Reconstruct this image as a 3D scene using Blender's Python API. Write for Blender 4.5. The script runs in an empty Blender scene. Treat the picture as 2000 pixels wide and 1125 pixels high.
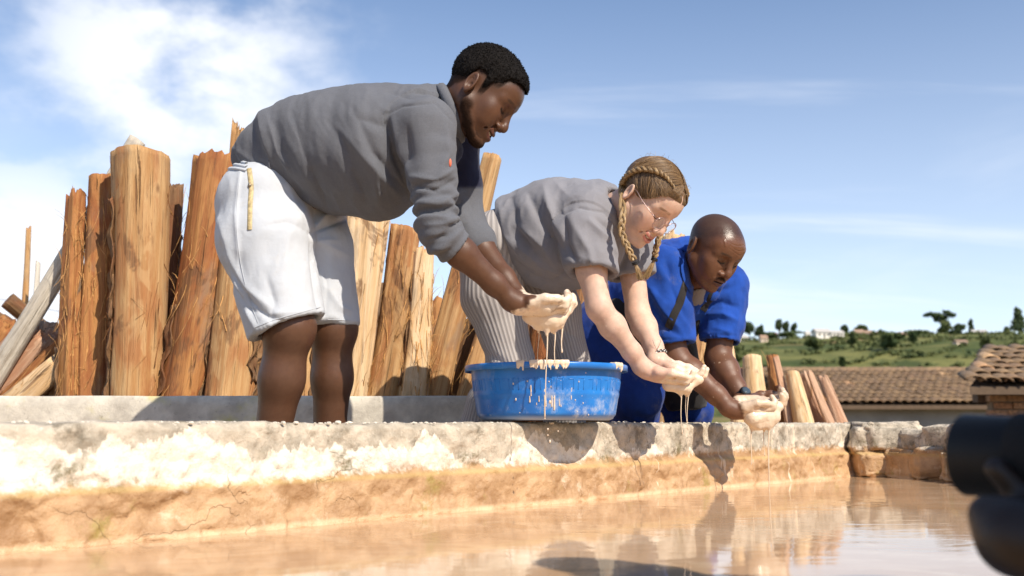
import bpy, math, random
import numpy as np
from mathutils import Vector, Matrix
from mathutils.bvhtree import BVHTree

# ------------------------------------------------------------------ camera
scene = bpy.context.scene
COL = scene.collection
F_PX = 1944.0                      # focal length in photo pixels (35 mm on 36 mm, 2000 px wide)
EYE = np.array([0.0, 0.0, 0.27])
PITCH = math.atan(265.5 / F_PX)
cam_data = bpy.data.cameras.new('camera')
cam = bpy.data.objects.new('camera', cam_data)
COL.objects.link(cam)
scene.camera = cam
cam.location = EYE
cam.rotation_euler = (math.pi / 2 + PITCH, 0, 0)
cam_data.sensor_width = 36.0
cam_data.lens = 35.0
cam_data.clip_start = 0.05
cam_data.clip_end = 5000
cam_data.dof.use_dof = True
cam_data.dof.focus_distance = 2.72
cam_data.dof.aperture_fstop = 4.0

# ------------------------------------------------------------------ light
SUN_AZ = math.radians(38)          # to the right of straight behind the camera
SUN_EL = math.radians(42)
sun_dir = Vector((math.sin(SUN_AZ) * math.cos(SUN_EL), -math.cos(SUN_AZ) * math.cos(SUN_EL), math.sin(SUN_EL)))
sun_data = bpy.data.lights.new('sun', 'SUN')
sun_data.energy = 4.6
sun_data.angle = math.radians(0.53)
sun_data.color = (1.0, 0.90, 0.76)
sun = bpy.data.objects.new('sun', sun_data)
COL.objects.link(sun)
sun.location = sun_dir * 20
sun.rotation_euler = sun_dir.to_track_quat('Z', 'Y').to_euler()

world = bpy.data.worlds.new('World')
scene.world = world
world.use_nodes = True
wt = world.node_tree
wt.nodes.clear()
def wn(t, **kw):
    n = wt.nodes.new(t)
    for k, v in kw.items():
        setattr(n, k, v)
    return n
def wmath(op, a, b=None, c=None):
    n = wn('ShaderNodeMath', operation=op)
    for i, v in enumerate((a, b, c)):
        if v is None: continue
        if isinstance(v, (int, float)): n.inputs[i].default_value = v
        else: wt.links.new(v, n.inputs[i])
    return n.outputs[0]
sky = wn('ShaderNodeTexSky', sky_type='NISHITA')
sky.sun_disc = False
sky.sun_elevation = SUN_EL
sky.sun_rotation = math.atan2(sun_dir.x, sun_dir.y)
sky.altitude = 1500
sky.air_density = 1.0
sky.dust_density = 0.7
sky.ozone_density = 2.0
tc = wn('ShaderNodeTexCoord')
sep = wn('ShaderNodeSeparateXYZ'); wt.links.new(tc.outputs['Generated'], sep.inputs[0])
zc = wmath('ADD', wmath('MAXIMUM', sep.outputs[2], 0.0), 0.16)
comb = wn('ShaderNodeCombineXYZ')
wt.links.new(wmath('DIVIDE', sep.outputs[0], zc), comb.inputs[0])
wt.links.new(wmath('DIVIDE', sep.outputs[1], zc), comb.inputs[1])
def wnoise(vec, scale, detail, rough, loc, sc=(1, 1, 1), dist=0.0):
    m = wn('ShaderNodeMapping'); m.inputs['Location'].default_value = loc; m.inputs['Scale'].default_value = sc
    wt.links.new(vec, m.inputs[0])
    n = wn('ShaderNodeTexNoise'); n.inputs['Scale'].default_value = scale; n.inputs['Detail'].default_value = detail
    n.inputs['Roughness'].default_value = rough; n.inputs['Distortion'].default_value = dist
    wt.links.new(m.outputs[0], n.inputs['Vector'])
    return n.outputs['Fac']
def wsmooth(v, lo, hi):
    n = wn('ShaderNodeMapRange', interpolation_type='SMOOTHSTEP')
    wt.links.new(v, n.inputs[0]); n.inputs[1].default_value = lo; n.inputs[2].default_value = hi
    return n.outputs[0]
def pix_dir(px, py):
    u = (px - 1000) / F_PX; v = (562.5 - py) / F_PX
    d = Vector((u, math.cos(PITCH) - v * math.sin(PITCH), math.sin(PITCH) + v * math.cos(PITCH)))
    return d.normalized()
def wcloudmask(px, py, inner, outer):
    """soft round region of the sky where a cloud bank hangs"""
    vm = wn('ShaderNodeVectorMath', operation='DISTANCE')
    wt.links.new(tc.outputs['Generated'], vm.inputs[0]); vm.inputs[1].default_value = pix_dir(px, py)
    return wsmooth(vm.outputs['Value'], outer, inner)
n_big = wnoise(comb.outputs[0], 0.85, 9, 0.52, (3.1, 1.7, 0), dist=0.3)
n_wisp = wnoise(comb.outputs[0], 1.1, 8, 0.58, (7.7, 4.2, 1), sc=(0.35, 1.6, 1), dist=0.5)
n_dir = wnoise(tc.outputs['Generated'], 9.0, 9, 0.55, (0.3, 0.2, 0.1), sc=(1, 1, 1.7))
bank = wcloudmask(350, 150, 0.02, 0.25)
bank_c = wmath('MULTIPLY', bank, wsmooth(wmath('ADD', wmath('MULTIPLY', bank, 0.25), n_dir), 0.50, 0.86))
low = wcloudmask(40, 540, 0.02, 0.16)
low_c = wmath('MULTIPLY', low, wsmooth(wmath('ADD', wmath('MULTIPLY', low, 0.3), n_dir), 0.50, 0.72))
wisp_c = wmath('MULTIPLY', wsmooth(n_wisp, 0.50, 0.80), 0.55)
gen_c = wmath('MULTIPLY', wsmooth(n_big, 0.55, 0.85), 0.35)
haze_c = wmath('MULTIPLY', wsmooth(sep.outputs[2], 0.50, 0.0), 0.40)
cl = wmath('MAXIMUM', wmath('MAXIMUM', bank_c, low_c), wmath('MAXIMUM', wisp_c, gen_c))
cl = wmath('MINIMUM', wmath('ADD', cl, wmath('MULTIPLY', haze_c, wmath('SUBTRACT', 1.0, cl))), 0.96)
mixc = wn('ShaderNodeMix', data_type='RGBA')
wt.links.new(cl, mixc.inputs['Factor'])
wt.links.new(sky.outputs[0], mixc.inputs['A'])
mixc.inputs['B'].default_value = (6.3, 6.45, 6.8, 1)
bg = wn('ShaderNodeBackground'); bg.inputs['Strength'].default_value = 0.14
wt.links.new(mixc.outputs['Result'], bg.inputs[0])
wo = wn('ShaderNodeOutputWorld'); wt.links.new(bg.outputs[0], wo.inputs[0])

scene.view_settings.view_transform = 'Standard'
scene.view_settings.look = 'None'
scene.view_settings.gamma = 1.0
scene.view_settings.use_curve_mapping = False
scene.view_settings.exposure = 0.36
scene.cycles.max_bounces = 6
scene.cycles.diffuse_bounces = 3
scene.cycles.glossy_bounces = 3
scene.cycles.use_denoising = True

# ------------------------------------------------------------------ helpers
rng = np.random.default_rng(7)
random.seed(7)
A = np.array
CP, SP = math.cos(PITCH), math.sin(PITCH)
def PX(px, py, Y):
    """world point that lies at depth Y (metres from the camera plane) on the sight line of a photo pixel"""
    u = (px - 1000) / F_PX; v = (562.5 - py) / F_PX
    t = Y / (CP - v * SP)
    return EYE + t * A([u, CP - v * SP, SP + v * CP])
def MPP(Y):
    return Y / F_PX
def TOPX(P):
    P = np.atleast_2d(P) - EYE
    dep = P[:, 1] * CP + P[:, 2] * SP
    v = (-P[:, 1] * SP + P[:, 2] * CP) / dep
    u = P[:, 0] / dep
    return 1000 + u * F_PX, 562.5 - v * F_PX

_tab = rng.random(65536).astype(np.float32)
def vnoise(P):
    P = np.asarray(P, dtype=np.float64)
    i = np.floor(P).astype(np.int64); f = (P - i); f = f * f * (3 - 2 * f)
    out = 0
    for dx in (0, 1):
        wx = f[:, 0] if dx else 1 - f[:, 0]
        for dy in (0, 1):
            wy = f[:, 1] if dy else 1 - f[:, 1]
            for dz in (0, 1):
                wz = f[:, 2] if dz else 1 - f[:, 2]
                h = ((i[:, 0] + dx) * 73856093) ^ ((i[:, 1] + dy) * 19349663) ^ ((i[:, 2] + dz) * 83492791)
                out = out + wx * wy * wz * _tab[h & 65535]
    return out
def fbm(P, oct=4, gain=0.5):
    P = np.asarray(P, dtype=np.float64)
    s = 0; a = 1; n = 0
    for o in range(oct):
        s = s + a * vnoise(P * 2 ** o + 17.3 * o); n += a; a *= gain
    return s / n
def ridge(P, oct=2):
    return 1 - np.abs(2 * fbm(P, oct) - 1) * 2
def sstep(x, a, b):
    t = np.clip((x - a) / (b - a), 0, 1)
    return t * t * (3 - 2 * t)
def unit(v):
    v = np.asarray(v, float); return v / np.linalg.norm(v)

BASE = {}
def finish(o, parent, mats):
    for m in (mats if isinstance(mats, (list, tuple)) else [mats]):
        o.data.materials.append(m)
    COL.objects.link(o)
    if parent is not None:
        o.parent = parent
    BASE[o.name] = BASE[parent.name] if parent is not None else A([0., 0, 0])
def mesh_obj(name, V, Fc, mats, parent=None, smooth=True, attrs=None, base=None, kind=None, fmat=None):
    """one mesh object; V in world space. base = world origin for a top-level object"""
    V = np.asarray(V, float)
    b = BASE[parent.name] if parent is not None else (A(base, dtype=float) if base is not None else A([0., 0, 0]))
    me = bpy.data.meshes.new(name)
    Fl = Fc.tolist() if isinstance(Fc, np.ndarray) else Fc
    me.from_pydata((V - b).tolist(), [], Fl)
    if attrs:
        for k, a in attrs.items():
            a = np.asarray(a, dtype=np.float32)
            if a.ndim == 2:
                if a.shape[1] == 3: a = np.hstack([a, np.ones((len(a), 1), np.float32)])
                at = me.attributes.new(k, 'FLOAT_COLOR', 'POINT'); at.data.foreach_set('color', a.ravel())
            else:
                at = me.attributes.new(k, 'FLOAT', 'POINT'); at.data.foreach_set('value', a.ravel())
    if fmat is not None:
        me.polygons.foreach_set('material_index', np.asarray(fmat, dtype=np.int32))
    if smooth:
        me.polygons.foreach_set('use_smooth', np.ones(len(me.polygons), dtype=bool))
    me.update()
    o = bpy.data.objects.new(name, me)
    finish(o, parent, mats)
    if parent is None:
        o.location = b; BASE[o.name] = b
    if kind: o['kind'] = kind
    return o
def tag(o, label, cat=None, group=None, kind=None):
    o['label'] = label
    if cat: o['category'] = cat
    if group: o['group'] = group
    if kind: o['kind'] = kind
    return o
def empty(name, loc, label, cat, group=None):
    o = bpy.data.objects.new(name, None); COL.objects.link(o)
    o.location = loc; BASE[o.name] = A(loc, dtype=float); o.empty_display_size = 0.1
    return tag(o, label, cat, group)
def structure(o):
    o['kind'] = 'structure'; return o

class Geo:
    """collects pieces of one mesh"""
    def __init__(s): s.V = []; s.F = []; s.n = 0
    def add(s, V, Fc):
        V = np.asarray(V, float)
        s.V.append(V); s.F.extend([[i + s.n for i in f] for f in (Fc.tolist() if isinstance(Fc, np.ndarray) else Fc)]); s.n += len(V)
    def tube(s, pts, radii, n=8, caps=True, flat=1.0, up=None):
        V, Fc = tube(pts, radii, n, caps, flat, up); s.add(V, Fc)
    def box(s, c, hx, hy, hz, R=None):
        V = A([[x, y, z] for x in (-hx, hx) for y in (-hy, hy) for z in (-hz, hz)])
        if R is not None: V = V @ A(R).T
        s.add(V + A(c), [[0, 1, 3, 2], [4, 6, 7, 5], [0, 4, 5, 1], [2, 3, 7, 6], [0, 2, 6, 4], [1, 5, 7, 3]])
    def obj(s, name, mat, parent=None, **kw):
        return mesh_obj(name, np.vstack(s.V), s.F, mat, parent, **kw)
def frames(pts, up=None):
    pts = np.asarray(pts, float)
    T = np.gradient(pts, axis=0); T /= np.linalg.norm(T, axis=1)[:, None] + 1e-12
    ref = A(up, dtype=float) if up is not None else (A([0, 0, 1.0]) if abs(T[0][2]) < 0.8 else A([0, 1.0, 0]))
    N = []; 
    for t in T:
        nn = ref - t * np.dot(ref, t); nn /= np.linalg.norm(nn) + 1e-12
        N.append(nn); ref = nn
    N = A(N); Bn = np.cross(T, N)
    return T, N, Bn
def tube(pts, radii, n=8, caps=True, flat=1.0, up=None):
    pts = np.asarray(pts, float); m = len(pts)
    radii = np.broadcast_to(np.asarray(radii, float), (m,))
    T, N, Bn = frames(pts, up)
    ang = np.arange(n) * 2 * math.pi / n
    V = pts[:, None, :] + radii[:, None, None] * (flat * np.cos(ang)[None, :, None] * N[:, None, :] + np.sin(ang)[None, :, None] * Bn[:, None, :])
    V = V.reshape(-1, 3)
    Fc = []
    for i in range(m - 1):
        for j in range(n):
            k = (j + 1) % n
            Fc.append([i * n + j, i * n + k, (i + 1) * n + k, (i + 1) * n + j])
    if caps:
        Fc.append(list(range(n))[::-1]); Fc.append([(m - 1) * n + j for j in range(n)])
    return V, Fc
def spline(P, n):
    """smooth curve through the points P (Catmull-Rom), n samples"""
    P = np.asarray(P, float); m = len(P)
    Q = np.vstack([2 * P[0] - P[1], P, 2 * P[-1] - P[-2]])
    t = np.linspace(0, m - 1 - 1e-9, n); i = t.astype(int); f = (t - i)[:, None]
    p0, p1, p2, p3 = Q[i], Q[i + 1], Q[i + 2], Q[i + 3]
    return 0.5 * (2 * p1 + (p2 - p0) * f + (2 * p0 - 5 * p1 + 4 * p2 - p3) * f ** 2 + (3 * p1 - p0 - 3 * p2 + p3) * f ** 3)
def uvsphere(c, r, nu=10, nv=7, R=None):
    r = np.broadcast_to(np.asarray(r, float), (3,))
    V = [[0, 0, 1.0]]
    for i in range(1, nv):
        for j in range(nu):
            a = math.pi * i / nv; b = 2 * math.pi * j / nu
            V.append([math.sin(a) * math.cos(b), math.sin(a) * math.sin(b), math.cos(a)])
    V.append([0, 0, -1.0]); V = A(V) * r
    if R is not None: V = V @ A(R).T
    Fc = [[0, 1 + j, 1 + (j + 1) % nu] for j in range(nu)]
    for i in range(nv - 2):
        for j in range(nu):
            k = (j + 1) % nu
            Fc.append([1 + i * nu + j, 1 + (i + 1) * nu + j, 1 + (i + 1) * nu + k, 1 + i * nu + k])
    e = len(V) - 1; b0 = 1 + (nv - 2) * nu
    Fc += [[e, b0 + (j + 1) % nu, b0 + j] for j in range(nu)]
    return V + A(c), Fc

# --- signed distance modelling -> surface nets
class SDF:
    def __init__(s): s.ops = []
    def _b(s, c, r): return (A(c, dtype=np.float32), float(r))
    def cone(s, a, b, ra, rb, k=0.02, sub=False):
        a = A(a, dtype=np.float32); b = A(b, dtype=np.float32); ab = b - a; L2 = float(ab @ ab) + 1e-12
        def f(p):
            t = np.clip(((p - a) @ ab) / L2, 0, 1)
            q = p - a - t[:, None] * ab
            return np.sqrt(np.einsum('ij,ij->i', q, q)) - (ra + (rb - ra) * t)
        s.ops.append((f, k, sub, s._b((a + b) / 2, math.sqrt(L2) / 2 + max(ra, rb)))); return s
    def chain(s, pts, rs, k=0.02):
        for i in range(len(pts) - 1): s.cone(pts[i], pts[i + 1], rs[i], rs[i + 1], k)
        return s
    def ell(s, c, r, k=0.02, sub=False, R=None):
        c = A(c, dtype=np.float32); r = A(r, dtype=np.float32); mr = float(r.min())
        M = None if R is None else A(R, dtype=np.float32)
        def f(p):
            q = p - c
            if M is not None: q = q @ M
            q = q / r
            k0 = np.sqrt(np.einsum('ij,ij->i', q, q)); q = q / r; k1 = np.sqrt(np.einsum('ij,ij->i', q, q)) + 1e-9
            return k0 * (k0 - 1) / k1
        s.ops.append((f, k, sub, s._b(c, float(r.max())))); return s
    def sph(s, c, r, k=0.02, sub=False): return s.ell(c, (r, r, r), k, sub)
    def plane(s, p0, n, k=0.004):
        """cut everything on the side the normal points to"""
        p0 = A(p0, dtype=np.float32); n = A(unit(n), dtype=np.float32)
        s.ops.append((lambda p: -((p - p0) @ n), k, True, None)); return s
    def raw(s, f, k=0.01, sub=False): s.ops.append((f, k, sub, None)); return s
    def __call__(s, p, band=0.02):
        p = np.asarray(p, np.float32); d = np.full(len(p), 1.0, np.float32)
        for f, k, sub, bd in s.ops:
            if bd is not None:
                q = p - bd[0]; m = np.einsum('ij,ij->i', q, q) < (bd[1] + k + band) ** 2
                if not m.any(): continue
                q = f(p[m]); dd = d[m]
            else:
                q = f(p); dd = d
            if sub:
                h = np.clip(0.5 - 0.5 * (q + dd) / k, 0, 1); r = dd * (1 - h) - q * h + k * h * (1 - h)
            else:
                h = np.clip(0.5 + 0.5 * (q - dd) / k, 0, 1); r = q * (1 - h) + dd * h - k * h * (1 - h)
            if bd is not None: d[m] = r
            else: d = r
        return d
def surfnet(f, lo, hi, h):
    lo = A(lo, dtype=float); hi = A(hi, dtype=float)
    nb = np.ceil((hi - lo) / h / 8).astype(int) + 1
    g = np.stack(np.meshgrid(*[np.arange(k) for k in nb], indexing='ij'), -1).reshape(-1, 3)
    cd = f(lo + (g * 8 + 4) * h, band=0.1 + 8 * h)
    act = np.abs(cd) < 8 * h * 1.05 + 0.003
    N = nb * 8
    D = np.where(cd < 0, -1.0, 1.0).reshape(nb).astype(np.float32)
    D = D.repeat(8, 0).repeat(8, 1).repeat(8, 2)
    loc = np.stack(np.meshgrid(*[np.arange(8)] * 3, indexing='ij'), -1).reshape(-1, 3)
    ga = g[act]
    for s0 in range(0, len(ga), 300):
        idx = (ga[s0:s0 + 300][:, None, :] * 8 + loc[None]).reshape(-1, 3)
        D[idx[:, 0], idx[:, 1], idx[:, 2]] = f(lo + idx * h, band=0.014)
    S = D < 0
    c = np.zeros(tuple(N - 1), np.int8)
    for dx in (0, 1):
        for dy in (0, 1):
            for dz in (0, 1):
                c += S[dx:N[0] - 1 + dx, dy:N[1] - 1 + dy, dz:N[2] - 1 + dz]
    cells = np.argwhere((c > 0) & (c < 8))
    vid = np.full(tuple(N - 1), -1, np.int32); vid[tuple(cells.T)] = np.arange(len(cells))
    acc = np.zeros((len(cells), 3)); cnt = np.zeros(len(cells))
    for ax in range(3):
        o1, o2 = [a for a in range(3) if a != ax]
        for u in (0, 1):
            for v in (0, 1):
                p = cells.copy(); p[:, o1] += u; p[:, o2] += v
                q = p.copy(); q[:, ax] += 1
                a = D[tuple(p.T)]; b = D[tuple(q.T)]
                m = (a < 0) != (b < 0)
                t = np.where(m, a / np.where(m, a - b, 1), 0)
                loc_ = np.zeros((len(cells), 3)); loc_[:, o1] = u; loc_[:, o2] = v; loc_[:, ax] = t
                acc[m] += loc_[m]; cnt[m] += 1
    V = lo + (cells + acc / cnt[:, None]) * h
    Q = []
    for ax in range(3):
        o1, o2 = (ax + 1) % 3, (ax + 2) % 3
        sl0 = [slice(1, -1)] * 3; sl1 = [slice(1, -1)] * 3
        sl0[ax] = slice(0, N[ax] - 1); sl1[ax] = slice(1, N[ax])
        a = S[tuple(sl0)]; b = S[tuple(sl1)]
        e = np.argwhere(a != b); inside_first = a[tuple(e.T)]
        off = np.ones(3, int); off[ax] = 0; e = e + off
        def cid(d1, d2):
            q = e.copy(); q[:, o1] += d1; q[:, o2] += d2
            return vid[tuple(np.minimum(q, N - 2).T)]
        q = np.stack([cid(-1, -1), cid(0, -1), cid(0, 0), cid(-1, 0)], 1)
        q[~inside_first] = q[~inside_first][:, ::-1]
        Q.append(q)
    Q = np.vstack(Q)
    return V, Q[(Q >= 0).all(1)]
def vnormals(V, Q):
    n = np.cross(V[Q[:, 2]] - V[Q[:, 0]], V[Q[:, 3]] - V[Q[:, 1]])
    N = np.zeros_like(V)
    for i in range(4): np.add.at(N, Q[:, i], n)
    return N / (np.linalg.norm(N, axis=1)[:, None] + 1e-12)
def relax(V, Q, it=1, lam=0.5):
    E = np.vstack([Q[:, [0, 1]], Q[:, [1, 2]], Q[:, [2, 3]], Q[:, [3, 0]]])
    for _ in range(it):
        acc = np.zeros_like(V); c = np.zeros(len(V))
        np.add.at(acc, E[:, 0], V[E[:, 1]]); np.add.at(c, E[:, 0], 1)
        np.add.at(acc, E[:, 1], V[E[:, 0]]); np.add.at(c, E[:, 1], 1)
        V = V + lam * (acc / np.maximum(c, 1)[:, None] - V)
    return V
def seg_dist(P, a, b):
    a = A(a, dtype=float); b = A(b, dtype=float); ab = b - a
    t = np.clip(((P - a) @ ab) / (ab @ ab), 0, 1)
    return np.linalg.norm(P - a - t[:, None] * ab, axis=1), t
def folds(V, N, lines, front=True):
    """pushes the cloth in or out along folds given as pixel polylines (width px, amplitude m)"""
    x, y = TOPX(V); P = np.stack([x, y], 1); D = np.zeros(len(V))
    vis = sstep(-N[:, 1], -0.25, 0.15) if front else 1.0
    for pl, w, amp in lines:
        best = np.full(len(V), 1e9); tt = np.zeros(len(V)); n = len(pl) - 1
        for i in range(n):
            d, t = seg_dist(P, pl[i], pl[i + 1]); m = d < best
            best[m] = d[m]; tt[m] = (i + t[m]) / n
        D += 1.55 * amp * np.exp(-(best / w) ** 1.5) * np.sin(np.pi * np.clip(tt * 0.9 + 0.05, 0, 1)) ** 0.6 * vis
    return V + N * D[:, None]
def bvh(V, Q): return BVHTree.FromPolygons([tuple(v) for v in V], [tuple(q) for q in Q])
def snap(tree, px, py):
    d = pix_dir(px, py)
    h = tree.ray_cast(Vector(EYE), d)
    return (A(h[0]), A(h[1])) if h[0] is not None else (None, None)
def ribbon(tree, pix, w, lift=0.002, n=24, thick=0.0015):
    """flat strip lying on a surface along pixel points; returns V,F"""
    P = spline([(a, b, 0) for a, b in pix], n); pts = []; nor = []
    for a, b, _ in P:
        p, q = snap(tree, a, b)
        if p is None: continue
        if q @ (EYE - p) < 0: q = -q
        pts.append(p + q * lift); nor.append(q)
    pts = A(pts); nor = A(nor)
    for _ in range(2): nor[1:-1] = (nor[:-2] + nor[1:-1] + nor[2:]) / 3; pts[1:-1] = (pts[:-2] + pts[1:-1] * 2 + pts[2:]) / 4
    T = np.gradient(pts, axis=0); T /= np.linalg.norm(T, axis=1)[:, None]
    S = np.cross(T, nor); S /= np.linalg.norm(S, axis=1)[:, None]
    m = len(pts); ww = np.broadcast_to(np.asarray(w, float), (m,))[:, None]
    V = np.stack([pts - S * ww, pts - S * ww * 0.8 + nor * thick, pts + S * ww * 0.8 + nor * thick, pts + S * ww], 1).reshape(-1, 3)
    Fc = []
    for i in range(m - 1):
        for j in range(3): Fc.append([i * 4 + j, i * 4 + j + 1, i * 4 + 5 + j, i * 4 + 4 + j])
    return V, Fc

# ------------------------------------------------------------------ materials
def mat(name):
    m = bpy.data.materials.new(name); m.use_nodes = True
    t = m.node_tree; b = t.nodes['Principled BSDF']
    return m, t, b
class NT:
    def __init__(s, t): s.t = t
    def n(s, ty, **kw):
        x = s.t.nodes.new(ty)
        for k, v in kw.items(): setattr(x, k, v)
        return x
    def link(s, a, b): s.t.links.new(a, b)
    def put(s, sock, v):
        if v is None: return
        if isinstance(v, (int, float)): sock.default_value = v
        elif isinstance(v, (tuple, list)): sock.default_value = tuple(v) + ((1,) if len(v) == 3 and len(sock.default_value) == 4 else ())
        else: s.t.links.new(v, sock)
    def math(s, op, a, b=None, c=None):
        x = s.n('ShaderNodeMath', operation=op)
        for i, v in enumerate((a, b, c)): s.put(x.inputs[i], v)
        return x.outputs[0]
    def coord(s, kind='Object'): return s.n('ShaderNodeTexCoord').outputs[kind]
    def mapping(s, v, scale=(1, 1, 1), loc=(0, 0, 0), rot=(0, 0, 0)):
        x = s.n('ShaderNodeMapping'); s.put(x.inputs[0], v)
        x.inputs['Scale'].default_value = scale; x.inputs['Location'].default_value = loc; x.inputs['Rotation'].default_value = rot
        return x.outputs[0]
    def noise(s, v, scale=5, detail=4, rough=0.5, dist=0.0):
        x = s.n('ShaderNodeTexNoise'); s.put(x.inputs['Vector'], v)
        x.inputs['Scale'].default_value = scale; x.inputs['Detail'].default_value = detail
        x.inputs['Roughness'].default_value = rough; x.inputs['Distortion'].default_value = dist
        return x.outputs['Fac']
    def smooth(s, v, lo, hi, a=0.0, b=1.0):
        x = s.n('ShaderNodeMapRange', interpolation_type='SMOOTHSTEP'); s.put(x.inputs[0], v)
        for i, q in enumerate((lo, hi, a, b)): x.inputs[1 + i].default_value = q
        return x.outputs[0]
    def mix(s, f, a, b, blend='MIX'):
        x = s.n('ShaderNodeMix', data_type='RGBA', blend_type=blend)
        s.put(x.inputs['Factor'], f); s.put(x.inputs['A'], a); s.put(x.inputs['B'], b)
        return x.outputs['Result']
    def ramp(s, v, stops):
        x = s.n('ShaderNodeValToRGB'); s.put(x.inputs[0], v)
        e = x.color_ramp.elements
        while len(e) < len(stops): e.new(0.5)
        for k, (p, c) in enumerate(stops): e[k].position = p; e[k].color = tuple(c) + (1,)
        return x.outputs[0]
    def bump(s, h, strength=0.5, dist=0.01, normal=None):
        x = s.n('ShaderNodeBump'); s.put(x.inputs['Height'], h)
        x.inputs['Strength'].default_value = strength; x.inputs['Distance'].default_value = dist
        if normal is not None: s.link(normal, x.inputs['Normal'])
        return x.outputs[0]
    def attr(s, name, out='Fac'):
        x = s.n('ShaderNodeAttribute'); x.attribute_name = name
        return x.outputs[out]
    def sepz(s, v, i=2):
        x = s.n('ShaderNodeSeparateXYZ'); s.put(x.inputs[0], v); return x.outputs[i]
def simple_mat(name, col, rough=0.6, spec=0.5, bump=0.0, bscale=200, var=0.12, vscale=12, metal=0.0, coat=0.0):
    m, t, b = mat(name); q = NT(t); co = q.coord()
    nz = q.noise(co, vscale, 5, 0.6)
    c = q.mix(q.smooth(nz, 0.3, 0.7), [x * (1 - var) for x in col], [min(1, x * (1 + var)) for x in col])
    q.link(c, b.inputs['Base Color']); b.inputs['Roughness'].default_value = rough
    b.inputs['Specular IOR Level'].default_value = spec; b.inputs['Metallic'].default_value = metal
    b.inputs['Coat Weight'].default_value = coat
    if bump:
        q.link(q.bump(q.noise(co, bscale, 3, 0.6), bump, 0.002), b.inputs['Normal'])
    return m
def cloth_mat(name, col, var=0.10, weave=900, rough=0.9, melange=0.0, attr=None, col2=None, dirt=None, crease=1.0, sheen=0.10, cdir=(1, 1, 0.45)):
    m, t, b = mat(name); q = NT(t); co = q.coord()
    big = q.noise(co, 7, 5, 0.6); fine = q.noise(co, weave, 2, 0.7)
    c = q.mix(q.smooth(big, 0.3, 0.7), [x * (1 - var) for x in col], [min(1, x * (1 + var)) for x in col])
    if melange:
        c = q.mix(q.math('MULTIPLY', q.smooth(fine, 0.35, 0.65), melange), c, [min(1, x * 1.9) for x in col])
    if attr: c = q.mix(q.attr(attr), c, col2)
    if dirt: c = q.mix(q.math('MULTIPLY', q.smooth(q.noise(co, 9, 6, 0.7), 0.56, 0.72), dirt[1]), c, dirt[0])
    q.link(c, b.inputs['Base Color']); b.inputs['Roughness'].default_value = rough
    b.inputs['Specular IOR Level'].default_value = 0.25
    b.inputs['Sheen Weight'].default_value = sheen; b.inputs['Sheen Roughness'].default_value = 0.5
    h = q.math('ADD', q.math('MULTIPLY', fine, 0.35), q.math('MULTIPLY', q.noise(q.mapping(co, (1, 1, 1)), 60, 5, 0.65), 1.0))
    q.link(q.bump(h, 0.38 * crease, 0.004), b.inputs['Normal'])
    return m
# ------------------------------------------------------------------ setting: pool, walls, ground
WATER_Z = 0.06
TOP_Z = 0.272
W0 = A([-0.857, 1.67]); WD = unit([0.672, 0.741]); WN = A([WD[1], -WD[0]])   # WN points into the pool
def wall_pt(t): return W0 + WD * t

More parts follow.
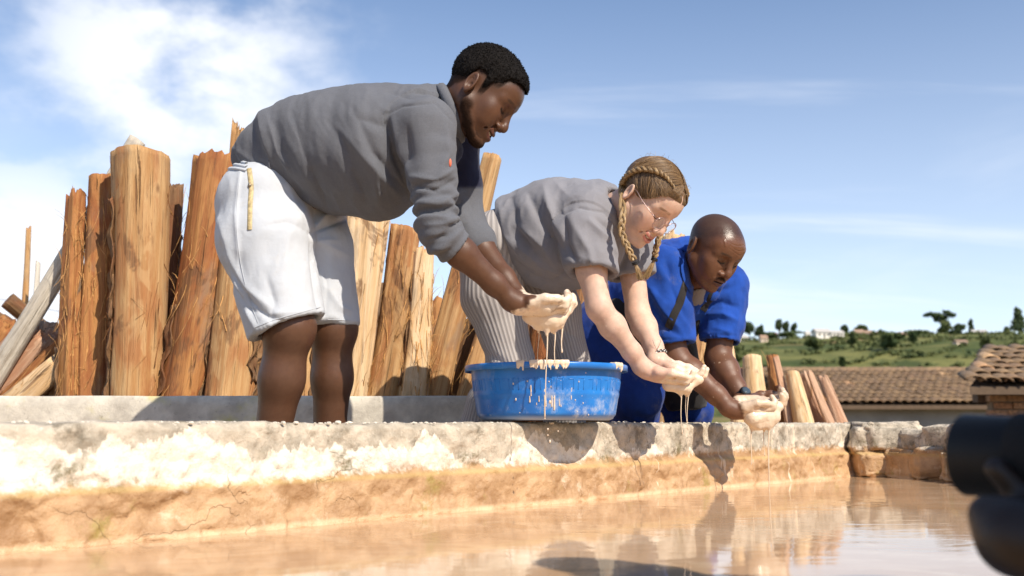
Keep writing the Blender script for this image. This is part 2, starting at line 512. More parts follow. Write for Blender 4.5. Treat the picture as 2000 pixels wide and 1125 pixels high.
def pool_wall_material():
    m, t, b = mat('pool_wall_render'); q = NT(t); co = q.coord()
    z = q.sepz(co); x = q.sepz(co, 0)
    wob = q.noise(q.mapping(co, (1, 1, 0.6)), 7, 6, 0.65)
    fine = q.noise(co, 45, 6, 0.7); mid = q.noise(co, 16, 6, 0.65)
    grey = q.mix(q.smooth(mid, 0.30, 0.66), (0.31, 0.27, 0.21), (0.60, 0.52, 0.41))
    grey = q.mix(q.smooth(fine, 0.55, 0.72), grey, (0.74, 0.66, 0.54))
    grey = q.mix(q.math('MULTIPLY', q.smooth(q.noise(co, 9, 7, 0.72), 0.54, 0.68), 0.8), grey, (0.13, 0.11, 0.075))
    grey = q.mix(q.math('MULTIPLY', q.math('MULTIPLY', q.smooth(q.noise(q.mapping(co, loc=(8, 3, 6)), 34, 6, 0.75), 0.53, 0.62), q.smooth(x, -0.4, 0.5)), 0.7), grey, (0.17, 0.145, 0.11))
    white = q.mix(q.smooth(q.noise(co, 30, 6, 0.7), 0.25, 0.60), (0.60, 0.50, 0.37), (0.80, 0.74, 0.64))
    tan = q.mix(q.smooth(q.noise(q.mapping(co, (1, 1, 1.6)), 10, 7, 0.66), 0.32, 0.68), (0.33, 0.185, 0.085), (0.56, 0.36, 0.195))
    tan = q.mix(q.math('MULTIPLY', q.smooth(q.noise(co, 13, 6, 0.7), 0.55, 0.70), 0.8), tan, (0.72, 0.55, 0.38))
    tan = q.mix(q.math('MULTIPLY', q.smooth(q.noise(q.mapping(co, (1, 1, 1), (4, 2, 1)), 6, 6, 0.7), 0.56, 0.70), 0.75), tan, (0.30, 0.24, 0.05))
    # grey over white: border wanders, lower on the right
    hz = q.math('ADD', z, q.math('MULTIPLY', q.math('SUBTRACT', wob, 0.5), 0.24))
    hz = q.math('ADD', hz, q.math('MULTIPLY', q.math('SUBTRACT', fine, 0.5), 0.02))
    thr = q.math('SUBTRACT', hz, q.smooth(x, -0.6, 1.0, 0.220, 0.172))
    c = q.mix(q.smooth(thr, -0.004, 0.004), white, grey)
    # white over tan
    h2 = q.math('ADD', z, q.math('MULTIPLY', q.math('SUBTRACT', q.noise(q.mapping(co, (1, 1, 0.5), (2, 5, 0)), 9, 6, 0.66), 0.5), 0.055))
    thr2 = q.math('SUBTRACT', h2, q.smooth(x, -0.9, 0.9, 0.158, 0.178))
    thr2 = q.math('ADD', thr2, q.math('MULTIPLY', q.math('SUBTRACT', fine, 0.5), 0.05))
    c = q.mix(q.smooth(thr2, -0.010, 0.012), tan, c)
    # dark moss under the grey band, yellow tide line
    moss = q.math('MULTIPLY', q.smooth(q.noise(q.mapping(co, (1, 1, 1), (9, 1, 3)), 8, 7, 0.72), 0.53, 0.66), q.math('MULTIPLY', q.smooth(z, 0.145, 0.170), q.smooth(z, 0.225, 0.19)))
    c = q.mix(q.math('MULTIPLY', moss, 0.85), c, (0.12, 0.10, 0.035))
    tide = q.math('MULTIPLY', q.smooth(z, 0.143, 0.152), q.smooth(z, 0.163, 0.153))
    c = q.mix(q.math('MULTIPLY', tide, 0.30), c, (0.62, 0.46, 0.16))
    wet = q.smooth(z, 0.076, 0.064)
    c = q.mix(wet, c, (0.68, 0.47, 0.28))
    # splashes of clay that ran down the face
    drip = q.math('MULTIPLY', q.smooth(q.noise(q.mapping(co, (1, 1, 0.16), (3, 8, 2)), 26, 4, 0.6), 0.62, 0.70), q.smooth(x, -0.2, 0.4))
    c = q.mix(q.math('MULTIPLY', drip, 0.8), c, (0.80, 0.66, 0.48))
    q.link(c, b.inputs['Base Color'])
    r = q.smooth(z, 0.10, 0.19, 0.42, 0.92)
    q.link(r, b.inputs['Roughness']); b.inputs['Specular IOR Level'].default_value = 0.4
    crack = q.n('ShaderNodeTexVoronoi', feature='DISTANCE_TO_EDGE'); wv = q.n('ShaderNodeTexNoise'); q.link(co, wv.inputs['Vector']); wv.inputs['Scale'].default_value = 9; wv.inputs['Detail'].default_value = 5
    av = q.n('ShaderNodeVectorMath', operation='MULTIPLY_ADD'); q.link(wv.outputs['Color'], av.inputs[0]); av.inputs[1].default_value = (0.22, 0.22, 0.16); q.link(co, av.inputs[2])
    q.link(q.mapping(av.outputs[0], (1, 1, 1.8)), crack.inputs['Vector']); crack.inputs['Scale'].default_value = 3.4
    cr = q.smooth(crack.outputs['Distance'], 0.0, 0.006)
    cm = q.smooth(q.noise(co, 3.3, 3, 0.5), 0.55, 0.62)
    h = q.math('ADD', q.math('MULTIPLY', mid, 0.9), q.math('MULTIPLY', fine, 0.5))
    h = q.math('SUBTRACT', h, q.math('MULTIPLY', q.math('MULTIPLY', q.math('SUBTRACT', 1.0, cr), cm), 0.25))
    q.link(q.bump(h, 0.9, 0.012), b.inputs['Normal'])
    return m
M_wall = pool_wall_material()

def build_pool_wall():
    a = [wall_pt(t) for t in np.linspace(-1.6, 3.45, 1200)]
    c0 = wall_pt(3.45)
    end = A([1.78, 3.55])
    ctrl = c0 + WD * 0.42
    tt = np.linspace(0, 1, 150)[1:, None]
    arc = (1 - tt) ** 2 * c0 + 2 * tt * (1 - tt) * ctrl + tt ** 2 * end
    tail = [end + (A([0.12, -0.5]) / 0.514) * s for s in np.linspace(0.02, 2.9, 120)]
    P = np.vstack([a, arc, tail]); n = len(P)
    T = np.gradient(P, axis=0); T /= np.linalg.norm(T, axis=1)[:, None]
    NN = np.stack([T[:, 1], -T[:, 0]], 1)
    s_par = np.concatenate([np.zeros(1200), np.linspace(0, 1, n - 1200)])
    prof = [(0.03, -0.85), (0.03, -0.3)] + [(0.0, z) for z in np.linspace(0.02, TOP_Z - 0.012, 46)] + \
           [(-0.006, TOP_Z - 0.003), (-0.016, TOP_Z)] + [(-o, TOP_Z) for o in np.linspace(0.026, 0.145, 14)] + [(-0.155, TOP_Z - 0.004), (-0.16, TOP_Z - 0.015)] + [(-0.16, z) for z in np.linspace(TOP_Z - 0.04, -0.1, 10)]
    m = len(prof); O = A([p[0] for p in prof]); Z = A([p[1] for p in prof])
    V = np.zeros((n, m, 3))
    V[:, :, 0] = P[:, 0:1] + NN[:, 0:1] * O; V[:, :, 1] = P[:, 1:2] + NN[:, 1:2] * O; V[:, :, 2] = Z[None]
    drop = np.clip((s_par - 0.05) * 3, 0, 1) * 0.085
    V[:, :, 2] -= drop[:, None] * sstep(Z, 0.0, 0.2)[None]
    F3 = V.reshape(-1, 3); zz = np.tile(Z, n); oo = np.tile(O, n)
    nx = np.repeat(NN[:, 0], m); ny = np.repeat(NN[:, 1], m)
    face = (oo > -0.02).astype(float)
    ledge = 0.014 * sstep(zz, 0.168, 0.150) + 0.012 * sstep(zz, 0.11, 0.06)
    d = ledge + (fbm(F3 * A([5, 5, 6]), 4) - 0.5) * 0.05 + (fbm(F3 * A([22, 22, 26]), 4) - 0.5) * 0.017 + (fbm(F3 * 75, 3) - 0.5) * 0.006
    patch = sstep(fbm(F3 * A([7, 7, 12]) + 5, 4), 0.5, 0.54) * 0.007 * sstep(zz, 0.22, 0.18)     # flaked render
    d = (d + patch) * face
    F3 = F3 + np.stack([nx * d, ny * d, 0 * d], 1)
    topm = sstep(zz, 0.2, TOP_Z)
    F3[:, 2] += topm * ((fbm(F3 * A([3, 3, 1]) + 9, 3) - 0.5) * 0.016 + (fbm(F3 * 26, 3) - 0.5) * 0.009)
    idx = np.arange(n * m).reshape(n, m)
    Q = np.stack([idx[:-1, :-1], idx[:-1, 1:], idx[1:, 1:], idx[1:, :-1]], -1).reshape(-1, 4)
    o = mesh_obj('pool_wall', F3, Q, M_wall)
    return tag(o, 'long crumbling grey and ochre masonry wall around the clay water pool', 'wall')
pool_wall = build_pool_wall()

def rock(c, half, seed, rot=0.0, rough=0.18, res=9, sq=3.2):
    """squarish stone: superellipsoid with broken faces"""
    V, Fc = uvsphere((0, 0, 0), 1.0, res * 2, res)
    n = np.sign(V) * np.abs(V) ** (2 / sq); n /= (np.abs(n) ** sq).sum(1)[:, None] ** (1 / sq)
    n *= (1 + (fbm(V * 1.5 + seed * 7.1, 4) - 0.5) * 2 * rough + (ridge(V * 2.6 + seed * 3.3, 3)) * rough * 0.28)[:, None]
    n = n * A(half)
    cz, sz = math.cos(rot), math.sin(rot)
    n = n @ A([[cz, sz, 0], [-sz, cz, 0], [0, 0, 1]])
    return n + A(c), Fc
def stone_material(name, c1, c2, c3):
    m, t, b = mat(name); q = NT(t); co = q.coord()
    c = q.mix(q.smooth(q.noise(co, 14, 6, 0.7), 0.35, 0.65), c1, c2)
    c = q.mix(q.math('MULTIPLY', q.smooth(q.noise(q.mapping(co, loc=(3, 1, 4)), 9, 6, 0.7), 0.54, 0.68), 0.7), c, c3)
    q.link(c, b.inputs['Base Color']); b.inputs['Roughness'].default_value = 0.9
    q.link(q.bump(q.noise(co, 40, 7, 0.72), 0.9, 0.012), b.inputs['Normal'])
    return m
M_stone_grey = stone_material('stone_grey', (0.42, 0.37, 0.30), (0.62, 0.55, 0.44), (0.20, 0.16, 0.11))
M_stone_ochre = stone_material('stone_ochre', (0.46, 0.26, 0.11), (0.64, 0.42, 0.22), (0.26, 0.14, 0.06))
stones = [  # px centre, half px w/h, Y, material, turn
    (1730, 856, 62, 31, 4.12, 0, 0.5), (1806, 866, 27, 24, 3.98, 0, 0.9), (1853, 862, 30, 30, 3.86, 0, 1.2), (1908, 860, 33, 27, 3.70, 0, 1.3), (1966, 858, 34, 28, 3.52, 0, 1.3), (2040, 858, 42, 30, 3.3, 0, 1.3),
    (1708, 905, 40, 24, 4.10, 1, 0.5), (1778, 908, 30, 26, 3.98, 1, 0.8), (1832, 908, 30, 30, 3.86, 1, 1.2), (1888, 910, 30, 28, 3.7, 1, 1.3), (1950, 912, 36, 30, 3.5, 1, 1.3), (2030, 915, 42, 32, 3.28, 1, 1.3)]
for i, (px, py, wx, wy, Y, mt, rz) in enumerate(stones):
    V, Fc = rock(PX(px, py, Y), (wx * MPP(Y) * 1.05, 0.085, wy * MPP(Y) * 1.02), i + 1, rz * 0.5 + ((i * 37) % 11 - 5) * 0.05, 0.34, 26, 4.5)
    mesh_obj('stone', V, Fc, M_wall, pool_wall)

# lime crumbs lying along the top of the wall
g = Geo()
for i in range(420):
    t = random.uniform(-0.6, 3.4); o = random.choice([random.uniform(0.0, 0.03), random.uniform(0.0, 0.15)])
    p = wall_pt(t) - WN * (o + 0.008)
    s = random.uniform(0.0010, 0.0040) * (1.6 if random.random() < 0.06 else 1)
    V, Fc = uvsphere((0, 0, 0), 1, 5, 4); V = V * (1 + rng.uniform(-0.3, 0.3, V.shape)) * A([s * 1.5, s * 1.5, s])
    g.add(V + A([p[0], p[1], TOP_Z + s * 0.3 - 0.001]), Fc)
M_lime = simple_mat('lime_crumb', (0.70, 0.64, 0.54), 0.95, 0.2, 0.4, 120)
o = g.obj('lime_crumbs', M_lime, pool_wall, smooth=False, kind='stuff')

# water thick with clay
def water_material():
    m, t, b = mat('clay_water'); q = NT(t); co = q.coord()
    sw = q.noise(q.mapping(co, (1.2, 2.6, 1)), 1.6, 6, 0.55, 1.6)
    c = q.mix(q.smooth(sw, 0.35, 0.65), (0.50, 0.315, 0.175), (0.59, 0.395, 0.24))
    near_wall = q.noise(q.mapping(co, (1, 1, 1), (2, 2, 0)), 3.2, 6, 0.6, 2.2)
    c = q.mix(q.math('MULTIPLY', q.smooth(near_wall, 0.52, 0.66), 0.5), c, (0.74, 0.55, 0.36))
    q.link(c, b.inputs['Base Color'])
    b.inputs['Roughness'].default_value = 0.05; b.inputs['IOR'].default_value = 1.33
    b.inputs['Specular IOR Level'].default_value = 0.5
    h = q.math('ADD', q.math('MULTIPLY', q.noise(q.mapping(co, (1, 2.0, 1)), 5, 3, 0.5, 0.8), 1.0), q.math('MULTIPLY', q.noise(q.mapping(co, (1, 1.6, 1)), 22, 2, 0.5, 0.4), 0.10))
    # rings and ridges where clay is falling in
    rings = None
    for (cx, cy, fr, rad) in RINGS:
        vm = q.n('ShaderNodeVectorMath', operation='DISTANCE'); q.link(co, vm.inputs[0]); vm.inputs[1].default_value = (cx, cy, 0)
        d = vm.outputs['Value']
        w = q.math('MULTIPLY', q.math('SINE', q.math('MULTIPLY', q.math('ADD', d, q.math('MULTIPLY', q.noise(co, 6, 3, 0.5), 0.05)), fr)), q.smooth(d, rad, 0.0))
        rings = w if rings is None else q.math('ADD', rings, w)
    h = q.math('ADD', h, q.math('MULTIPLY', rings, 0.14))
    q.link(q.bump(h, 0.034, 0.02), b.inputs['Normal'])
    return m
def at_water(px, py):
    d = pix_dir(px, py); t = (WATER_Z - EYE[2]) / d.z
    return (EYE + t * A(d))
RINGS = [(*at_water(1503, 972)[:2], 110, 0.55), (*at_water(1075, 1000)[:2], 95, 0.5), (*at_water(1330, 975)[:2], 120, 0.4)]
M_water = water_material()
ends = [wall_pt(-0.9), wall_pt(3.5), A([1.74, 3.7]), A([2.34, 1.0])]
poly = [(p - WN * 0.05 if i < 2 else p) for i, p in enumerate(ends)]
poly = [(p[0], p[1], WATER_Z) for p in poly]
water = structure(mesh_obj('water', A(poly), [list(range(len(poly)))[::-1]], M_water))
for p in water.data.polygons:
    if p.normal.z < 0: p.flip()

M_cement = None
def cement_material():
    m, t, b = mat('cement_kerb'); q = NT(t); co = q.coord()
    c = q.mix(q.smooth(q.noise(co, 11, 7, 0.68), 0.3, 0.7), (0.44, 0.40, 0.34), (0.70, 0.65, 0.55))
    c = q.mix(q.math('MULTIPLY', q.smooth(q.noise(q.mapping(co, loc=(2, 0, 1)), 4, 6, 0.65), 0.55, 0.70), 0.7), c, (0.58, 0.53, 0.16))
    c = q.mix(q.math('MULTIPLY', q.smooth(q.noise(co, 45, 5, 0.7), 0.60, 0.72), 0.6), c, (0.25, 0.22, 0.18))
    q.link(c, b.inputs['Base Color']); b.inputs['Roughness'].default_value = 0.92
    q.link(q.bump(q.noise(co, 34, 7, 0.7), 0.6, 0.006), b.inputs['Normal'])
    return m
M_cement = cement_material()
REAR_Y = 3.30
def slab(name, x0, x1, y0, y1, z0, z1, mt, nx=160, amp=0.004, seed=0, parent=None):
    xs = np.linspace(x0, x1, nx)
    prof = [(y0, z0)] + [(y0, z) for z in np.linspace(z0 + 0.02, z1 - 0.006, 12)] + [(y0 + 0.006, z1)] + [(y, z1) for y in np.linspace(y0 + 0.03, y1 - 0.03, 3)] + [(y1 - 0.006, z1), (y1, z1 - 0.006), (y1, z0)]
    m = len(prof); V = A([[x, p[0], p[1]] for x in xs for p in prof])
    dn = fbm(V * 9 + seed, 4) - 0.5; V[:, 1] += dn * amp * 2; V[:, 2] += (fbm(V * A([4, 4, 1]) + seed + 5, 3) - 0.5) * amp * 2 * (V[:, 2] > z0 + 0.05)
    idx = np.arange(nx * m).reshape(nx, m)
    Q = np.stack([idx[:-1, :-1], idx[1:, :-1], idx[1:, 1:], idx[:-1, 1:]], -1).reshape(-1, 4)
    return mesh_obj(name, V, Q.tolist() + [list(range(m)), [(nx - 1) * m + j for j in range(m)][::-1]], mt, parent)
kerb = slab('low_wall', -2.9, -0.01, REAR_Y, REAR_Y + 0.13, -0.02, 0.362, M_cement, 300)
tag(kerb, 'low pale cement wall with yellow lichen behind the man in white shorts', 'wall')
rim = slab('pool_rim', -2.2, 2.35, 0.86, 1.02, -0.85, 0.082, M_cement, 60, seed=3)
tag(rim, 'low cement rim on the near side of the clay pool', 'wall')

# ground: terrace behind the pool, falls to a yard with the tiled houses, rises to a far green hill
def ground_h(x, y):
    side = (np.stack([x, y], -1) - W0) @ WN           # > 0 on the pool side of the wall
    h = -0.62 * sstep(side, 0.02, -0.0 + 0.06) * sstep(y, 9.0, 5.0) 
    h = np.where(y > 5.5, -3.4 * sstep(y, 5.5, 13.0), h)
    r = np.sqrt(x * x + y * y)
    h = h + sstep(r, 45, 165) * (14.6 + 0.028 * np.clip(x, -60, 120)) + (fbm(np.stack([x * 0.008, y * 0.008, 0 * x], -1), 4) - 0.5) * 8 * sstep(r, 70, 180)
    h = h + (fbm(np.stack([x * 0.03, y * 0.03, 0 * x + 3], -1), 3) - 0.5) * 3.0 * sstep(r, 60, 200)
    h = h - sstep(r, 330, 1500) * 25
    return h
def build_ground():
    rr = np.concatenate([np.linspace(0, 8, 90), np.geomspace(8.2, 2500, 150)])
    th = np.linspace(0, 2 * math.pi, 260, endpoint=False)
    Rg, Tg = np.meshgrid(rr, th, indexing='ij')
    x = (Rg * np.sin(Tg)).ravel(); y = (Rg * np.cos(Tg)).ravel()
    z = ground_h(x, y)
    n, m = Rg.shape; idx = np.arange(n * m).reshape(n, m); nx_ = np.roll(idx, -1, 1)
    Q = np.stack([idx[:-1], nx_[:-1], nx_[1:], idx[1:]], -1).reshape(-1, 4)[:, ::-1]
    mm, t, b = mat('earth_and_grass'); q = NT(t); co = q.coord()
    dist = q.n('ShaderNodeVectorMath', operation='LENGTH'); q.link(co, dist.inputs[0])
    earth = q.mix(q.smooth(q.noise(co, 4, 7, 0.65), 0.3, 0.7), (0.30, 0.18, 0.09), (0.45, 0.31, 0.18))
    n1 = q.noise(q.mapping(co, (1, 1.0, 0.4)), 0.035, 7, 0.65, 0.8)
    n2 = q.noise(q.mapping(co, loc=(30, 9, 2)), 0.13, 6, 0.7)
    grass = q.mix(q.smooth(n1, 0.38, 0.62), (0.070, 0.092, 0.026), (0.19, 0.185, 0.060))
    grass = q.mix(q.math('MULTIPLY', q.smooth(n2, 0.50, 0.62), 0.8), grass, (0.030, 0.052, 0.016))
    n3 = q.noise(q.mapping(co, (0.25, 1.6, 1), (3, 4, 2)), 0.16, 5, 0.6, 0.6); grass = q.mix(q.math('MULTIPLY', q.smooth(n3, 0.55, 0.66), 0.7), grass, (0.24, 0.21, 0.075))
    grass = q.mix(q.math('MULTIPLY', q.smooth(q.noise(q.mapping(co, (0.6, 1, 1), (7, 3, 0)), 0.05, 5, 0.6), 0.57, 0.66), 0.8), grass, (0.33, 0.22, 0.11))
    c = q.mix(q.smooth(dist.outputs['Value'], 14, 30), earth, grass)
    q.link(c, b.inputs['Base Color']); b.inputs['Roughness'].default_value = 0.95; b.inputs['Specular IOR Level'].default_value = 0.2
    q.link(q.bump(q.noise(co, 30, 6, 0.7), 0.6, 0.02), b.inputs['Normal'])
    return structure(mesh_obj('ground', np.stack([x, y, z], 1), Q, mm))
ground = build_ground()
# ------------------------------------------------------------------ the stack of split logs
def wood_material(name, pale, mid, red, dark, blotch=0.65, grain=1.0):
    m, t, b = mat(name); q = NT(t); co = q.coord()
    rnd = q.n('ShaderNodeObjectInfo').outputs['Random']
    off = q.n('ShaderNodeCombineXYZ'); q.put(off.inputs[2], q.math('MULTIPLY', rnd, 37.0)); q.put(off.inputs[0], q.math('MULTIPLY', rnd, 11.0))
    ad = q.n('ShaderNodeVectorMath', operation='ADD'); q.link(co, ad.inputs[0]); q.link(off.outputs[0], ad.inputs[1])
    v = ad.outputs[0]
    blot = q.noise(q.mapping(v, (9, 9, 2.6)), 1.0, 5, 0.6, 0.6)
    streak = q.noise(q.mapping(v, (46, 46, 1.6)), 1.0, 6, 0.65, 0.4)
    fine = q.noise(q.mapping(v, (190, 190, 5)), 1.0, 4, 0.7, 0.2)
    c = q.mix(q.smooth(streak, 0.34, 0.66), mid, pale)
    c = q.mix(q.math('MULTIPLY', q.smooth(blot, 0.48, 0.62), blotch), c, red)
    patch = q.noise(q.mapping(v, (14, 14, 6), (5, 1, 8)), 1.0, 3, 0.5, 0.5)
    c = q.mix(q.math('MULTIPLY', q.smooth(patch, 0.58, 0.64), 0.55), c, pale)
    c = q.mix(q.math('MULTIPLY', q.smooth(fine, 0.55, 0.70), 0.55 * grain), c, dark)
    crack = q.noise(q.mapping(v, (60, 60, 0.9), (1, 7, 3)), 1.0, 3, 0.6, 0.5)
    ck = q.smooth(crack, 0.66, 0.70)
    c = q.mix(q.math('MULTIPLY', ck, 0.6), c, dark)
    gr = q.noise(q.mapping(v, (7, 7, 3), (2, 9, 4)), 1.0, 5, 0.65)
    c = q.mix(q.math('MULTIPLY', q.smooth(gr, 0.56, 0.70), 0.5), c, (0.26, 0.20, 0.14))
    knot = q.n('ShaderNodeTexVoronoi'); q.link(q.mapping(v, (7, 7, 3.2)), knot.inputs['Vector']); knot.inputs['Scale'].default_value = 1.0
    c = q.mix(q.math('MULTIPLY', q.smooth(knot.outputs['Distance'], 0.10, 0.04), 0.8), c, dark)
    bk = q.noise(q.mapping(v, (6, 6, 2.2), (6, 2, 9)), 1.0, 5, 0.65, 0.8)
    c = q.mix(q.math('MULTIPLY', q.smooth(bk, 0.585, 0.64), 0.72), c, q.mix(q.smooth(fine, 0.4, 0.6), (0.10, 0.048, 0.025), (0.24, 0.115, 0.05)))
    q.link(c, b.inputs['Base Color']); b.inputs['Roughness'].default_value = 0.72; b.inputs['Specular IOR Level'].default_value = 0.3
    h = q.math('SUBTRACT', q.math('ADD', q.math('MULTIPLY', streak, 0.8), q.math('MULTIPLY', fine, 0.5)), q.math('MULTIPLY', ck, 1.2))
    q.link(q.bump(h, 1.0, 0.008), b.inputs['Normal'])
    return m
M_wood = {
    'tan':  wood_material('wood_tan', (0.54, 0.34, 0.16), (0.40, 0.205, 0.075), (0.34, 0.125, 0.042), (0.14, 0.06, 0.025)),
    'red':  wood_material('wood_red', (0.44, 0.21, 0.07), (0.31, 0.115, 0.038), (0.26, 0.08, 0.026), (0.09, 0.04, 0.02), 0.7),
    'pale': wood_material('wood_pale', (0.78, 0.58, 0.36), (0.64, 0.41, 0.20), (0.55, 0.29, 0.11), (0.26, 0.13, 0.06), 0.35),
    'pink': wood_material('wood_pink', (0.62, 0.41, 0.27), (0.45, 0.25, 0.15), (0.36, 0.16, 0.09), (0.12, 0.06, 0.03), 0.5),
    'grey': wood_material('wood_grey', (0.66, 0.60, 0.50), (0.48, 0.43, 0.36), (0.52, 0.45, 0.35), (0.10, 0.08, 0.06), 0.4, 1.4),
    'bark': wood_material('wood_bark', (0.26, 0.15, 0.07), (0.15, 0.075, 0.035), (0.20, 0.07, 0.025), (0.03, 0.018, 0.012), 0.6, 1.5),
}
M_fibre = simple_mat('bark_fibre', (0.50, 0.27, 0.10), 0.8, 0.2, var=0.5, vscale=30)
M_fibre_dark = simple_mat('bark_fibre_dark', (0.22, 0.10, 0.04), 0.85, 0.2, var=0.5, vscale=30)
def log(label, top, bot, Y, wt_, wb, wood='tan', seed=1, jag=0.02, lean=0.08, split=None, extend=True, bend=0.012, fib=0, bark=0, name='log', group='split logs stacked upright', zfloor=0.0, cat='log'):
    """top / bot: pixels of the log's axis; widths in pixels; the foot is carried on down to the ground"""
    p1 = PX(top[0], top[1], Y + lean); p0 = PX(bot[0], bot[1], Y)
    r1 = wt_ * MPP(Y + lean) / 2; r0 = wb * MPP(Y) / 2
    if extend and p0[2] > zfloor:
        k = (p0[2] - zfloor) / (p1[2] - p0[2]); p0n = p0 - (p1 - p0) * k; r0 = r0 + (r0 - r1) * k; p0 = p0n
        p0[2] = zfloor
    L = np.linalg.norm(p1 - p0)
    nl = max(12, int(L / 0.022)); na = 44
    th = np.arange(na) * 2 * math.pi / na
    zz = np.linspace(0, L, nl); u = zz / L
    R = (r0 + (r1 - r0) * u)[:, None] * np.ones(na)
    ct = np.cos(th)[None]; st = np.sin(th)[None]
    s = seed * 3.7
    Pn = np.stack([np.broadcast_to(ct, R.shape).ravel() * 1.3 + s, np.broadcast_to(st, R.shape).ravel() * 1.3, np.repeat(zz, na) * 1.6], 1)
    R = R * (1 + (fbm(Pn, 3).reshape(R.shape) - 0.5) * 0.30)
    Pn2 = np.stack([np.broadcast_to(ct, R.shape).ravel() * 6 + s, np.broadcast_to(st, R.shape).ravel() * 6, np.repeat(zz, na) * 2.2], 1)
    R = R * (1 + (fbm(Pn2, 3).reshape(R.shape) - 0.5) * 0.10)
    R = R * (1 + 0.10 * np.exp(-u / 0.12))[:, None]
    Pn3 = np.stack([np.broadcast_to(ct, R.shape).ravel() * 11 + s * 2, np.broadcast_to(st, R.shape).ravel() * 11, np.repeat(zz, na) * 0.9 + 5], 1)
    gr_ = fbm(Pn3, 2).reshape(R.shape); R = R * (1 - 0.06 * sstep(gr_, 0.66, 0.72) + 0.02 * sstep(gr_, 0.42, 0.30))
    if split:
        for (a0, dd) in split:
            c = np.cos(th - a0); lim = np.where(c > 0.05, dd / np.maximum(c, 0.05), 9)
            lim = lim[None] * (1 + (fbm(Pn2 * A([0.5, 0.5, 2]) + 3, 3).reshape(R.shape) - 0.5) * 0.22)
            R = np.minimum(R, (r0 + (r1 - r0) * u)[:, None] * lim)
    bx = bend * np.sin(u * math.pi * (1 + 0.4 * math.sin(s))) * math.cos(s * 2) * L * 2
    by = bend * np.sin(u * math.pi) * math.sin(s * 2) * L
    X = R * ct + bx[:, None]; Yv = R * st + by[:, None]; Zv = np.repeat(zz[:, None], na, 1)
    jagn = 0.5 * np.cos(th - s) + (vnoise(np.stack([np.cos(th) * 7 + s, np.sin(th) * 7, 0 * th], 1)) - 0.4) * 1.5 * (1.0 if jag > 0.018 else 0.25)
    Zv[-1] += jagn * jag; Zv[-2] += jagn * jag * 0.5
    V = np.stack([X, Yv, Zv], -1).reshape(-1, 3)
    idx = np.arange(nl * na).reshape(nl, na); rx = np.roll(idx, -1, 1)
    Q = np.stack([idx[:-1], rx[:-1], rx[1:], idx[1:]], -1).reshape(-1, 4).tolist()
    V = V.tolist(); prev = idx[-1]
    for kf in (0.7, 0.35):
        ring = []
        for j in range(na):
            x, y, z = V[idx[-1][j]]; cx, cy = bx[-1], by[-1]
            zj = L + (vnoise(A([[x * 60 + s, y * 60, kf * 9]]))[0] - 0.5) * jag * 1.4 + (z - L) * kf
            ring.append(len(V)); V.append([cx + (x - cx) * kf, cy + (y - cy) * kf, zj])
        for j in range(na): Q.append([prev[j], prev[(j + 1) % na], ring[(j + 1) % na], ring[j]])
        prev = ring
    V.append([bx[-1], by[-1], L]); Q += [[prev[j], prev[(j + 1) % na], len(V) - 1] for j in range(na)]
    V.append([0, 0, 0]); Q += [[idx[0][(j + 1) % na], idx[0][j], len(V) - 1] for j in range(na)]
    me = bpy.data.meshes.new(name); me.from_pydata(V, [], Q)
    me.polygons.foreach_set('use_smooth', np.array([len(p) == 4 for p in Q])); me.update()
    o = bpy.data.objects.new(name, me); me.materials.append(M_wood[wood]); COL.objects.link(o)
    d = Vector(p1 - p0).normalized()
    xa = Vector((1, 0, 0)) - d * d.x; xa.normalize(); ya = d.cross(xa)
    o.matrix_world = Matrix.Translation(Vector(p0)) @ Matrix((xa, ya, d)).transposed().to_4x4()
    tag(o, label, cat, group); BASE[o.name] = A([0., 0, 0])
    rr = random.Random(seed)
    def child(gm, nm, mt, kind=None):
        c = gm.obj(nm, mt, None, kind=kind); c.parent = o; return c
    if fib:
        gm = Geo()
        for i in range(fib):
            a = rr.uniform(-math.pi, 0.15) if rr.random() < 0.85 else rr.uniform(0, 6.3)
            side = rr.choice([-math.pi + 0.25, -0.2, None])
            if side is not None and rr.random() < 0.6: a = side + rr.uniform(-0.4, 0.4)
            k = rr.uniform(0.1, 0.93); zi = k * L; rad = r0 + (r1 - r0) * k
            ln = rr.uniform(0.03, 0.16); sgn = rr.choice([-1, 1]); pts = []
            lift = rr.uniform(0.0, 0.035) if rr.random() < 0.6 else rr.uniform(0.02, 0.06)
            da = rr.uniform(-0.6, 0.6); i0 = min(nl - 1, int(k * (nl - 1)))
            for w in np.linspace(0, 1, 7):
                rr_ = R[min(nl - 1, max(0, int((k + sgn * w * ln / L) * (nl - 1)))), int((a + da * w) / (2 * math.pi) * na) % na]
                rr2 = rr_ + 0.001 + lift * w ** 2
                aa = a + da * w
                pts.append([bx[i0] + math.cos(aa) * rr2, by[i0] + math.sin(aa) * rr2, zi + sgn * ln * w - 0.02 * w * w * (lift / 0.03)])
            gm.tube(pts, np.linspace(rr.uniform(0.0008, 0.0022), 0.0004, 7), 4, False, 0.5)
        child(gm, 'fibres', M_fibre if rr.random() < 0.7 else M_fibre_dark, 'stuff')
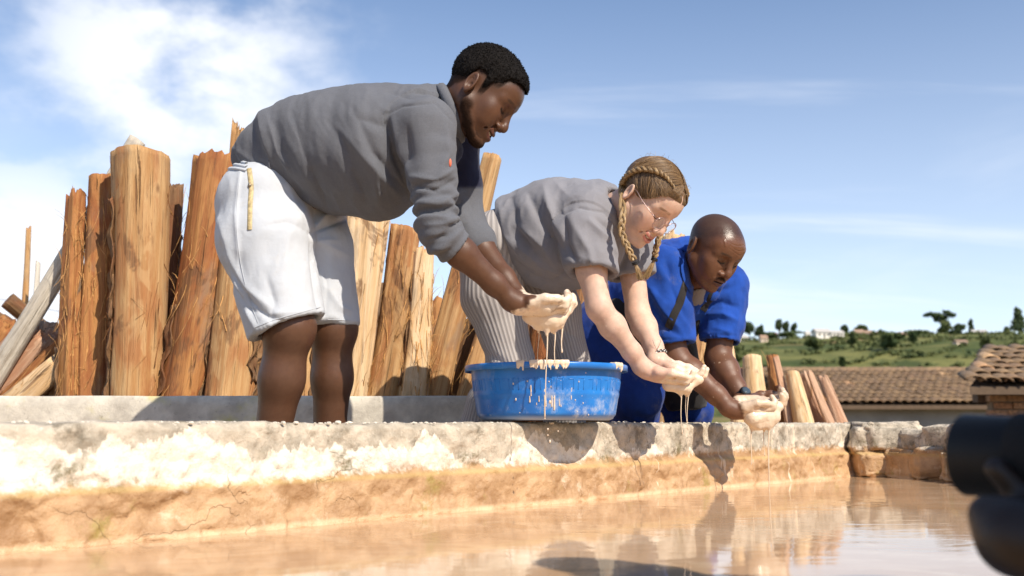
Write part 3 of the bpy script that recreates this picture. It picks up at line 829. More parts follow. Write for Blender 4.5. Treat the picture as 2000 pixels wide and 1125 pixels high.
    for bi in range(bark):
        # a curling flap of bark still clinging to the log
        a = rr.choice([-2.7, -0.35]) + rr.uniform(-0.35, 0.35); z0 = rr.uniform(0.1, 0.5) * L; zl = rr.uniform(0.25, 0.45) * L; aw = rr.uniform(0.25, 0.5)
        gm = Geo(); n1, n2 = 22, 7; V2 = []
        for iu in range(n1):
            for iv in range(n2):
                zz_ = z0 + zl * iu / (n1 - 1); k = min(0.999, zz_ / L)
                aa = a + aw * (iv / (n2 - 1) - 0.5) * (1 - 0.5 * abs(iu / (n1 - 1) - 0.5)) + 0.12 * math.sin(iu * 0.7 + seed)
                base_r = R[int(k * (nl - 1)), int(aa / (2 * math.pi) * na) % na]
                l = 0.004 + 0.018 * abs(iv / (n2 - 1) - 0.5) ** 1.5 * 2 * (0.5 + 0.5 * math.sin(iu * 0.9 + bi)) + 0.006 * vnoise(A([[iu * 0.8, iv * 0.9, seed]]))[0]
                j0 = int(k * (nl - 1))
                V2.append([bx[j0] + math.cos(aa) * (base_r + l), by[j0] + math.sin(aa) * (base_r + l), zz_ + 0.02 * vnoise(A([[iv * 1.3, iu * 0.3, seed + 4.]]))[0]])
        F2 = [[i * n2 + j, i * n2 + j + 1, (i + 1) * n2 + j + 1, (i + 1) * n2 + j] for i in range(n1 - 1) for j in range(n2 - 1)]
        gm.add(A(V2), F2)
        c = child(gm, 'bark_strip', M_wood['bark'])
        md = c.modifiers.new('thickness', 'SOLIDIFY'); md.thickness = 0.004
    return o
LG = 'split logs stacked upright'
log('tall smooth tan log, widest of the stack on the left', (271, 305), (257, 770), 3.52, 108, 100, 'tan', 1, 0.016, fib=40, bark=2)
log('reddish fibrous log leaning behind the widest tan log, sawn flat on top', (196, 345), (186, 770), 3.62, 56, 52, 'red', 2, 0.012, fib=120, bark=2, split=[(-1.2, 0.7)])
log('narrow orange split log at the left end of the upright stack', (160, 388), (143, 770), 3.60, 38, 46, 'red', 3, 0.035, fib=110, bark=1, split=[(-2.2, 0.6), (-0.6, 0.8)])
log('dark bark covered log squeezed behind the widest tan log', (334, 365), (318, 770), 3.70, 44, 60, 'bark', 4, 0.03, fib=90, bark=2)
log('thick red brown log leaning right behind the white shorts', (420, 318), (353, 770), 3.55, 96, 92, 'red', 5, 0.03, fib=60, bark=3)
log('splintered thin plank sticking up behind the grey shirt', (462, 258), (398, 770), 3.72, 30, 34, 'tan', 6, 0.05, fib=16, split=[(-1.57, 0.5)])
log('tan log with grey stains behind the bare right calf', (478, 470), (447, 770), 3.50, 92, 98, 'tan', 7, 0.03, fib=50, bark=2)
log('orange log seen between the two bare calves', (612, 480), (590, 770), 3.56, 60, 64, 'tan', 8, 0.03, fib=40, bark=2)
log('dark split log hidden behind the left knee', (648, 500), (636, 770), 3.70, 60, 66, 'red', 9, 0.03, fib=20)
log('broad pale orange plank right of the white shorts', (718, 424), (684, 770), 3.52, 82, 62, 'pale', 10, 0.012, split=[(-1.57, 0.62)], fib=30, bark=1)
log('flat brown split log with a sawn top beside the forearm', (795, 446), (740, 770), 3.56, 58, 72, 'tan', 11, 0.012, split=[(-1.9, 0.66), (-0.7, 0.8)], fib=60, bark=1)
log('pale stringy log with hanging white fibres', (832, 492), (798, 770), 3.54, 42, 58, 'pale', 12, 0.03, split=[(-1.3, 0.7)], fib=110)
log('longest log, leaning far right with its top against the sky', (964, 308), (846, 770), 3.60, 38, 58, 'tan', 13, 0.014, bend=0.004, fib=30, lean=0.12, split=[(-2.0, 0.75)])
log('dark fibrous split log behind the ribbed trousers', (968, 520), (892, 770), 3.74, 46, 54, 'bark', 14, 0.05, fib=120, bark=1)
log('orange split log leaning behind the left of the blue basin', (985, 560), (920, 770), 3.60, 42, 40, 'tan', 15, 0.03, fib=40, split=[(-1.4, 0.7)])
log('brown log just left of the blue basin', (1000, 590), (952, 770), 3.66, 40, 44, 'tan', 16, 0.03, fib=30)
log('red bark log between the ribbed trouser legs', (1066, 560), (1048, 770), 3.78, 56, 62, 'red', 17, 0.03, fib=90, bark=2)
log('brown knotty log behind the left trouser leg', (1142, 520), (1132, 770), 3.95, 60, 60, 'tan', 18, 0.03, fib=50, bark=2)
log('tan log behind the dark blue trousers', (1180, 600), (1180, 770), 4.15, 70, 70, 'tan', 19, 0.03, fib=20)
log('pale log standing behind the blue jacket', (1325, 470), (1312, 800), 4.5, 44, 50, 'pale', 20, 0.03, fib=20)
log('tan log showing under the blue jacket', (1372, 600), (1345, 800), 4.45, 46, 54, 'tan', 21, 0.03, fib=60)
log('stringy brown log behind the blue knee', (1300, 680), (1290, 800), 4.4, 40, 46, 'tan', 22, 0.03, fib=140, bark=1)
log('thin pale log beside the left forearm of the man in blue', (1408, 610), (1432, 800), 4.9, 20, 26, 'pale', 23, 0.03)
log('short grey brown log behind the watch', (1440, 724), (1455, 815), 5.1, 24, 30, 'pink', 24, 0.02)
log('pale thick log with a sawn top right of the watch', (1470, 698), (1480, 815), 5.0, 36, 48, 'pale', 25, 0.006, bend=0.004)
log('red bark log left of the pale pair by the wall', (1504, 697), (1522, 815), 5.15, 22, 30, 'red', 26, 0.02, bark=1, fib=40)
log('narrow pink split plank beside the red bark log', (1514, 698), (1538, 815), 5.05, 12, 18, 'pink', 27, 0.012, split=[(-1.4, 0.6)])
log('slender cream log leaning left near the wall corner', (1547, 728), (1566, 815), 5.0, 25, 36, 'pale', 28, 0.008, bend=0.004)
log('two toned grey and brown log near the wall corner', (1572, 730), (1602, 815), 5.1, 24, 36, 'pink', 29, 0.02, fib=10)
log('thin pinkish split log, second from the right end', (1584, 728), (1620, 815), 5.0, 12, 18, 'pink', 30, 0.02, split=[(-1.5, 0.6)])
log('rightmost log of the stack, leaning before the tiled roof', (1602, 738), (1638, 815), 5.2, 18, 28, 'pink', 31, 0.02)
for i, (lb, tx, ty, bx_, wd_, vt) in enumerate([
    ('back row log glimpsed left of the bare right calf', 520, 560, 505, 70, 'red'), ('back row log glimpsed behind the bare left calf', 660, 590, 645, 80, 'bark'),
    ('back row log in the gap right of the broad plank', 742, 560, 730, 60, 'bark'), ('back row log behind the pale stringy log', 850, 600, 838, 70, 'red'),
    ('back row log behind the fibrous split log', 930, 640, 915, 70, 'bark'), ('back row log behind the blue basin', 1025, 610, 1012, 80, 'bark'), ('back row log right of the ribbed trousers', 1100, 600, 1090, 80, 'bark'),
    ('back row log behind the dark apron', 1235, 560, 1230, 90, 'bark'), ('back row log left of the blue sleeve hem', 1270, 600, 1262, 70, 'tan')]):
    log(lb, (tx, ty), (bx_, 770), 4.3 + 0.05 * (i % 3) + (0.5 if tx > 1200 else 0), wd_, wd_, vt, 80 + i, 0.03, fib=20)
# grey pole leaning through the stack and thin stakes against the sky
log('long weathered grey pole leaning diagonally behind the logs', (268, 272), (-30, 760), 3.78, 34, 40, 'grey', 40, 0.006, lean=0.0, bend=0.004, name='pole', group=None, cat='pole')
log('thin upright stick standing against the cloud on the left', (54, 447), (46, 640), 5.6, 10, 13, 'tan', 41, 0.02, name='stick', group='sticks against the sky', cat='stick')
log('short forked stick peeping up beside the grey pole', (84, 514), (78, 640), 5.4, 9, 12, 'grey', 42, 0.02, name='stick', group='sticks against the sky', cat='stick')
# pile lying at the far left
PG = 'split logs lying in the left pile'
for i, (lb, tp, bt, Y, w0, w1, wd) in enumerate([
    ('broad pink brown slab on top of the left pile', (78, 648), (-60, 800), 3.85, 70, 90, 'pink'),
    ('pinkish split slab resting over the left pile', (118, 642), (20, 800), 4.05, 60, 70, 'pink'),
    ('stringy brown strip between the slabs of the left pile', (132, 665), (0, 800), 3.78, 34, 46, 'red'),
    ('pale round log end at the bottom of the left pile', (112, 706), (18, 800), 3.64, 44, 54, 'pale'),
    ('short brown wedge beside the orange split log', (128, 712), (92, 800), 3.70, 40, 52, 'tan'),
    ('red slab at the edge of the photo in the left pile', (20, 640), (-70, 790), 3.95, 60, 70, 'red'),
    ('yellowish slab low in the left pile', (40, 672), (-60, 800), 3.90, 40, 60, 'tan'),
    ('brown slab behind the pink slabs', (150, 640), (80, 800), 4.2, 50, 60, 'tan')]):
    log(lb, tp, bt, Y, w0, w1, wd, 50 + i, 0.03, lean=0.0, split=[(-1.5, 0.55)], fib=26, group=PG, extend=True)
for i, (lb, tp, bt, Y, w0) in enumerate([
    ('dark round log with a pale cut end on the far heap', (8, 592), (70, 640), 5.2, 34),
    ('dark log lying at the left edge of the far heap', (-20, 612), (40, 650), 5.3, 40),
    ('black burnt log under the pale cut end', (0, 625), (66, 668), 5.1, 34)]):
    log(lb, tp, bt, Y, w0, w0, 'bark', 70 + i, 0.004, lean=-0.1, group='dark logs on the far heap', extend=True)
gm = Geo()
gm_p = [PX(-40, 575, 14), PX(60, 597, 14), PX(200, 625, 14)]
W1 = spline(gm_p, 12); gm.tube(W1, 0.006, 5)
o = gm.obj('wire', simple_mat('wire_dark', (0.25, 0.27, 0.32), 0.6)); tag(o, 'thin slack wire crossing the low sky on the far left', 'wire')
# ------------------------------------------------------------------ tiled houses below the terrace
def tile_material(name, cols):
    m, t, b = mat(name); q = NT(t); co = q.coord()
    rnd = q.n('ShaderNodeObjectInfo').outputs['Random']
    c = q.ramp(rnd, [(i / max(1, len(cols) - 1), cc) for i, cc in enumerate(cols)])
    c = q.mix(q.math('MULTIPLY', q.smooth(q.noise(co, 16, 6, 0.7), 0.42, 0.66), 0.7), c, (0.10, 0.075, 0.05))
    q.link(c, b.inputs['Base Color']); b.inputs['Roughness'].default_value = 0.9
    q.link(q.bump(q.noise(co, 60, 5, 0.7), 0.6, 0.01), b.inputs['Normal'])
    return m
M_tile = tile_material('clay_tile', [(0.20, 0.125, 0.07), (0.27, 0.17, 0.09), (0.33, 0.21, 0.11), (0.23, 0.15, 0.09), (0.30, 0.18, 0.10)])
M_tile_new = tile_material('clay_tile_pale', [(0.66, 0.42, 0.22), (0.58, 0.33, 0.17), (0.62, 0.45, 0.28)])
def tile_mesh(w, l):
    """barrel tile, tapered, 2 cm thick, along +y, crown up"""
    V = []; n = 7
    for yy, k in ((0, 1.0), (l, 0.86)):
        for r in (1.0, 0.80):
            for j in range(n):
                a = math.pi * (0.04 + 0.92 * j / (n - 1))
                V.append([math.cos(a) * w / 2 * k * r, yy, math.sin(a) * w * 0.34 * k * r + (0.012 if yy == 0 else -0.012)])
    F2 = []
    for j in range(n - 1):
        F2 += [[j, j + 1, 2 * n + j + 1, 2 * n + j], [n + j, 3 * n + j, 3 * n + j + 1, n + j + 1], [j, n + j, n + j + 1, j + 1], [2 * n + j, 2 * n + j + 1, 3 * n + j + 1, 3 * n + j]]
    F2 += [[0, 2 * n, 3 * n, n], [n - 1, 2 * n - 1, 4 * n - 1, 3 * n - 1]]
    me = bpy.data.meshes.new('roof_tile'); me.from_pydata(V, [], F2)
    me.polygons.foreach_set('use_smooth', np.ones(len(F2), bool)); me.update()
    return me
def tiled_roof(parent, e0, e1, up, rows, cols, w, l, new=(), jitter=0.012, only=None):
    """e0,e1: ends of the eave; up: vector from eave to ridge"""
    e0 = A(e0); e1 = A(e1); up = A(up); ex = unit(e1 - e0); eu = unit(up); ez = np.cross(ex, eu)
    if ez[2] < 0: ez = -ez; 
    me = tile_mesh(w, l); me.materials.append(M_tile); me2 = me.copy(); me2.materials[0] = M_tile_new
    step_u = np.linalg.norm(up) / rows; step_x = np.linalg.norm(e1 - e0) / cols
    R = Matrix((Vector(ex), Vector(eu), Vector(np.cross(ex, eu)))).transposed()
    for r in range(rows):
        for c in range(cols):
            if only and not only(r, c): continue
            o = bpy.data.objects.new('roof_tile', me2 if (r, c) in new else me)
            p = e0 + ex * (c + 0.5) * step_x + eu * (r * step_u - 0.03) + ez * (0.02 + random.uniform(0, jitter)) + ex * random.uniform(-jitter, jitter)
            Rj = R.to_4x4() @ Matrix.Rotation(random.uniform(-0.05, 0.05), 4, 'Z')
            o.matrix_world = Matrix.Translation(Vector(p - BASE[parent.name])) @ Rj
            COL.objects.link(o); o.parent = parent
M_plaster = simple_mat('grey_plaster', (0.30, 0.29, 0.27), 0.95, 0.2, 0.5, 40, var=0.2, vscale=1.2)
M_timber = simple_mat('roof_timber', (0.12, 0.08, 0.05), 0.9)
def long_house():
    Ye, Yr = 21.0, 24.5
    a = PX(1560, 787, Ye); b_ = PX(1960, 800, Ye); rz = PX(1700, 726, Yr)[2]
    a[2] = b_[2] = PX(1720, 789, Ye)[2]
    gz = float(ground_h(A([a[0]]), A([Ye]))[0]) - 0.2
    h = empty('long_house', ((a[0] + b_[0]) / 2, Ye, gz), 'long low house with a dark clay tile roof and grey plaster wall', 'house')
    x0, x1 = a[0], b_[0] + 1.0; up = A([0, Yr - Ye, rz - a[2]])
    gm = Geo(); gm.box(((x0 + x1) / 2, (Ye + 0.35 + Yr + 3) / 2, (gz + a[2]) / 2 - 0.05), (x1 - x0) / 2 - 0.25, (Yr + 3 - Ye - 0.35) / 2, (a[2] - gz) / 2)
    gm.obj('wall', M_plaster, h, smooth=False)
    gm = Geo()
    n0 = A([0, -up[2], up[1]]) / np.hypot(up[1], up[2]) * -0.05
    V = [[x0, Ye, a[2]], [x1, Ye, a[2]], [x1, Yr, rz], [x0, Yr, rz], [x1, 2 * Yr - Ye, a[2]], [x0, 2 * Yr - Ye, a[2]]]
    V = A(V) - A([0, 0, 0.03]); V2 = V - A([0, 0, 0.08])
    gm.add(np.vstack([V, V2]), [[0, 1, 2, 3], [3, 2, 4, 5], [7, 6, 9, 8], [8, 9, 11, 10], [0, 6, 7, 1], [1, 7, 8, 2], [2, 8, 10, 4], [4, 10, 11, 5], [5, 11, 9, 3], [3, 9, 6, 0]])
    gm.obj('roof', M_timber, h, smooth=False)
    tiled_roof(h, (x0, Ye, a[2]), (x1, Ye, a[2]), up, 10, 30, 0.19, 0.5, new={(5, 9), (8, 24), (1, 25), (2, 25), (2, 26), (1, 26), (3, 26), (0, 25)})
    gm = Geo()
    for i in range(13):
        xx = x0 + (x1 - x0) * (i + 0.5) / 13
        gm2 = Geo(); ang = np.linspace(0.05, math.pi - 0.05, 7); W_ = (x1 - x0) / 13 * 0.54
        V = [[xx + s * W_, Yr + math.cos(t) * 0.13, rz + 0.02 + math.sin(t) * (0.09 + 0.015 * (s > 0))] for s in (-1, 1) for t in ang]
        gm2.add(A(V), [[j, j + 1, 7 + j + 1, 7 + j] for j in range(6)])
        gm2.obj('ridge_tile', M_tile, h)
long_house()
def near_house():
    Ye, Yr = 9.6, 11.6
    a = PX(1893, 752, Ye); b_ = PX(2100, 752, Ye); rz = PX(1960, 686, Yr)[2]
    gz = float(ground_h(A([a[0]]), A([Ye]))[0]) - 0.2
    h = empty('brick_house', (a[0], Ye, gz), 'nearer brick house with big clay roof tiles at the right edge', 'house')
    x0, x1 = a[0], b_[0]; up = A([1.25, Yr - Ye, rz - a[2]])
    gm = Geo(); V = A([[x0, Ye, a[2]], [x1, Ye, a[2]], [x1 + 1.25, Yr, rz], [x0 + 1.25, Yr, rz], [x1 + 2.9, Yr + 2, a[2]], [x0 + 2.9, Yr + 2, a[2]]]) - A([0, 0, 0.02])
    V2 = V - A([0, 0, 0.07])
    gm.add(np.vstack([V, V2]), [[0, 1, 2, 3], [3, 2, 4, 5], [7, 6, 9, 8], [8, 9, 11, 10], [0, 6, 7, 1], [1, 7, 8, 2], [2, 8, 10, 4], [4, 10, 11, 5], [5, 11, 9, 3], [3, 9, 6, 0]])
    gm.obj('roof', M_timber, h, smooth=False)
    tiled_roof(h, (x0, Ye, a[2]), (x1, Ye, a[2]), up, 7, 8, 0.20, 0.46, new={(4, 0), (2, 0)}, jitter=0.02)
    # dark box behind a brick pier; the room's shade is its colour
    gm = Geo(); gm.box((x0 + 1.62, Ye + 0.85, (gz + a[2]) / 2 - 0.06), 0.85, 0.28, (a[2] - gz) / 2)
    gm.obj('wall', simple_mat('painted_room_shade', (0.09, 0.06, 0.04), 0.95), h, smooth=False)
    me = bpy.data.meshes.new('brick'); gmb = Geo(); gmb.box((0, 0, 0), 0.085, 0.055, 0.029)
    me.from_pydata(np.vstack(gmb.V).tolist(), [], gmb.F); M_brick = tile_material('fired_brick', [(0.36, 0.17, 0.08), (0.44, 0.24, 0.12), (0.30, 0.15, 0.08), (0.48, 0.30, 0.17)]); me.materials.append(M_brick)
    c0 = PX(1962, 770, Ye + 0.35)
    for r in range(26):
        for k in range(2):
            o = bpy.data.objects.new('brick', me); COL.objects.link(o); o.parent = h
            o.location = Vector(A([c0[0] + (k - 0.5) * 0.185 + (r % 2) * 0.05 + random.uniform(-.006, .006), c0[1] + random.uniform(-.008, .008), a[2] - 0.12 - r * 0.072]) - BASE[h.name])
            o.rotation_euler.z = random.uniform(-0.03, 0.03)
    gm = Geo(); gm.box((c0[0] + 0.02, c0[1] + 0.03, a[2] - 0.12 - 0.93), 0.165, 0.05, 0.97)
    gm.obj('mortar', simple_mat('mortar', (0.24, 0.18, 0.12), 0.95), h, smooth=False)
    gm = Geo(); gm.box((c0[0] + 0.75, c0[1] + 0.1, a[2] - 0.11), 1.0, 0.06, 0.045); gm.obj('beam', M_timber, h, smooth=False)
near_house()

# ------------------------------------------------------------------ far hillside: trees, hedges, houses
M_leaf = []
for i, c in enumerate([((0.042, 0.068, 0.024), (0.10, 0.125, 0.042)), ((0.065, 0.085, 0.03), (0.14, 0.155, 0.055)), ((0.034, 0.055, 0.024), (0.075, 0.098, 0.038))]):
    m, t, b = mat('foliage'); q = NT(t); co = q.coord()
    q.link(q.mix(q.smooth(q.noise(co, 0.9, 4, 0.6), 0.35, 0.65), c[0], c[1]), b.inputs['Base Color']); b.inputs['Roughness'].default_value = 0.7
    b.inputs['Specular IOR Level'].default_value = 0.2
    M_leaf.append(m)
M_trunk = simple_mat('tree_bark', (0.13, 0.09, 0.06), 0.9)
def hill_Y(px, py, Y0=60, Y1=420):
    d = A(pix_dir(px, py)); 
    for t in np.linspace(Y0, Y1, 700):
        p = EYE + d * t / d[1]
        if p[2] < ground_h(A([p[0]]), A([p[1]]))[0]: return p
    return None
def on_ground(px, Y):
    """foot of something on the hill"""
    x = (px - 1000) / F_PX * Y * 1.0
    for _ in range(3):
        z = float(ground_h(A([x]), A([Y]))[0]); dep = Y * CP + (z - EYE[2]) * SP; x = (px - 1000) / F_PX * dep
    return A([x, Y, z])
def far_Y(Y): return 148 + (Y - 175) * 0.35 if Y > 175 else Y * 0.95
def leaves(gm, blobs, n, size, rr):
    """n small leaf sprays spread through ellipsoid clumps"""
    g_ = np.random.default_rng(rr.randrange(1 << 30)); k = g_.integers(0, len(blobs), n)
    C = A([b[0] for b in blobs])[k]; Rb = A([b[1] for b in blobs])[k]
    un = lambda v: v / (np.linalg.norm(v, axis=1)[:, None] + 1e-9)
    d = un(g_.normal(size=(n, 3))); p = C + d * Rb * (g_.random(n) ** 0.35)[:, None]
    a = un(g_.normal(size=(n, 3))); b2 = un(np.cross(a, d)); s = (size * g_.uniform(0.6, 1.5, n))[:, None]
    V = np.stack([p - a * s, p + b2 * s * 0.7 - d * s * 0.2, p + a * s, p - b2 * s * 0.7 - d * s * 0.2], 1).reshape(-1, 3)
    gm.add(V, np.arange(4 * n).reshape(n, 4))
def tree(px, Y, hpx, wpx, label, shape='round', seed=1, mt=0, trunk=0.35, cat='tree', name='tree', group='trees along the far hill'):
    Y = far_Y(Y); rr = random.Random(seed); g0 = on_ground(px, Y); mpp = MPP(Y); H = hpx * mpp; W = wpx * mpp / 2
    t = empty(name, g0 - A([0, 0, 0.3]), label, cat, group)
    blobs = []
    if shape == 'umbrella':
        for i in range(12): blobs.append((g0 + A([rr.uniform(-W, W) * 0.85, rr.uniform(-W, W) * 0.6, H * rr.uniform(0.80, 0.94)]), (W * 0.30, W * 0.30, H * 0.07)))
        for i in range(4): blobs.append((g0 + A([rr.uniform(-W, W) * 0.4, 0, H * rr.uniform(0.6, 0.8)]), (W * 0.22, W * 0.2, H * 0.08)))
    elif shape == 'cone':
        for i in range(9):
            k = i / 8; blobs.append((g0 + A([rr.uniform(-.2, .2) * W, 0, H * (0.25 + 0.72 * k)]), (W * (1 - 0.75 * k) * 0.8, W * (1 - 0.75 * k) * 0.8, H * 0.1)))
    else:
        for i in range(11):
            a = rr.uniform(0, 6.28); q_ = rr.random() ** 0.5
            zc_ = (1 - trunk) * rr.uniform(0.25, 0.8) + trunk
            blobs.append((g0 + A([math.cos(a) * W * 0.62 * q_, math.sin(a) * W * 0.62 * q_, H * zc_]), (W * rr.uniform(0.3, 0.46), W * 0.4, H * rr.uniform(0.12, 0.22))))
    gm = Geo(); leaves(gm, blobs, 850 if hpx > 25 else 420, max(0.25, W * 0.10), rr)
    gm.obj('crown', M_leaf[mt], t, smooth=False)
    if trunk > 0:
        gm = Geo(); top = g0 + A([0.02 * H, 0, H * (0.75 if shape == 'umbrella' else 0.6)])
        gm.tube(spline([g0 - A([0, 0, 0.5]), g0 + A([0.03 * H, 0, H * 0.3]), top], 8), np.linspace(0.05 * H * 0.7, 0.018 * H, 8), 7)
        for k in range(5):
            bb = blobs[rr.randrange(len(blobs))][0]; s0 = g0 + (top - g0) * rr.uniform(0.5, 0.9)
            gm.tube(spline([s0, (s0 + bb) / 2 + A([0, 0, -0.02 * H]), bb], 6), np.linspace(0.014 * H, 0.005 * H, 6), 5)
        gm.obj('trunk', M_trunk, t)
    return t
FAR = 205
tree(1838, 190, 52, 52, 'flat topped dark umbrella tree, biggest on the hill skyline', 'umbrella', 1, 2, 0.5)
tree(1650, 200, 26, 13, 'tiny lone round tree on a thin stem on the skyline', 'round', 2, 2, 0.55)
tree(1682, 200, 27, 30, 'bushy skyline tree left of the pale houses', 'round', 3, 0)
tree(1876, 188, 28, 22, 'rounded tree right of the umbrella tree', 'round', 4, 2, 0.2)
tree(1897, 190, 34, 13, 'slim pointed tree right of the rounded tree', 'cone', 5, 2, 0.2)
tree(1968, 170, 30, 16, 'small skyline tree left of the big tree at the right edge', 'round', 6, 2, 0.3)
tree(1992, 150, 50, 40, 'big dark tree at the right edge of the photo', 'cone', 7, 2, 0.15)
tree(1463, 190, 38, 26, 'dark tree at the left of the hill above the jacket sleeve', 'round', 8, 2, 0.3)
tree(1484, 195, 30, 20, 'dark bushy tree beside the small white house', 'round', 9, 2, 0.2)
tree(1428, 185, 26, 24, 'dark tree half hidden by the jacket sleeve', 'round', 10, 0, 0.2)
for i, px in enumerate((1522, 1535, 1551)):
    tree(px, 200, 36 - i * 4, 12, ('left', 'middle', 'right')[i] + ' one of three tall trees in a row on the skyline', 'round', 11 + i, 2, 0.5)
tree(1745, 120, 38, 52, 'broad dark green bush in the middle of the hillside', 'round', 20, 0, 0, 'bush', 'bush', 'bushes on the hillside')
tree(1665, 130, 30, 26, 'light green bush left of the broad bush', 'round', 21, 1, 0, 'bush', 'bush', 'bushes on the hillside')
tree(1590, 130, 28, 40, 'bright green bush below the white houses', 'round', 22, 1, 0, 'bush', 'bush', 'bushes on the hillside')
tree(1785, 125, 26, 18, 'narrow dark bush right of the broad bush', 'round', 23, 0, 0, 'bush', 'bush', 'bushes on the hillside')
tree(1845, 150, 30, 30, 'pale green bush below the umbrella tree', 'round', 24, 1, 0, 'bush', 'bush', 'bushes on the hillside')
tree(1930, 110, 34, 24, 'olive bush above the nearer tiled roof', 'round', 25, 1, 0, 'bush', 'bush', 'bushes on the hillside')
tree(1440, 120, 36, 40, 'bright green bush beside the short logs', 'round', 26, 1, 0, 'bush', 'bush', 'bushes on the hillside')
tree(1645, 110, 22, 12, 'thin dark bush just above the long roof', 'round', 27, 0, 0, 'bush', 'bush', 'bushes on the hillside')
for i, (px, w) in enumerate([(1500, 40), (1540, 60), (1615, 50), (1640, 40), (1710, 50), (1790, 60), (1860, 40)]):
    tree(px, 196 - i, 15, w, ['low hedge under the three tall trees', 'long low hedge left of the small pink roof', 'low hedge on the skyline left of the lone tree', 'low scrub under the lone round tree', 'low scrub below the bushy skyline tree', 'low scrub in front of the pale skyline houses', 'low hedge between umbrella tree and rounded tree'][i], 'round', 30 + i, 0 if i % 2 else 2, 0, 'hedge', 'hedge', 'hedges along the skyline')
M_hwall = simple_mat('house_plaster', (0.70, 0.55, 0.42), 0.9); M_hroof = simple_mat('house_roof', (0.36, 0.24, 0.17), 0.9); M_hwin = simple_mat('house_window', (0.05, 0.04, 0.04), 0.5)
M_hwall2 = simple_mat('house_whitewash', (0.82, 0.77, 0.69), 0.9); M_hroof2 = simple_mat('house_roof_red', (0.42, 0.14, 0.09), 0.9); M_hroof3 = simple_mat('house_roof_iron', (0.50, 0.47, 0.43), 0.6)
def house(px, Y, wpx, hpx, label, wall, roof, turn=0.0):
    Y = far_Y(Y); g0 = on_ground(px, Y); m = MPP(Y); w, h = wpx * m / 2, hpx * m; d = w * 0.7
    t = empty('house', g0 - A([0, 0, 0.4]), label, 'house', 'houses on the far hill')
    c, s = math.cos(turn), math.sin(turn); R = A([[c, -s, 0], [s, c, 0], [0, 0, 1]])
    gm = Geo(); gm.box(g0 + A([0, 0, h * 0.3 - 0.5]), w, d, h * 0.3 + 0.5, R); gm.obj('wall', wall, t, smooth=False)
    V = A([[-w * 1.1, -d * 1.15, 0.6 * h], [w * 1.1, -d * 1.15, 0.6 * h], [w * 1.1, 0, h], [-w * 1.1, 0, h], [w * 1.1, d * 1.15, 0.6 * h], [-w * 1.1, d * 1.15, 0.6 * h]])
    V = (np.vstack([V, V - A([0, 0, 0.12])]) + A([0, 0, 0.05])) @ R.T + g0
    gm = Geo(); gm.add(V, [[0, 1, 2, 3], [3, 2, 4, 5], [7, 6, 9, 8], [8, 9, 11, 10], [0, 6, 7, 1], [1, 7, 8, 2], [2, 8, 10, 4], [4, 10, 11, 5], [5, 11, 9, 3], [3, 9, 6, 0]])
    gm.add(A([[w, -d, .6 * h], [w, d, .6 * h], [w, 0, h * 0.98], [-w, -d, .6 * h], [-w, d, .6 * h], [-w, 0, h * 0.98]]) @ R.T + g0, [[0, 1, 2], [3, 5, 4]])
    gm.obj('roof', roof, t, smooth=False)
    for k, xo in enumerate((-0.55, 0.1, 0.6)):
        gm = Geo(); hh = h * (0.22 if k == 1 else 0.12); gm.box(g0 + R @ A([xo * w, -d - 0.02, (0.24 if k == 1 else 0.32) * h]), w * 0.09, 0.05, hh, R)
        gm.obj('door' if k == 1 else 'window', M_hwin, t, smooth=False)
HS = [(1445, 180, 26, 13, 'small cream house beside the dark tree above the logs', M_hwall2, M_hroof3), (1491, 150, 14, 13, 'tiny pale hut below the dark bushy tree', M_hwall, M_hroof),
      (1508, 205, 20, 14, 'small house with a red roof among the hedges', M_hwall, M_hroof2), (1577, 190, 10, 12, 'tiny white hut at the end of the hedge', M_hwall2, M_hroof3),
      (1604, 150, 30, 18, 'white gabled house on the slope', M_hwall2, M_hroof3), (1632, 150, 26, 13, 'low white shed right of the white gabled house', M_hwall2, M_hroof3), (1620, 205, 14, 9, 'small brown roofed house above the white gabled house', M_hwall, M_hroof),
      (1677, 185, 16, 15, 'cream house below the bushy skyline tree', M_hwall, M_hroof), (1694, 185, 16, 13, 'brown hut right of the cream house', M_hwall, M_hroof),
      (1720, 200, 18, 14, 'leftmost pale house in the skyline row', M_hwall2, M_hroof), (1742, 202, 20, 12, 'brown roofed house second in the skyline row', M_hwall, M_hroof), (1762, 200, 18, 12, 'cream house in the middle of the skyline row', M_hwall2, M_hroof), (1783, 202, 14, 11, 'small house fourth in the skyline row', M_hwall, M_hroof), (1790, 195, 20, 15, 'tallest pale house right of the skyline row', M_hwall2, M_hroof3),
      (1912, 180, 26, 14, 'white house between the slim tree and the right edge', M_hwall2, M_hroof3), (1875, 120, 22, 7, 'low brown hut in the fields', M_hwall, M_hroof)]
for i, a in enumerate(HS): house(*a, turn=random.uniform(-0.35, 0.35))
# scrub and terrace edges over the slope, too many and too small to tell apart
gm = Geo(); rr = random.Random(77)
for k in range(150):
    px = rr.uniform(1400, 2050); Y = rr.uniform(62, 150); g0 = on_ground(px, Y); s_ = rr.uniform(0.25, 0.8)
    leaves(gm, [(g0 + A([rr.uniform(-s_, s_) * 2, 0, s_ * 0.3]), (s_ * 1.6, s_, s_ * 0.5)) for _ in range(3)], 36, 0.22, rr)
for k in range(9):
    Y = 66 + k * 10 + rr.uniform(-3, 3); x0_ = rr.uniform(1420, 1700); ln = rr.uniform(150, 330)
    for j in range(26):
        g0 = on_ground(x0_ + ln * j / 26, Y + 2.5 * math.sin(j * 0.4 + k)); leaves(gm, [(g0 + A([0, 0, 0.15]), (0.7, 0.4, 0.3))], 16, 0.2, rr)
o = gm.obj('scrub', M_leaf[1], None, smooth=False, kind='stuff'); tag(o, 'scattered green scrub and hedge lines over the far hillside', 'scrub')
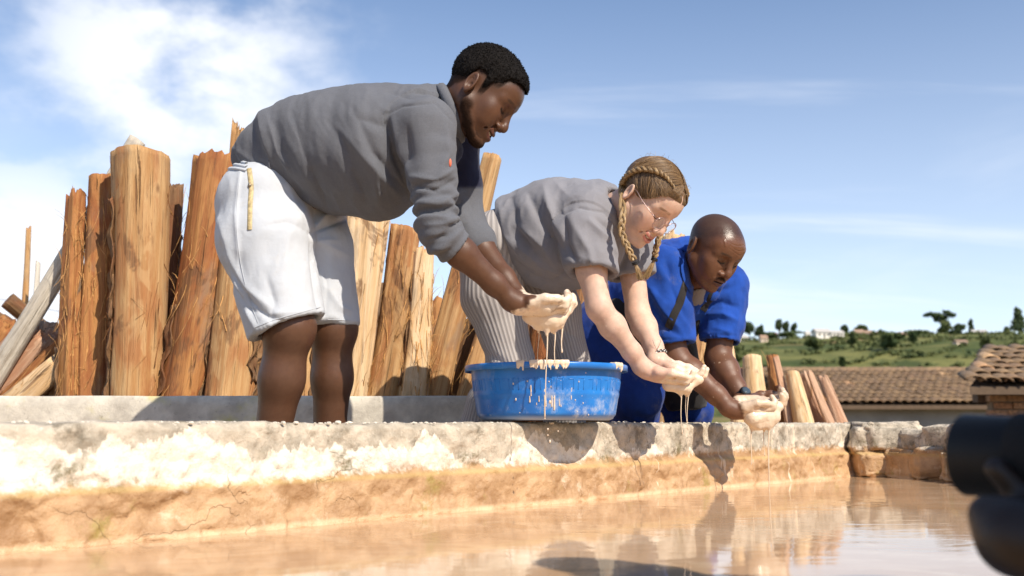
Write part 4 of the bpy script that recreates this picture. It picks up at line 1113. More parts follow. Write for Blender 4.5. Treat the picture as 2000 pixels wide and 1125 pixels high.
# ------------------------------------------------------------------ people
MUD = (0.78, 0.65, 0.50)
def skin_material(name, rough=0.42, sss=0.12, sub=(1.0, 0.35, 0.2)):
    m, t, b = mat(name); q = NT(t); co = q.coord()
    col = q.attr('tone', 'Color'); wet = q.attr('wet')
    mot = q.noise(co, 55, 5, 0.65)
    c = q.mix(q.math('MULTIPLY', q.smooth(mot, 0.3, 0.75), 0.38), col, q.mix(1.0, col, (0.58, 0.50, 0.50), 'MULTIPLY'))
    blo = q.noise(co, 14, 5, 0.6); c = q.mix(q.math('MULTIPLY', q.smooth(blo, 0.45, 0.75), 0.30), c, q.mix(1.0, c, (1.5, 1.25, 1.1), 'MULTIPLY'))
    q.link(c, b.inputs['Base Color'])
    r = q.math('ADD', q.math('MULTIPLY', q.noise(co, 90, 4, 0.6), 0.22), rough - 0.1)
    r = q.math('SUBTRACT', r, q.math('MULTIPLY', wet, 0.18))
    q.link(r, b.inputs['Roughness'])
    b.inputs['Subsurface Weight'].default_value = sss; b.inputs['Subsurface Radius'].default_value = sub; b.inputs['Subsurface Scale'].default_value = 0.006
    q.link(q.smooth(wet, -1.0, 0.0, 0.04, 0.42), b.inputs['Specular IOR Level'])
    h = q.math('ADD', q.math('MULTIPLY', q.noise(co, 420, 3, 0.6), 0.5), q.math('MULTIPLY', mot, 0.3))
    h = q.math('ADD', h, q.math('MULTIPLY', q.noise(q.mapping(co, (1, 1, 0.4)), 900, 2, 0.7), 0.4))
    q.link(q.bump(h, 0.45, 0.0016), b.inputs['Normal'])
    return m
M_skin_dark = skin_material('skin_dark', 0.44, 0.0)
M_skin_fair = skin_material('skin_fair', 0.50, 0.16)
M_tooth = simple_mat('teeth', (0.74, 0.68, 0.56), 0.3, var=0.04)
M_dark_hair = simple_mat('black_curly_hair', (0.009, 0.0075, 0.007), 0.85, 0.12, 1.0, 330, var=0.5, vscale=200)
def axes(pitch, yaw, roll=0.0):
    p, y = math.radians(pitch), math.radians(yaw)
    f = A([math.cos(p) * math.cos(y), -math.cos(p) * math.sin(y), -math.sin(p)])
    l = A([math.sin(y), math.cos(y), 0.0]); u = np.cross(f, l)
    r = math.radians(roll); l2 = l * math.cos(r) - u * math.sin(r); u2 = np.cross(f, l2)
    return f, l2, u2

def head_sdf(P, neck):
    """P: shape options. local frame: x to the face, y to the left, z up, origin between the ears at eye height"""
    S = SDF(); w = P.get('wide', 1.0); nz = P.get('nose', 1.0)
    def sym(fn):                       # mirror: build features on +y only, evaluate at |y|
        def g_(p):
            q = p.copy(); q[:, 1] = np.abs(q[:, 1]); return fn(q)
        return g_
    S.ell((-0.007, 0, 0.034), (0.095, 0.076 * w, 0.080), 0.02)
    S.ell((0.030, 0, -0.018), (0.060, 0.063 * w, 0.086), 0.030)
    S.ell((0.052, 0, 0.035), (0.042, 0.058 * w, 0.042), 0.030)          # forehead
    H = SDF(); H.cone((0.002, 0.056 * w, -0.050), (0.064, 0.020, -0.100), 0.018, 0.015, 0.02)     # jaw
    H.sph((0.058, 0.047 * w, -0.026), 0.019, 0.02)                      # cheekbone
    H.ell((0.064, 0.035, -0.050), (0.020, 0.022, 0.024), 0.02)          # cheek
    S.raw(sym(lambda p: H(p, 0.08)), 0.030)
    S.ell((0.079, 0, -0.103), (0.016, 0.019, 0.015), 0.018)             # chin
    S.ell((0.078, 0, -0.068), (0.019, 0.031, 0.024), 0.016)             # muzzle
    H2 = SDF(); H2.cone((0.086, 0.014, 0.018), (0.066, 0.050, 0.014), 0.0085, 0.0085, 0.01)
    S.raw(sym(lambda p: H2(p, 0.08)), 0.014)                            # brow
    S.raw(sym(lambda p: np.linalg.norm((p - A([0.098, 0.031, -0.002], dtype=np.float32)) / A([1.0, 1.25, 0.95], dtype=np.float32), axis=1) - 0.0150), 0.014, True)   # sockets
    S.raw(sym(lambda p: np.linalg.norm((p - A([0.0745, 0.0315, -0.002], dtype=np.float32)) / A([0.9, 1.15, 0.95], dtype=np.float32), axis=1) - 0.0120), 0.005)        # lidded eyeballs
    # lid slit
    H3 = SDF(); H3.cone((0.0875, 0.0200, -0.0095), (0.0870, 0.0315, -0.0125), 0.0016, 0.0016, 0.002); H3.cone((0.0870, 0.0315, -0.0125), (0.0790, 0.0450, -0.0085), 0.0016, 0.0014, 0.002)
    S.raw(sym(lambda p: H3(p, 0.05)), 0.002, True)
    # nose
    nw = P.get('nose_w', 1.0)
    S.cone((0.0875, 0, 0.012), (0.1045, 0, -0.027), 0.0082, 0.0092 * nz, 0.012)
    S.sph((0.107, 0, -0.036), 0.0108 * nz, 0.008)
    H4 = SDF(); H4.ell((0.0965, 0.0120 * nw, -0.0415), (0.0100, 0.0078 * nw, 0.0078), 0.008)
    S.raw(sym(lambda p: H4(p, 0.05)), 0.007)
    S.raw(sym(lambda p: np.linalg.norm((p - A([0.1035, 0.0075 * nw, -0.0495], dtype=np.float32)) / A([1.3, 1, 1], dtype=np.float32), axis=1) - 0.0036), 0.003, True)
    # lips
    sm = P.get('smile', 0.0); lz = P.get('lips', 1.0)
    cx, cy, cz = 0.0800 - 0.002 * sm, 0.0235 + 0.0035 * sm, -0.0725 + 0.0070 * sm
    op = P.get('open', 0.0)
    H5 = SDF(); H5.cone((0.0965, 0, -0.0665 + op * 0.3), (0.0935, 0.010, -0.0655 + op * 0.3), 0.0056 * lz, 0.0056 * lz, 0.004); H5.cone((0.0935, 0.010, -0.0655 + op * 0.3), (cx, cy, cz), 0.0056 * lz, 0.0028, 0.004)
    S.raw(sym(lambda p: H5(p, 0.05)), 0.006)
    H6 = SDF(); H6.cone((0.0945, 0, -0.0790 - op), (0.0915, 0.010, -0.0780 - op), 0.0068 * lz, 0.0064 * lz, 0.004); H6.cone((0.0915, 0.010, -0.0780 - op), (cx, cy, cz), 0.0062 * lz, 0.0028, 0.004)
    S.raw(sym(lambda p: H6(p, 0.05)), 0.006)
    def slit(p):
        k_ = np.clip(p[:, 1] / cy, 0, 1); zl = (-0.0722 - op * 0.3) * (1 - k_ ** 2) + cz * k_ ** 2
        w_ = (0.0013 + op * 0.75) * (1 - k_ ** 2.5) + 0.0005; xl = 0.0890 - 0.0165 * k_ ** 2
        return np.maximum(np.maximum(np.abs(p[:, 2] - zl) - w_, p[:, 1] - cy), xl - p[:, 0]).astype(np.float32)
    S.raw(sym(slit), 0.002, True)
    if sm:
        H8 = SDF(); H8.cone((0.090, 0.0185, -0.046), (0.0775, 0.0370, -0.068), 0.0030, 0.0022, 0.004)
        S.raw(sym(lambda p: H8(p, 0.05)), 0.008, True)
    # neck
    S.cone((-0.022, 0, -0.030), neck, 0.053 * P.get('neck', 1.0), 0.060 * P.get('neck', 1.0), 0.035)
    S.cone((0.02, 0, -0.075), A(neck) * 0.6, 0.03, 0.04, 0.03)
    # ears
    ex = A([-0.010, 0.0755 * w, -0.010], dtype=np.float32)
    ct, st = math.cos(0.35), math.sin(0.35)
    def ear(p):
        q = (p - ex) / np.float32(P.get('ear', 0.88))
        x = q[:, 0] * ct + q[:, 1] * st * 1.0; y = -q[:, 0] * st + q[:, 1] * ct; z = q[:, 2] + 0.22 * q[:, 0]
        y = y - 0.006
        e = np.sqrt((x / 0.0165) ** 2 + ((z - 0.000) / 0.0300) ** 2)
        rimd = np.sqrt(((e - 0.88) * 0.018) ** 2 + (y - 0.004) ** 2) - 0.0040
        disc = np.maximum((e - 0.95) * 0.0165, np.abs(y + 0.001) - 0.0032)
        anti = np.sqrt(((np.sqrt(((x + 0.002) / 0.010) ** 2 + ((z + 0.001) / 0.0185) ** 2) - 1) * 0.011) ** 2 + (y - 0.002) ** 2) - 0.0030
        anti = np.where(x > 0.006, anti + 0.004, anti)
        lobe = np.linalg.norm(np.stack([x - 0.001, y, z + 0.0275], 1), axis=1) - 0.0078
        trag = np.linalg.norm(np.stack([x - 0.0125, y - 0.002, z + 0.006], 1), axis=1) - 0.0050
        d = np.minimum(np.minimum(rimd, disc), np.minimum(anti, np.minimum(lobe, trag)))
        con = np.linalg.norm(np.stack([x - 0.004, (y - 0.006), z + 0.006], 1) / A([1, 1, 1.3]), axis=1) - 0.0075
        return (np.maximum(d, -con) * P.get('ear', 0.88)).astype(np.float32)
    if P.get('ears', True): S.raw(sym(ear), 0.004)
    return S
def hairline(x, y):
    """height of the hairline along the head from forehead to nape"""
    xs = [-0.12, -0.095, -0.06, -0.032, -0.020, 0.006, 0.013, 0.026, 0.031, 0.048, 0.058, 0.075, 0.11]
    zs = [-0.078, -0.074, -0.052, -0.020, 0.018, 0.020, -0.022, -0.018, 0.008, 0.020, 0.046, 0.060, 0.066]
    return np.interp(x, xs, zs)
def to_world(V, O, ax):
    f, l, u = ax; return O + V[:, 0:1] * f + V[:, 1:2] * l + V[:, 2:3] * u
def to_local(p, O, ax): return A([(p - O) @ a for a in ax])

def hand_sdf(S, W, f, up, out, size=1.0, curl=(24, 42, 38), spread=0.0, mud=0.0, thumb='rest'):
    """cupped hand, palm up. f fingers direction, up palm normal, out thumb side. mud thickens it"""
    f, up = unit(f), unit(up); out = unit(A(out) - f * (A(out) @ f)); up = unit(up - f * (up @ f) - out * (up @ out))
    Lc = lambda x, y, z: W + (f * x + out * y + up * z) * size
    k = 0.008; R = np.stack([f, out, up], 1)
    S.cone(Lc(-0.03, 0, 0), Lc(0.02, 0.004, 0), 0.025 * size, 0.026 * size, 0.02)
    S.ell(Lc(0.050, 0.002, -0.002), (0.052 * size, 0.040 * size, (0.017 + mud) * size), 0.018, R=R)
    S.ell(Lc(0.034, 0.030, 0.006), (0.030 * size, 0.018 * size, 0.018 * size), 0.012, R=R)
    S.ell(Lc(0.040, -0.028, 0.004), (0.036 * size, 0.016 * size, 0.016 * size), 0.012, R=R)
    for (y, L, zb, yaw) in ((0.031, 0.070, 0.006, 0.05), (0.011, 0.078, -0.001, 0.0), (-0.010, 0.073, -0.001, -0.04), (-0.030, 0.058, 0.006, -0.10)):
        p = (0.088 - abs(y) * 0.2, y, zb); ang = math.radians(curl[0]); r = 0.0098
        for s_i, (fr, c) in enumerate(((0.44, curl[1]), (0.31, curl[2]), (0.25, 0))):
            dx = math.cos(ang) * L * fr; dz = math.sin(ang) * L * fr; dy = (yaw + spread * y / 0.03) * L * fr
            q = (p[0] + dx, p[1] + dy, p[2] + dz); r2 = r - 0.0009
            S.cone(Lc(*p), Lc(*q), (r + mud * 0.3) * size, (r2 + mud * 0.3) * size, 0.005 if s_i else k)
            p, r = q, r2; ang += math.radians(c)
    if thumb == 'rest':
        T_ = [(0.018, 0.032, 0.004), (0.050, 0.052, 0.016), (0.083, 0.050, 0.022), (0.106, 0.042, 0.023)]
    else:
        T_ = [(0.018, 0.032, 0.004), (0.042, 0.058, 0.012), (0.066, 0.074, 0.022), (0.084, 0.082, 0.028)]
    for (p, q, ra, rb) in zip(T_[:-1], T_[1:], (0.0155, 0.0125, 0.0108), (0.0125, 0.0108, 0.0088)):
        S.cone(Lc(*p), Lc(*q), ra * size, rb * size, 0.008)
    return Lc

def limb(S, pts, rs, k=0.02):
    for i in range(len(pts) - 1): S.cone(pts[i], pts[i + 1], rs[i], rs[i + 1], k)
def lerp(a, b, t): return A(a) * (1 - t) + A(b) * t
def forearm(S, E, W, Re, Rw, muscle=1.0):
    m = lerp(E, W, 0.28); S.cone(E, m, Re, Re * 1.06 * muscle, 0.02); S.cone(m, lerp(E, W, 0.7), Re * 1.06 * muscle, (Re + Rw) / 2 * 0.95, 0.02); S.cone(lerp(E, W, 0.7), W, (Re + Rw) / 2 * 0.95, Rw, 0.02)

def join(parts):
    V = []; Q = []; n = 0
    for v, q in parts: V.append(v); Q.append(q + n); n += len(v)
    return np.vstack(V), np.vstack(Q)
def bounds(*pts, pad=0.08):
    P = np.vstack([np.atleast_2d(p) for p in pts]); return P.min(0) - pad, P.max(0) + pad
def mud_mask(V, W, dirn, at=0.0, amp=0.03):
    d = (V - W) @ unit(dirn)
    return sstep(d + (fbm(V * 55, 3) - 0.5) * amp, at - 0.003, at + 0.004)
def tone_head(V, P):
    """colour of the skin of a head, by place on the local head"""
    x, y, z = V.T; ay = np.abs(y); c = np.tile(A(P['skin']), (len(V), 1)).astype(float)
    def blend(m, col):
        nonlocal c
        c = c * (1 - m[:, None]) + A(col) * m[:, None]
    n = fbm(V * 60, 3); hairy = np.zeros(len(V))
    blend(0.35 * np.exp(-((ay - 0.045) / 0.022) ** 2 - ((z + 0.035) / 0.025) ** 2) * (x > 0.03), P['cheek'])
    lipm = np.zeros(len(V)); sm = P.get('smile', 0); op = P.get('open', 0)
    for zc, h in ((-0.0665 + 0.3 * op, 0.0052), (-0.0785 - op, 0.0064)):
        zline = zc + sm * 0.0085 * (ay / 0.029) ** 2 * (1 if zc > -0.07 else 1.5) 
        lipm = np.maximum(lipm, sstep(np.abs(z - zline), h, h - 0.002) * sstep(ay, 0.0245 + 0.005 * sm, 0.0215 + 0.005 * sm) * (x > 0.076))
    blend(lipm * 0.85, P['lip'])
    blend(sstep(np.abs(z + 0.0115 - 0.003 * ((ay - 0.031) / 0.013) ** 2), 0.0040, 0.0018) * sstep(np.abs(ay - 0.032), 0.0175, 0.0135) * (x > 0.06), P['lash'])
    eb = sstep(np.abs(z - 0.0175 - 0.004 * np.cos((ay - 0.034) / 0.02)), 0.0048, 0.0022) * sstep(np.abs(ay - 0.034), 0.022, 0.014) * (x > 0.05)
    blend(eb * P.get('brow', 0.75) * sstep(n, 0.2, 0.5), P['hair'])
    if 'stubble' in P:
        hl = hairline(x, y) + P.get('hl_off', 0.0)
        if 'hl_off' in P: hl = np.interp(x, [-0.1, -0.06, -0.03, 0.0, 0.03, 0.055, 0.075, 0.1], [-0.06, -0.04, -0.01, 0.012, 0.028, 0.05, 0.075, 0.09])
        m = sstep(z - hl + (n - 0.5) * 0.016, -0.004 - P.get('hl_off', 0), 0.014 + P.get('hl_off', 0) * 1.5) * P['stubble']; m = m * (0.82 + 0.18 * vnoise(V * 700)); blend(m, P['hair']); hairy = np.maximum(hairy, m * P.get('matte', 1.0))
    if P.get('beard'):
        # chin strap, denser on the chin
        jaw = np.minimum(seg_dist(np.stack([x, ay, z], 1), (0.004, 0.072, -0.035), (0.014, 0.066, -0.066))[0], seg_dist(np.stack([x, ay, z], 1), (0.014, 0.066, -0.066), (0.066, 0.024, -0.112))[0])
        jaw = np.minimum(jaw, seg_dist(np.stack([x, ay, z], 1), (0.066, 0.024, -0.112), (0.088, 0.0, -0.110))[0])
        m = 0.72 * sstep(jaw + (n - 0.5) * 0.014, 0.022, 0.007) * sstep(z, -0.028, -0.055) * (0.85 + 0.15 * vnoise(V * 600)); m = np.clip(m * 1.25, 0, 1); blend(m * 0.98, P['hair']); hairy = np.maximum(hairy, m)
    if P.get('moustache'):
        d, _ = seg_dist(np.stack([x, ay, z], 1), (0.098, 0.004, -0.0575), (0.084, 0.027, -0.0665))
        m = sstep(d + (n - 0.5) * 0.006, 0.0078, 0.0035); blend(m * P['moustache'], P['hair']); hairy = np.maximum(hairy, m)
    if P.get('dark_eye'): blend(0.35 * np.exp(-((ay - 0.03) / 0.016) ** 2 - ((z + 0.006) / 0.014) ** 2) * (x > 0.06), tuple(A(P['skin']) * 0.45))
    P['_hairy'] = hairy
    return c
def make_head(P, O, ax, neck_world, h=0.0018):
    S = head_sdf(P, to_local(neck_world, O, ax)); nl = to_local(neck_world, O, ax)
    lo = np.minimum(A([-0.125, -0.105, -0.135]), nl - 0.075); hi = np.maximum(A([0.135, 0.105, 0.14]), nl + 0.075)
    V, Q = surfnet(S, lo, hi, h); V = relax(V, Q, 1, 0.4)
    tone = tone_head(V, P)
    if P.get('beard') or P.get('moustache'):
        V = V + vnormals(V, Q) * (P['_hairy'] * (V[:, 2] < -0.03) * (V[:, 0] > -0.002) * (0.0020 + 0.0014 * vnoise(V * 520)))[:, None]
    x, y, z = V.T
    wet = 0.6 * np.exp(-((z - 0.06) / 0.04) ** 2) * (x > 0.02) + 0.3 * np.exp(-((x - 0.11) / 0.012) ** 2)
    if P.get('wrinkles'):
        N = vnormals(V, Q); d = np.zeros(len(V))
        for zc in (0.040, 0.052, 0.064): d -= 0.0009 * np.exp(-((z - zc - 0.004 * np.sin(y * 60 + zc * 100)) / 0.0016) ** 2) * (x > 0.05) * sstep(np.abs(y), 0.05, 0.02)
        for k in (-1, 1):
            dd, _ = seg_dist(V, (0.080, 0.048 * k, 0.045), (0.062, 0.062 * k, 0.075)); d += 0.0016 * np.exp(-(dd / 0.003) ** 2)
            dd, _ = seg_dist(V, (0.092, 0.020 * k, -0.040), (0.078, 0.034 * k, -0.074)); d -= 0.0022 * np.exp(-(dd / 0.0035) ** 2)
            dd, _ = seg_dist(V, (0.084, 0.022 * k, -0.018), (0.074, 0.045 * k, -0.016)); d -= 0.0012 * np.exp(-(dd / 0.0025) ** 2)
        for k in (-0.006, 0.006):
            dd, _ = seg_dist(V, (0.095, k, 0.012), (0.096, k * 1.2, 0.028)); d -= 0.0014 * np.exp(-(dd / 0.0022) ** 2)
        V = V + N * d[:, None]
    return V, Q, tone, np.clip(wet, 0, 1) * (1 - P['_hairy']) - P['_hairy']
def cloth_noise(V, N, amp, scale=(10, 10, 10), seed=0, sharp=1.0):
    r = ridge(V * A(scale) + seed, 3)
    return V + N * (amp * (np.sign(r) * np.abs(r) ** sharp))[:, None]
def body_obj(parent, parts, tones, wets, m):
    V, Q = join(parts)
    return mesh_obj('body', V, Q, m, parent, attrs={'tone': np.vstack(tones), 'wet': np.concatenate(wets)})

# ================================================================== man in the grey long sleeved shirt
SK1 = (0.112, 0.052, 0.028)
def grey_shirt_man():
    t = empty('person', (*PX(590, 900, 2.62)[:2], 0.0), 'man in grey long sleeved shirt and white shorts bending over the basin', 'person')
    ax = axes(41, 5, 0); O = PX(940, 181, 2.47); neck = PX(866, 232, 2.52)
    P = dict(skin=SK1, cheek=(0.15, 0.066, 0.035), lip=(0.12, 0.045, 0.036), lash=(0.01, 0.006, 0.005), hair=(0.010, 0.008, 0.007), beard=True, nose_w=1.25, nose=1.05, lips=1.05, smile=1.0, open=0.0028, stubble=0.9, brow=0.6, dark_eye=True, wide=0.98)
    V, Q, tn, wt_ = make_head(P, O, ax, neck)
    parts = [(to_world(V, O, ax), Q)]; tones = [tn]; wets = [wt_]
    # short curly hair
    S = SDF(); S.ell((-0.006, 0, 0.038), (0.101, 0.085, 0.090), 0.02); S.ell((0.050, 0, 0.060), (0.050, 0.066, 0.044), 0.02)
    S.raw(lambda p: (p[:, 2] - hairline(p[:, 0], p[:, 1]).astype(np.float32) - 0.004 + 0.01 * (vnoise(p * 120) - 0.5).astype(np.float32)), 0.010, True)
    S.ops[-1] = (lambda p: (p[:, 2] - hairline(p[:, 0], p[:, 1]).astype(np.float32) - 0.006 + 0.008 * (vnoise(p * 120) - 0.5).astype(np.float32)), 0.016, True, None)
    S.ops[-1] = (lambda p, f0=S.ops[-1][0]: f0(p), 0.016, True, None)
    V, Q = surfnet(S, (-0.13, -0.10, -0.08), (0.115, 0.10, 0.15), 0.0022)
    N = vnormals(V, Q); fade = sstep(V[:, 2] - hairline(V[:, 0], V[:, 1]), 0.0, 0.055)
    V = V - N * ((1 - fade) * 0.007)[:, None] + N * ((vnoise(V * 330) - 0.5) * 0.0035 + (vnoise(V * 160) - 0.5) * 0.002)[:, None]
    mesh_obj('hair', to_world(V, O, ax), Q, M_dark_hair, t)
    # curls of the outline
    g_ = Geo(); rr = random.Random(3); W_ = to_world(V, O, ax); NW = to_world(V + N * 0.01, O, ax) - W_
    for i in rr.sample(range(len(W_)), 5500):
        if V[i, 2] < 0.045 and rr.random() < 0.6: continue
        p = W_[i]; n = unit(NW[i]); a = unit(np.cross(n, [rr.gauss(0, 1), rr.gauss(0, 1), rr.gauss(0, 1)])); b2 = np.cross(n, a)
        s = rr.uniform(0.0008, 0.0017); pts = [p - n * 0.001, p + n * s + a * s * 0.8, p + n * s * 1.6 - a * s * 0.2 + b2 * s * 0.6]
        g_.tube(pts, [0.0008, 0.0007, 0.0004], 3, False)
    g_.obj('curls', M_dark_hair, t, kind='stuff')
    # teeth
    g_ = Geo()
    for i in range(-3, 4):
        a = i * 0.0062; g_.add(*uvsphere(O + ax[0] * (0.0895 - a * a * 14) + ax[1] * a + ax[2] * (-0.0695 + a * a * 8), (0.0032, 0.0032, 0.0042), 8, 6, np.stack(ax, 1)))
    g_.obj('teeth', M_tooth, t)
    # arms and hands
    Es, Ee, Ew = PX(832, 250, 2.40), PX(856, 452, 2.37), PX(1012, 598, 2.46)
    Ls, Le, Lw = PX(880, 280, 2.70), PX(905, 440, 2.70), PX(1022, 590, 2.56)
    S = SDF(); limb(S, [Es, Ee], [0.050, 0.034]); forearm(S, Ee, Ew, 0.034, 0.021, 1.0)
    fr = unit(A([0.95, 0.05, -0.16])); upv = A([0.10, 0.15, 1.0]); outv = A([-0.05, -1.0, 0.12])
    hand_sdf(S, Ew + A([0.008, 0, 0.006]), unit(A([0.90, 0.25, -0.16])), upv, outv, 0.92, (12, 58, 42), mud=0.006)
    limb(S, [Ls, Le], [0.050, 0.036]); forearm(S, Le, Lw, 0.035, 0.021)
    hand_sdf(S, Lw + A([0.008, -0.02, -0.004]), unit(A([0.95, -0.10, -0.22])), upv * A([1, -1, 1]), -outv, 0.92, (12, 55, 40), mud=0.006)
    lo, hi = bounds(Es, Ee, Ls, Le, Ew, Lw, PX(1125, 640, 2.50), pad=0.08)
    V, Q = surfnet(S, lo, hi, 0.0026); V = relax(V, Q, 1, 0.4)
    ad = unit(Ew - Ee); mm = np.maximum(mud_mask(V, Ew, ad, 0.002) * 1.0, 0)
    wrinkle = (fbm(V * 90, 3) - 0.5) * 0.0016 * mm; V = V + vnormals(V, Q) * wrinkle[:, None]
    und = sstep(fbm(V * 42 + 4, 3), 0.66, 0.72) * 0.4
    tn = A(SK1)[None] * (1 - (mm * (1 - und))[:, None]) + A(MUD)[None] * (mm * (1 - und))[:, None]
    parts.append((V, Q)); tones.append(tn); wets.append(mm * 0.9)
    # legs and trunk
    Rh, Rk, Ra = PX(500, 420, 2.58), PX(564, 640, 2.50), PX(516, 905, 2.56)
    Lh, Lk, La = PX(585, 425, 2.76), PX(650, 640, 2.66), PX(642, 900, 2.72)
    Ra[2] = La[2] = 0.08
    S = SDF()
    for H_, K, An, s in ((Rh, Rk, Ra, 1.0), (Lh, Lk, La, 0.97)):
        limb(S, [H_, K], [0.085 * s, 0.060 * s], 0.03)
        cal = lerp(K, An, 0.30) + A([0.002, 0, 0]); S.cone(K, cal, 0.058 * s, 0.053 * s, 0.03); S.cone(cal, lerp(K, An, 0.66), 0.053 * s, 0.043 * s, 0.03); S.cone(lerp(K, An, 0.66), An, 0.043 * s, 0.035 * s, 0.03)
        S.sph(K + A([0.008, -0.006, 0.0]), 0.047 * s, 0.04)
        S.ell(An + A([0.07, -0.02, -0.045]), (0.12, 0.045, 0.032), 0.03)
    pel = PX(525, 380, 2.66); ch = PX(800, 270, 2.55)
    S.ell(pel, (0.10, 0.13, 0.09), 0.04); limb(S, [pel, ch, neck], [0.095, 0.11, 0.055], 0.04); limb(S, [Es, ch, Ls], [0.05, 0.08, 0.05], 0.04)
    lo, hi = bounds(Rh, Ra, La, Lh, pel, ch, neck, Ls, Es, pad=0.14); lo[2] = -0.03
    V, Q = surfnet(S, lo, hi, 0.006); V = relax(V, Q, 2)
    parts.append((V, Q)); tones.append(np.tile(A(SK1) * (0.92 + 0.2 * fbm(V * 12, 3))[:, None], 1)); wets.append(np.full(len(V), 0.25))
    body_obj(t, parts, tones, wets, M_skin_dark)
    # shorts
    M_sh = cloth_mat('white_cotton', (0.50, 0.525, 0.56), 0.06, 700, dirt=((0.50, 0.46, 0.40), 0.35))
    S = SDF(); S.ell(PX(520, 392, 2.62), (0.120, 0.150, 0.104), 0.03)
    S.chain([PX(517, 412, 2.60), PX(519, 470, 2.55), PX(561, 640, 2.50)], [0.117, 0.116, 0.096], 0.03)
    S.chain([PX(590, 420, 2.72), PX(608, 490, 2.68), PX(641, 650, 2.66)], [0.118, 0.106, 0.083], 0.02)
    S.plane(PX(520, 362, 2.6), A([0.55, 0.1, 0.83]) * 1.0 + 0, 0.004) if False else None
    rh = PX(561, 637, 2.50); rn = unit(A([0.36, 0, -0.93])); S.raw(lambda p: None, 0.001) if False else None
    def hem(p):
        # each leg ends at its own hem
        xr = None; d1 = (p - rh) @ rn; d2 = (p - PX(641, 636, 2.66)) @ unit(A([0.03, 0, -1.0]))
        wl = sstep(p[:, 1], 2.57, 2.60)
        return -(d1 * (1 - wl) + d2 * wl)
    S.raw(lambda p: hem(p).astype(np.float32), 0.003, True)
    for a, b_, ra in ((lerp(Rh, Rk, 0.55), Rk + A([0.01, 0, -0.03]), 0.088), (lerp(Lh, Lk, 0.62), Lk + A([0, 0, -0.03]), 0.074)): S.cone(a, b_, ra * 0.6, ra, 0.004, True)
    lo, hi = bounds(PX(420, 300, 2.5), PX(700, 680, 2.8), pad=0.07); lo[1] = 2.32; hi[1] = 2.92
    V, Q = surfnet(S, lo, hi, 0.0042); V = relax(V, Q, 1)
    N = vnormals(V, Q)
    V = cloth_noise(V, N, 0.0050, (9, 9, 4.5), 2, 1.1); V = cloth_noise(V, vnormals(V, Q), 0.0014, (30, 26, 14), 5)
    V = folds(V, vnormals(V, Q), [([(432, 480), (455, 560), (500, 625)], 7, -0.006), ([(428, 430), (450, 500), (478, 560), (540, 610)], 9, 0.006), ([(445, 545), (480, 600), (560, 630)], 6, -0.005),
        ([(470, 590), (520, 615), (600, 606)], 6, 0.003), ([(690, 425), (640, 440), (606, 455)], 5, -0.006), ([(606, 455), (560, 435), (520, 440)], 7, -0.004), ([(608, 460), (618, 540), (626, 612)], 7, -0.010), ([(640, 415), (615, 450)], 6, 0.006), ([(660, 470), (620, 470)], 6, 0.004), ([(470, 330), (460, 420), (468, 520)], 4, 0.003), ([(680, 500), (640, 480), (612, 470)], 7, 0.004), ([(600, 400), (560, 470), (550, 560)], 18, 0.006), ([(440, 500), (470, 580), (498, 640)], 6, 0.007), ([(450, 520), (490, 590), (530, 625)], 5, -0.006), ([(640, 560), (665, 600), (688, 610)], 7, 0.004), ([(630, 500), (640, 560), (636, 615)], 6, -0.004), ([(520, 540), (535, 590), (530, 620)], 7, -0.004)])
    sh = mesh_obj('shorts', V, Q, M_sh, t)
    tr = bvh(V, Q)
    v_, f_ = ribbon(tr, [(487, 330), (491, 365), (489, 400), (488, 449)], 0.0062, 0.001, 26, 0.002)
    z_ = mesh_obj('zip', v_, f_, simple_mat('tan_zip', (0.46, 0.36, 0.18), 0.6, var=0.3, vscale=150), sh)
    p, n = snap(tr, 488, 363); g_ = Geo(); g_.add(*uvsphere(p + n * 0.003, (0.0045, 0.003, 0.007), 8, 6)); g_.obj('zip_pull', simple_mat('zip_metal', (0.25, 0.2, 0.14), 0.4, metal=0.8), sh)
    for nm, pl in (('side_seam', [(470, 335), (462, 420), (468, 500), (486, 580), (512, 650)]), ('hem_stitch', [(497, 640), (545, 622), (625, 600)]), ('hem_stitch', [(640, 624), (688, 626)])):
        v_, f_ = ribbon(tr, pl, 0.0011, 0.0006, 40, 0.0008); mesh_obj(nm, v_, f_, M_sh, sh)
    # elastic waistband at the back
    for k in range(3):
        v_, f_ = ribbon(tr, [(434, 322 + k * 7), (446, 317 + k * 7), (462, 316 + k * 7), (482, 320 + k * 7)], 0.0044, 0.001, 16, 0.004)
        mesh_obj('waistband', v_, f_, M_sh, sh)
    # shirt
    M_top = cloth_mat('grey_marl_jersey', (0.098, 0.102, 0.116), 0.07, 800, melange=0.45, attr='navy', col2=(0.014, 0.016, 0.04))
    S = SDF()
    S.chain([PX(490, 306, 2.62), PX(528, 308, 2.62), PX(580, 294, 2.60), PX(660, 296, 2.57), PX(738, 297, 2.55), PX(800, 272, 2.54), PX(846, 242, 2.53)], [0.044, 0.084, 0.127, 0.150, 0.162, 0.134, 0.088], 0.03)
    S.ell(PX(730, 296, 2.55), (0.14, 0.175, 0.13), 0.05)
    S.cone(PX(815, 250, 2.44), PX(860, 262, 2.66), 0.085, 0.085, 0.03)
    S.plane(PX(876, 225, 2.5), (0.95, 0, 0.30), 0.006)
    hp = PX(545, 374, 2.5); hn = unit(A([-0.46, 0.0, -0.89]))
    S.raw(lambda p: (-((p - hp) @ hn)).astype(np.float32), 0.004, True)
    S.chain([Es, lerp(Es, Ee, 0.5), Ee], [0.074, 0.056, 0.049], 0.022)
    S.cone(Ee, lerp(Ee, Ew, 0.30), 0.050, 0.044, 0.02)
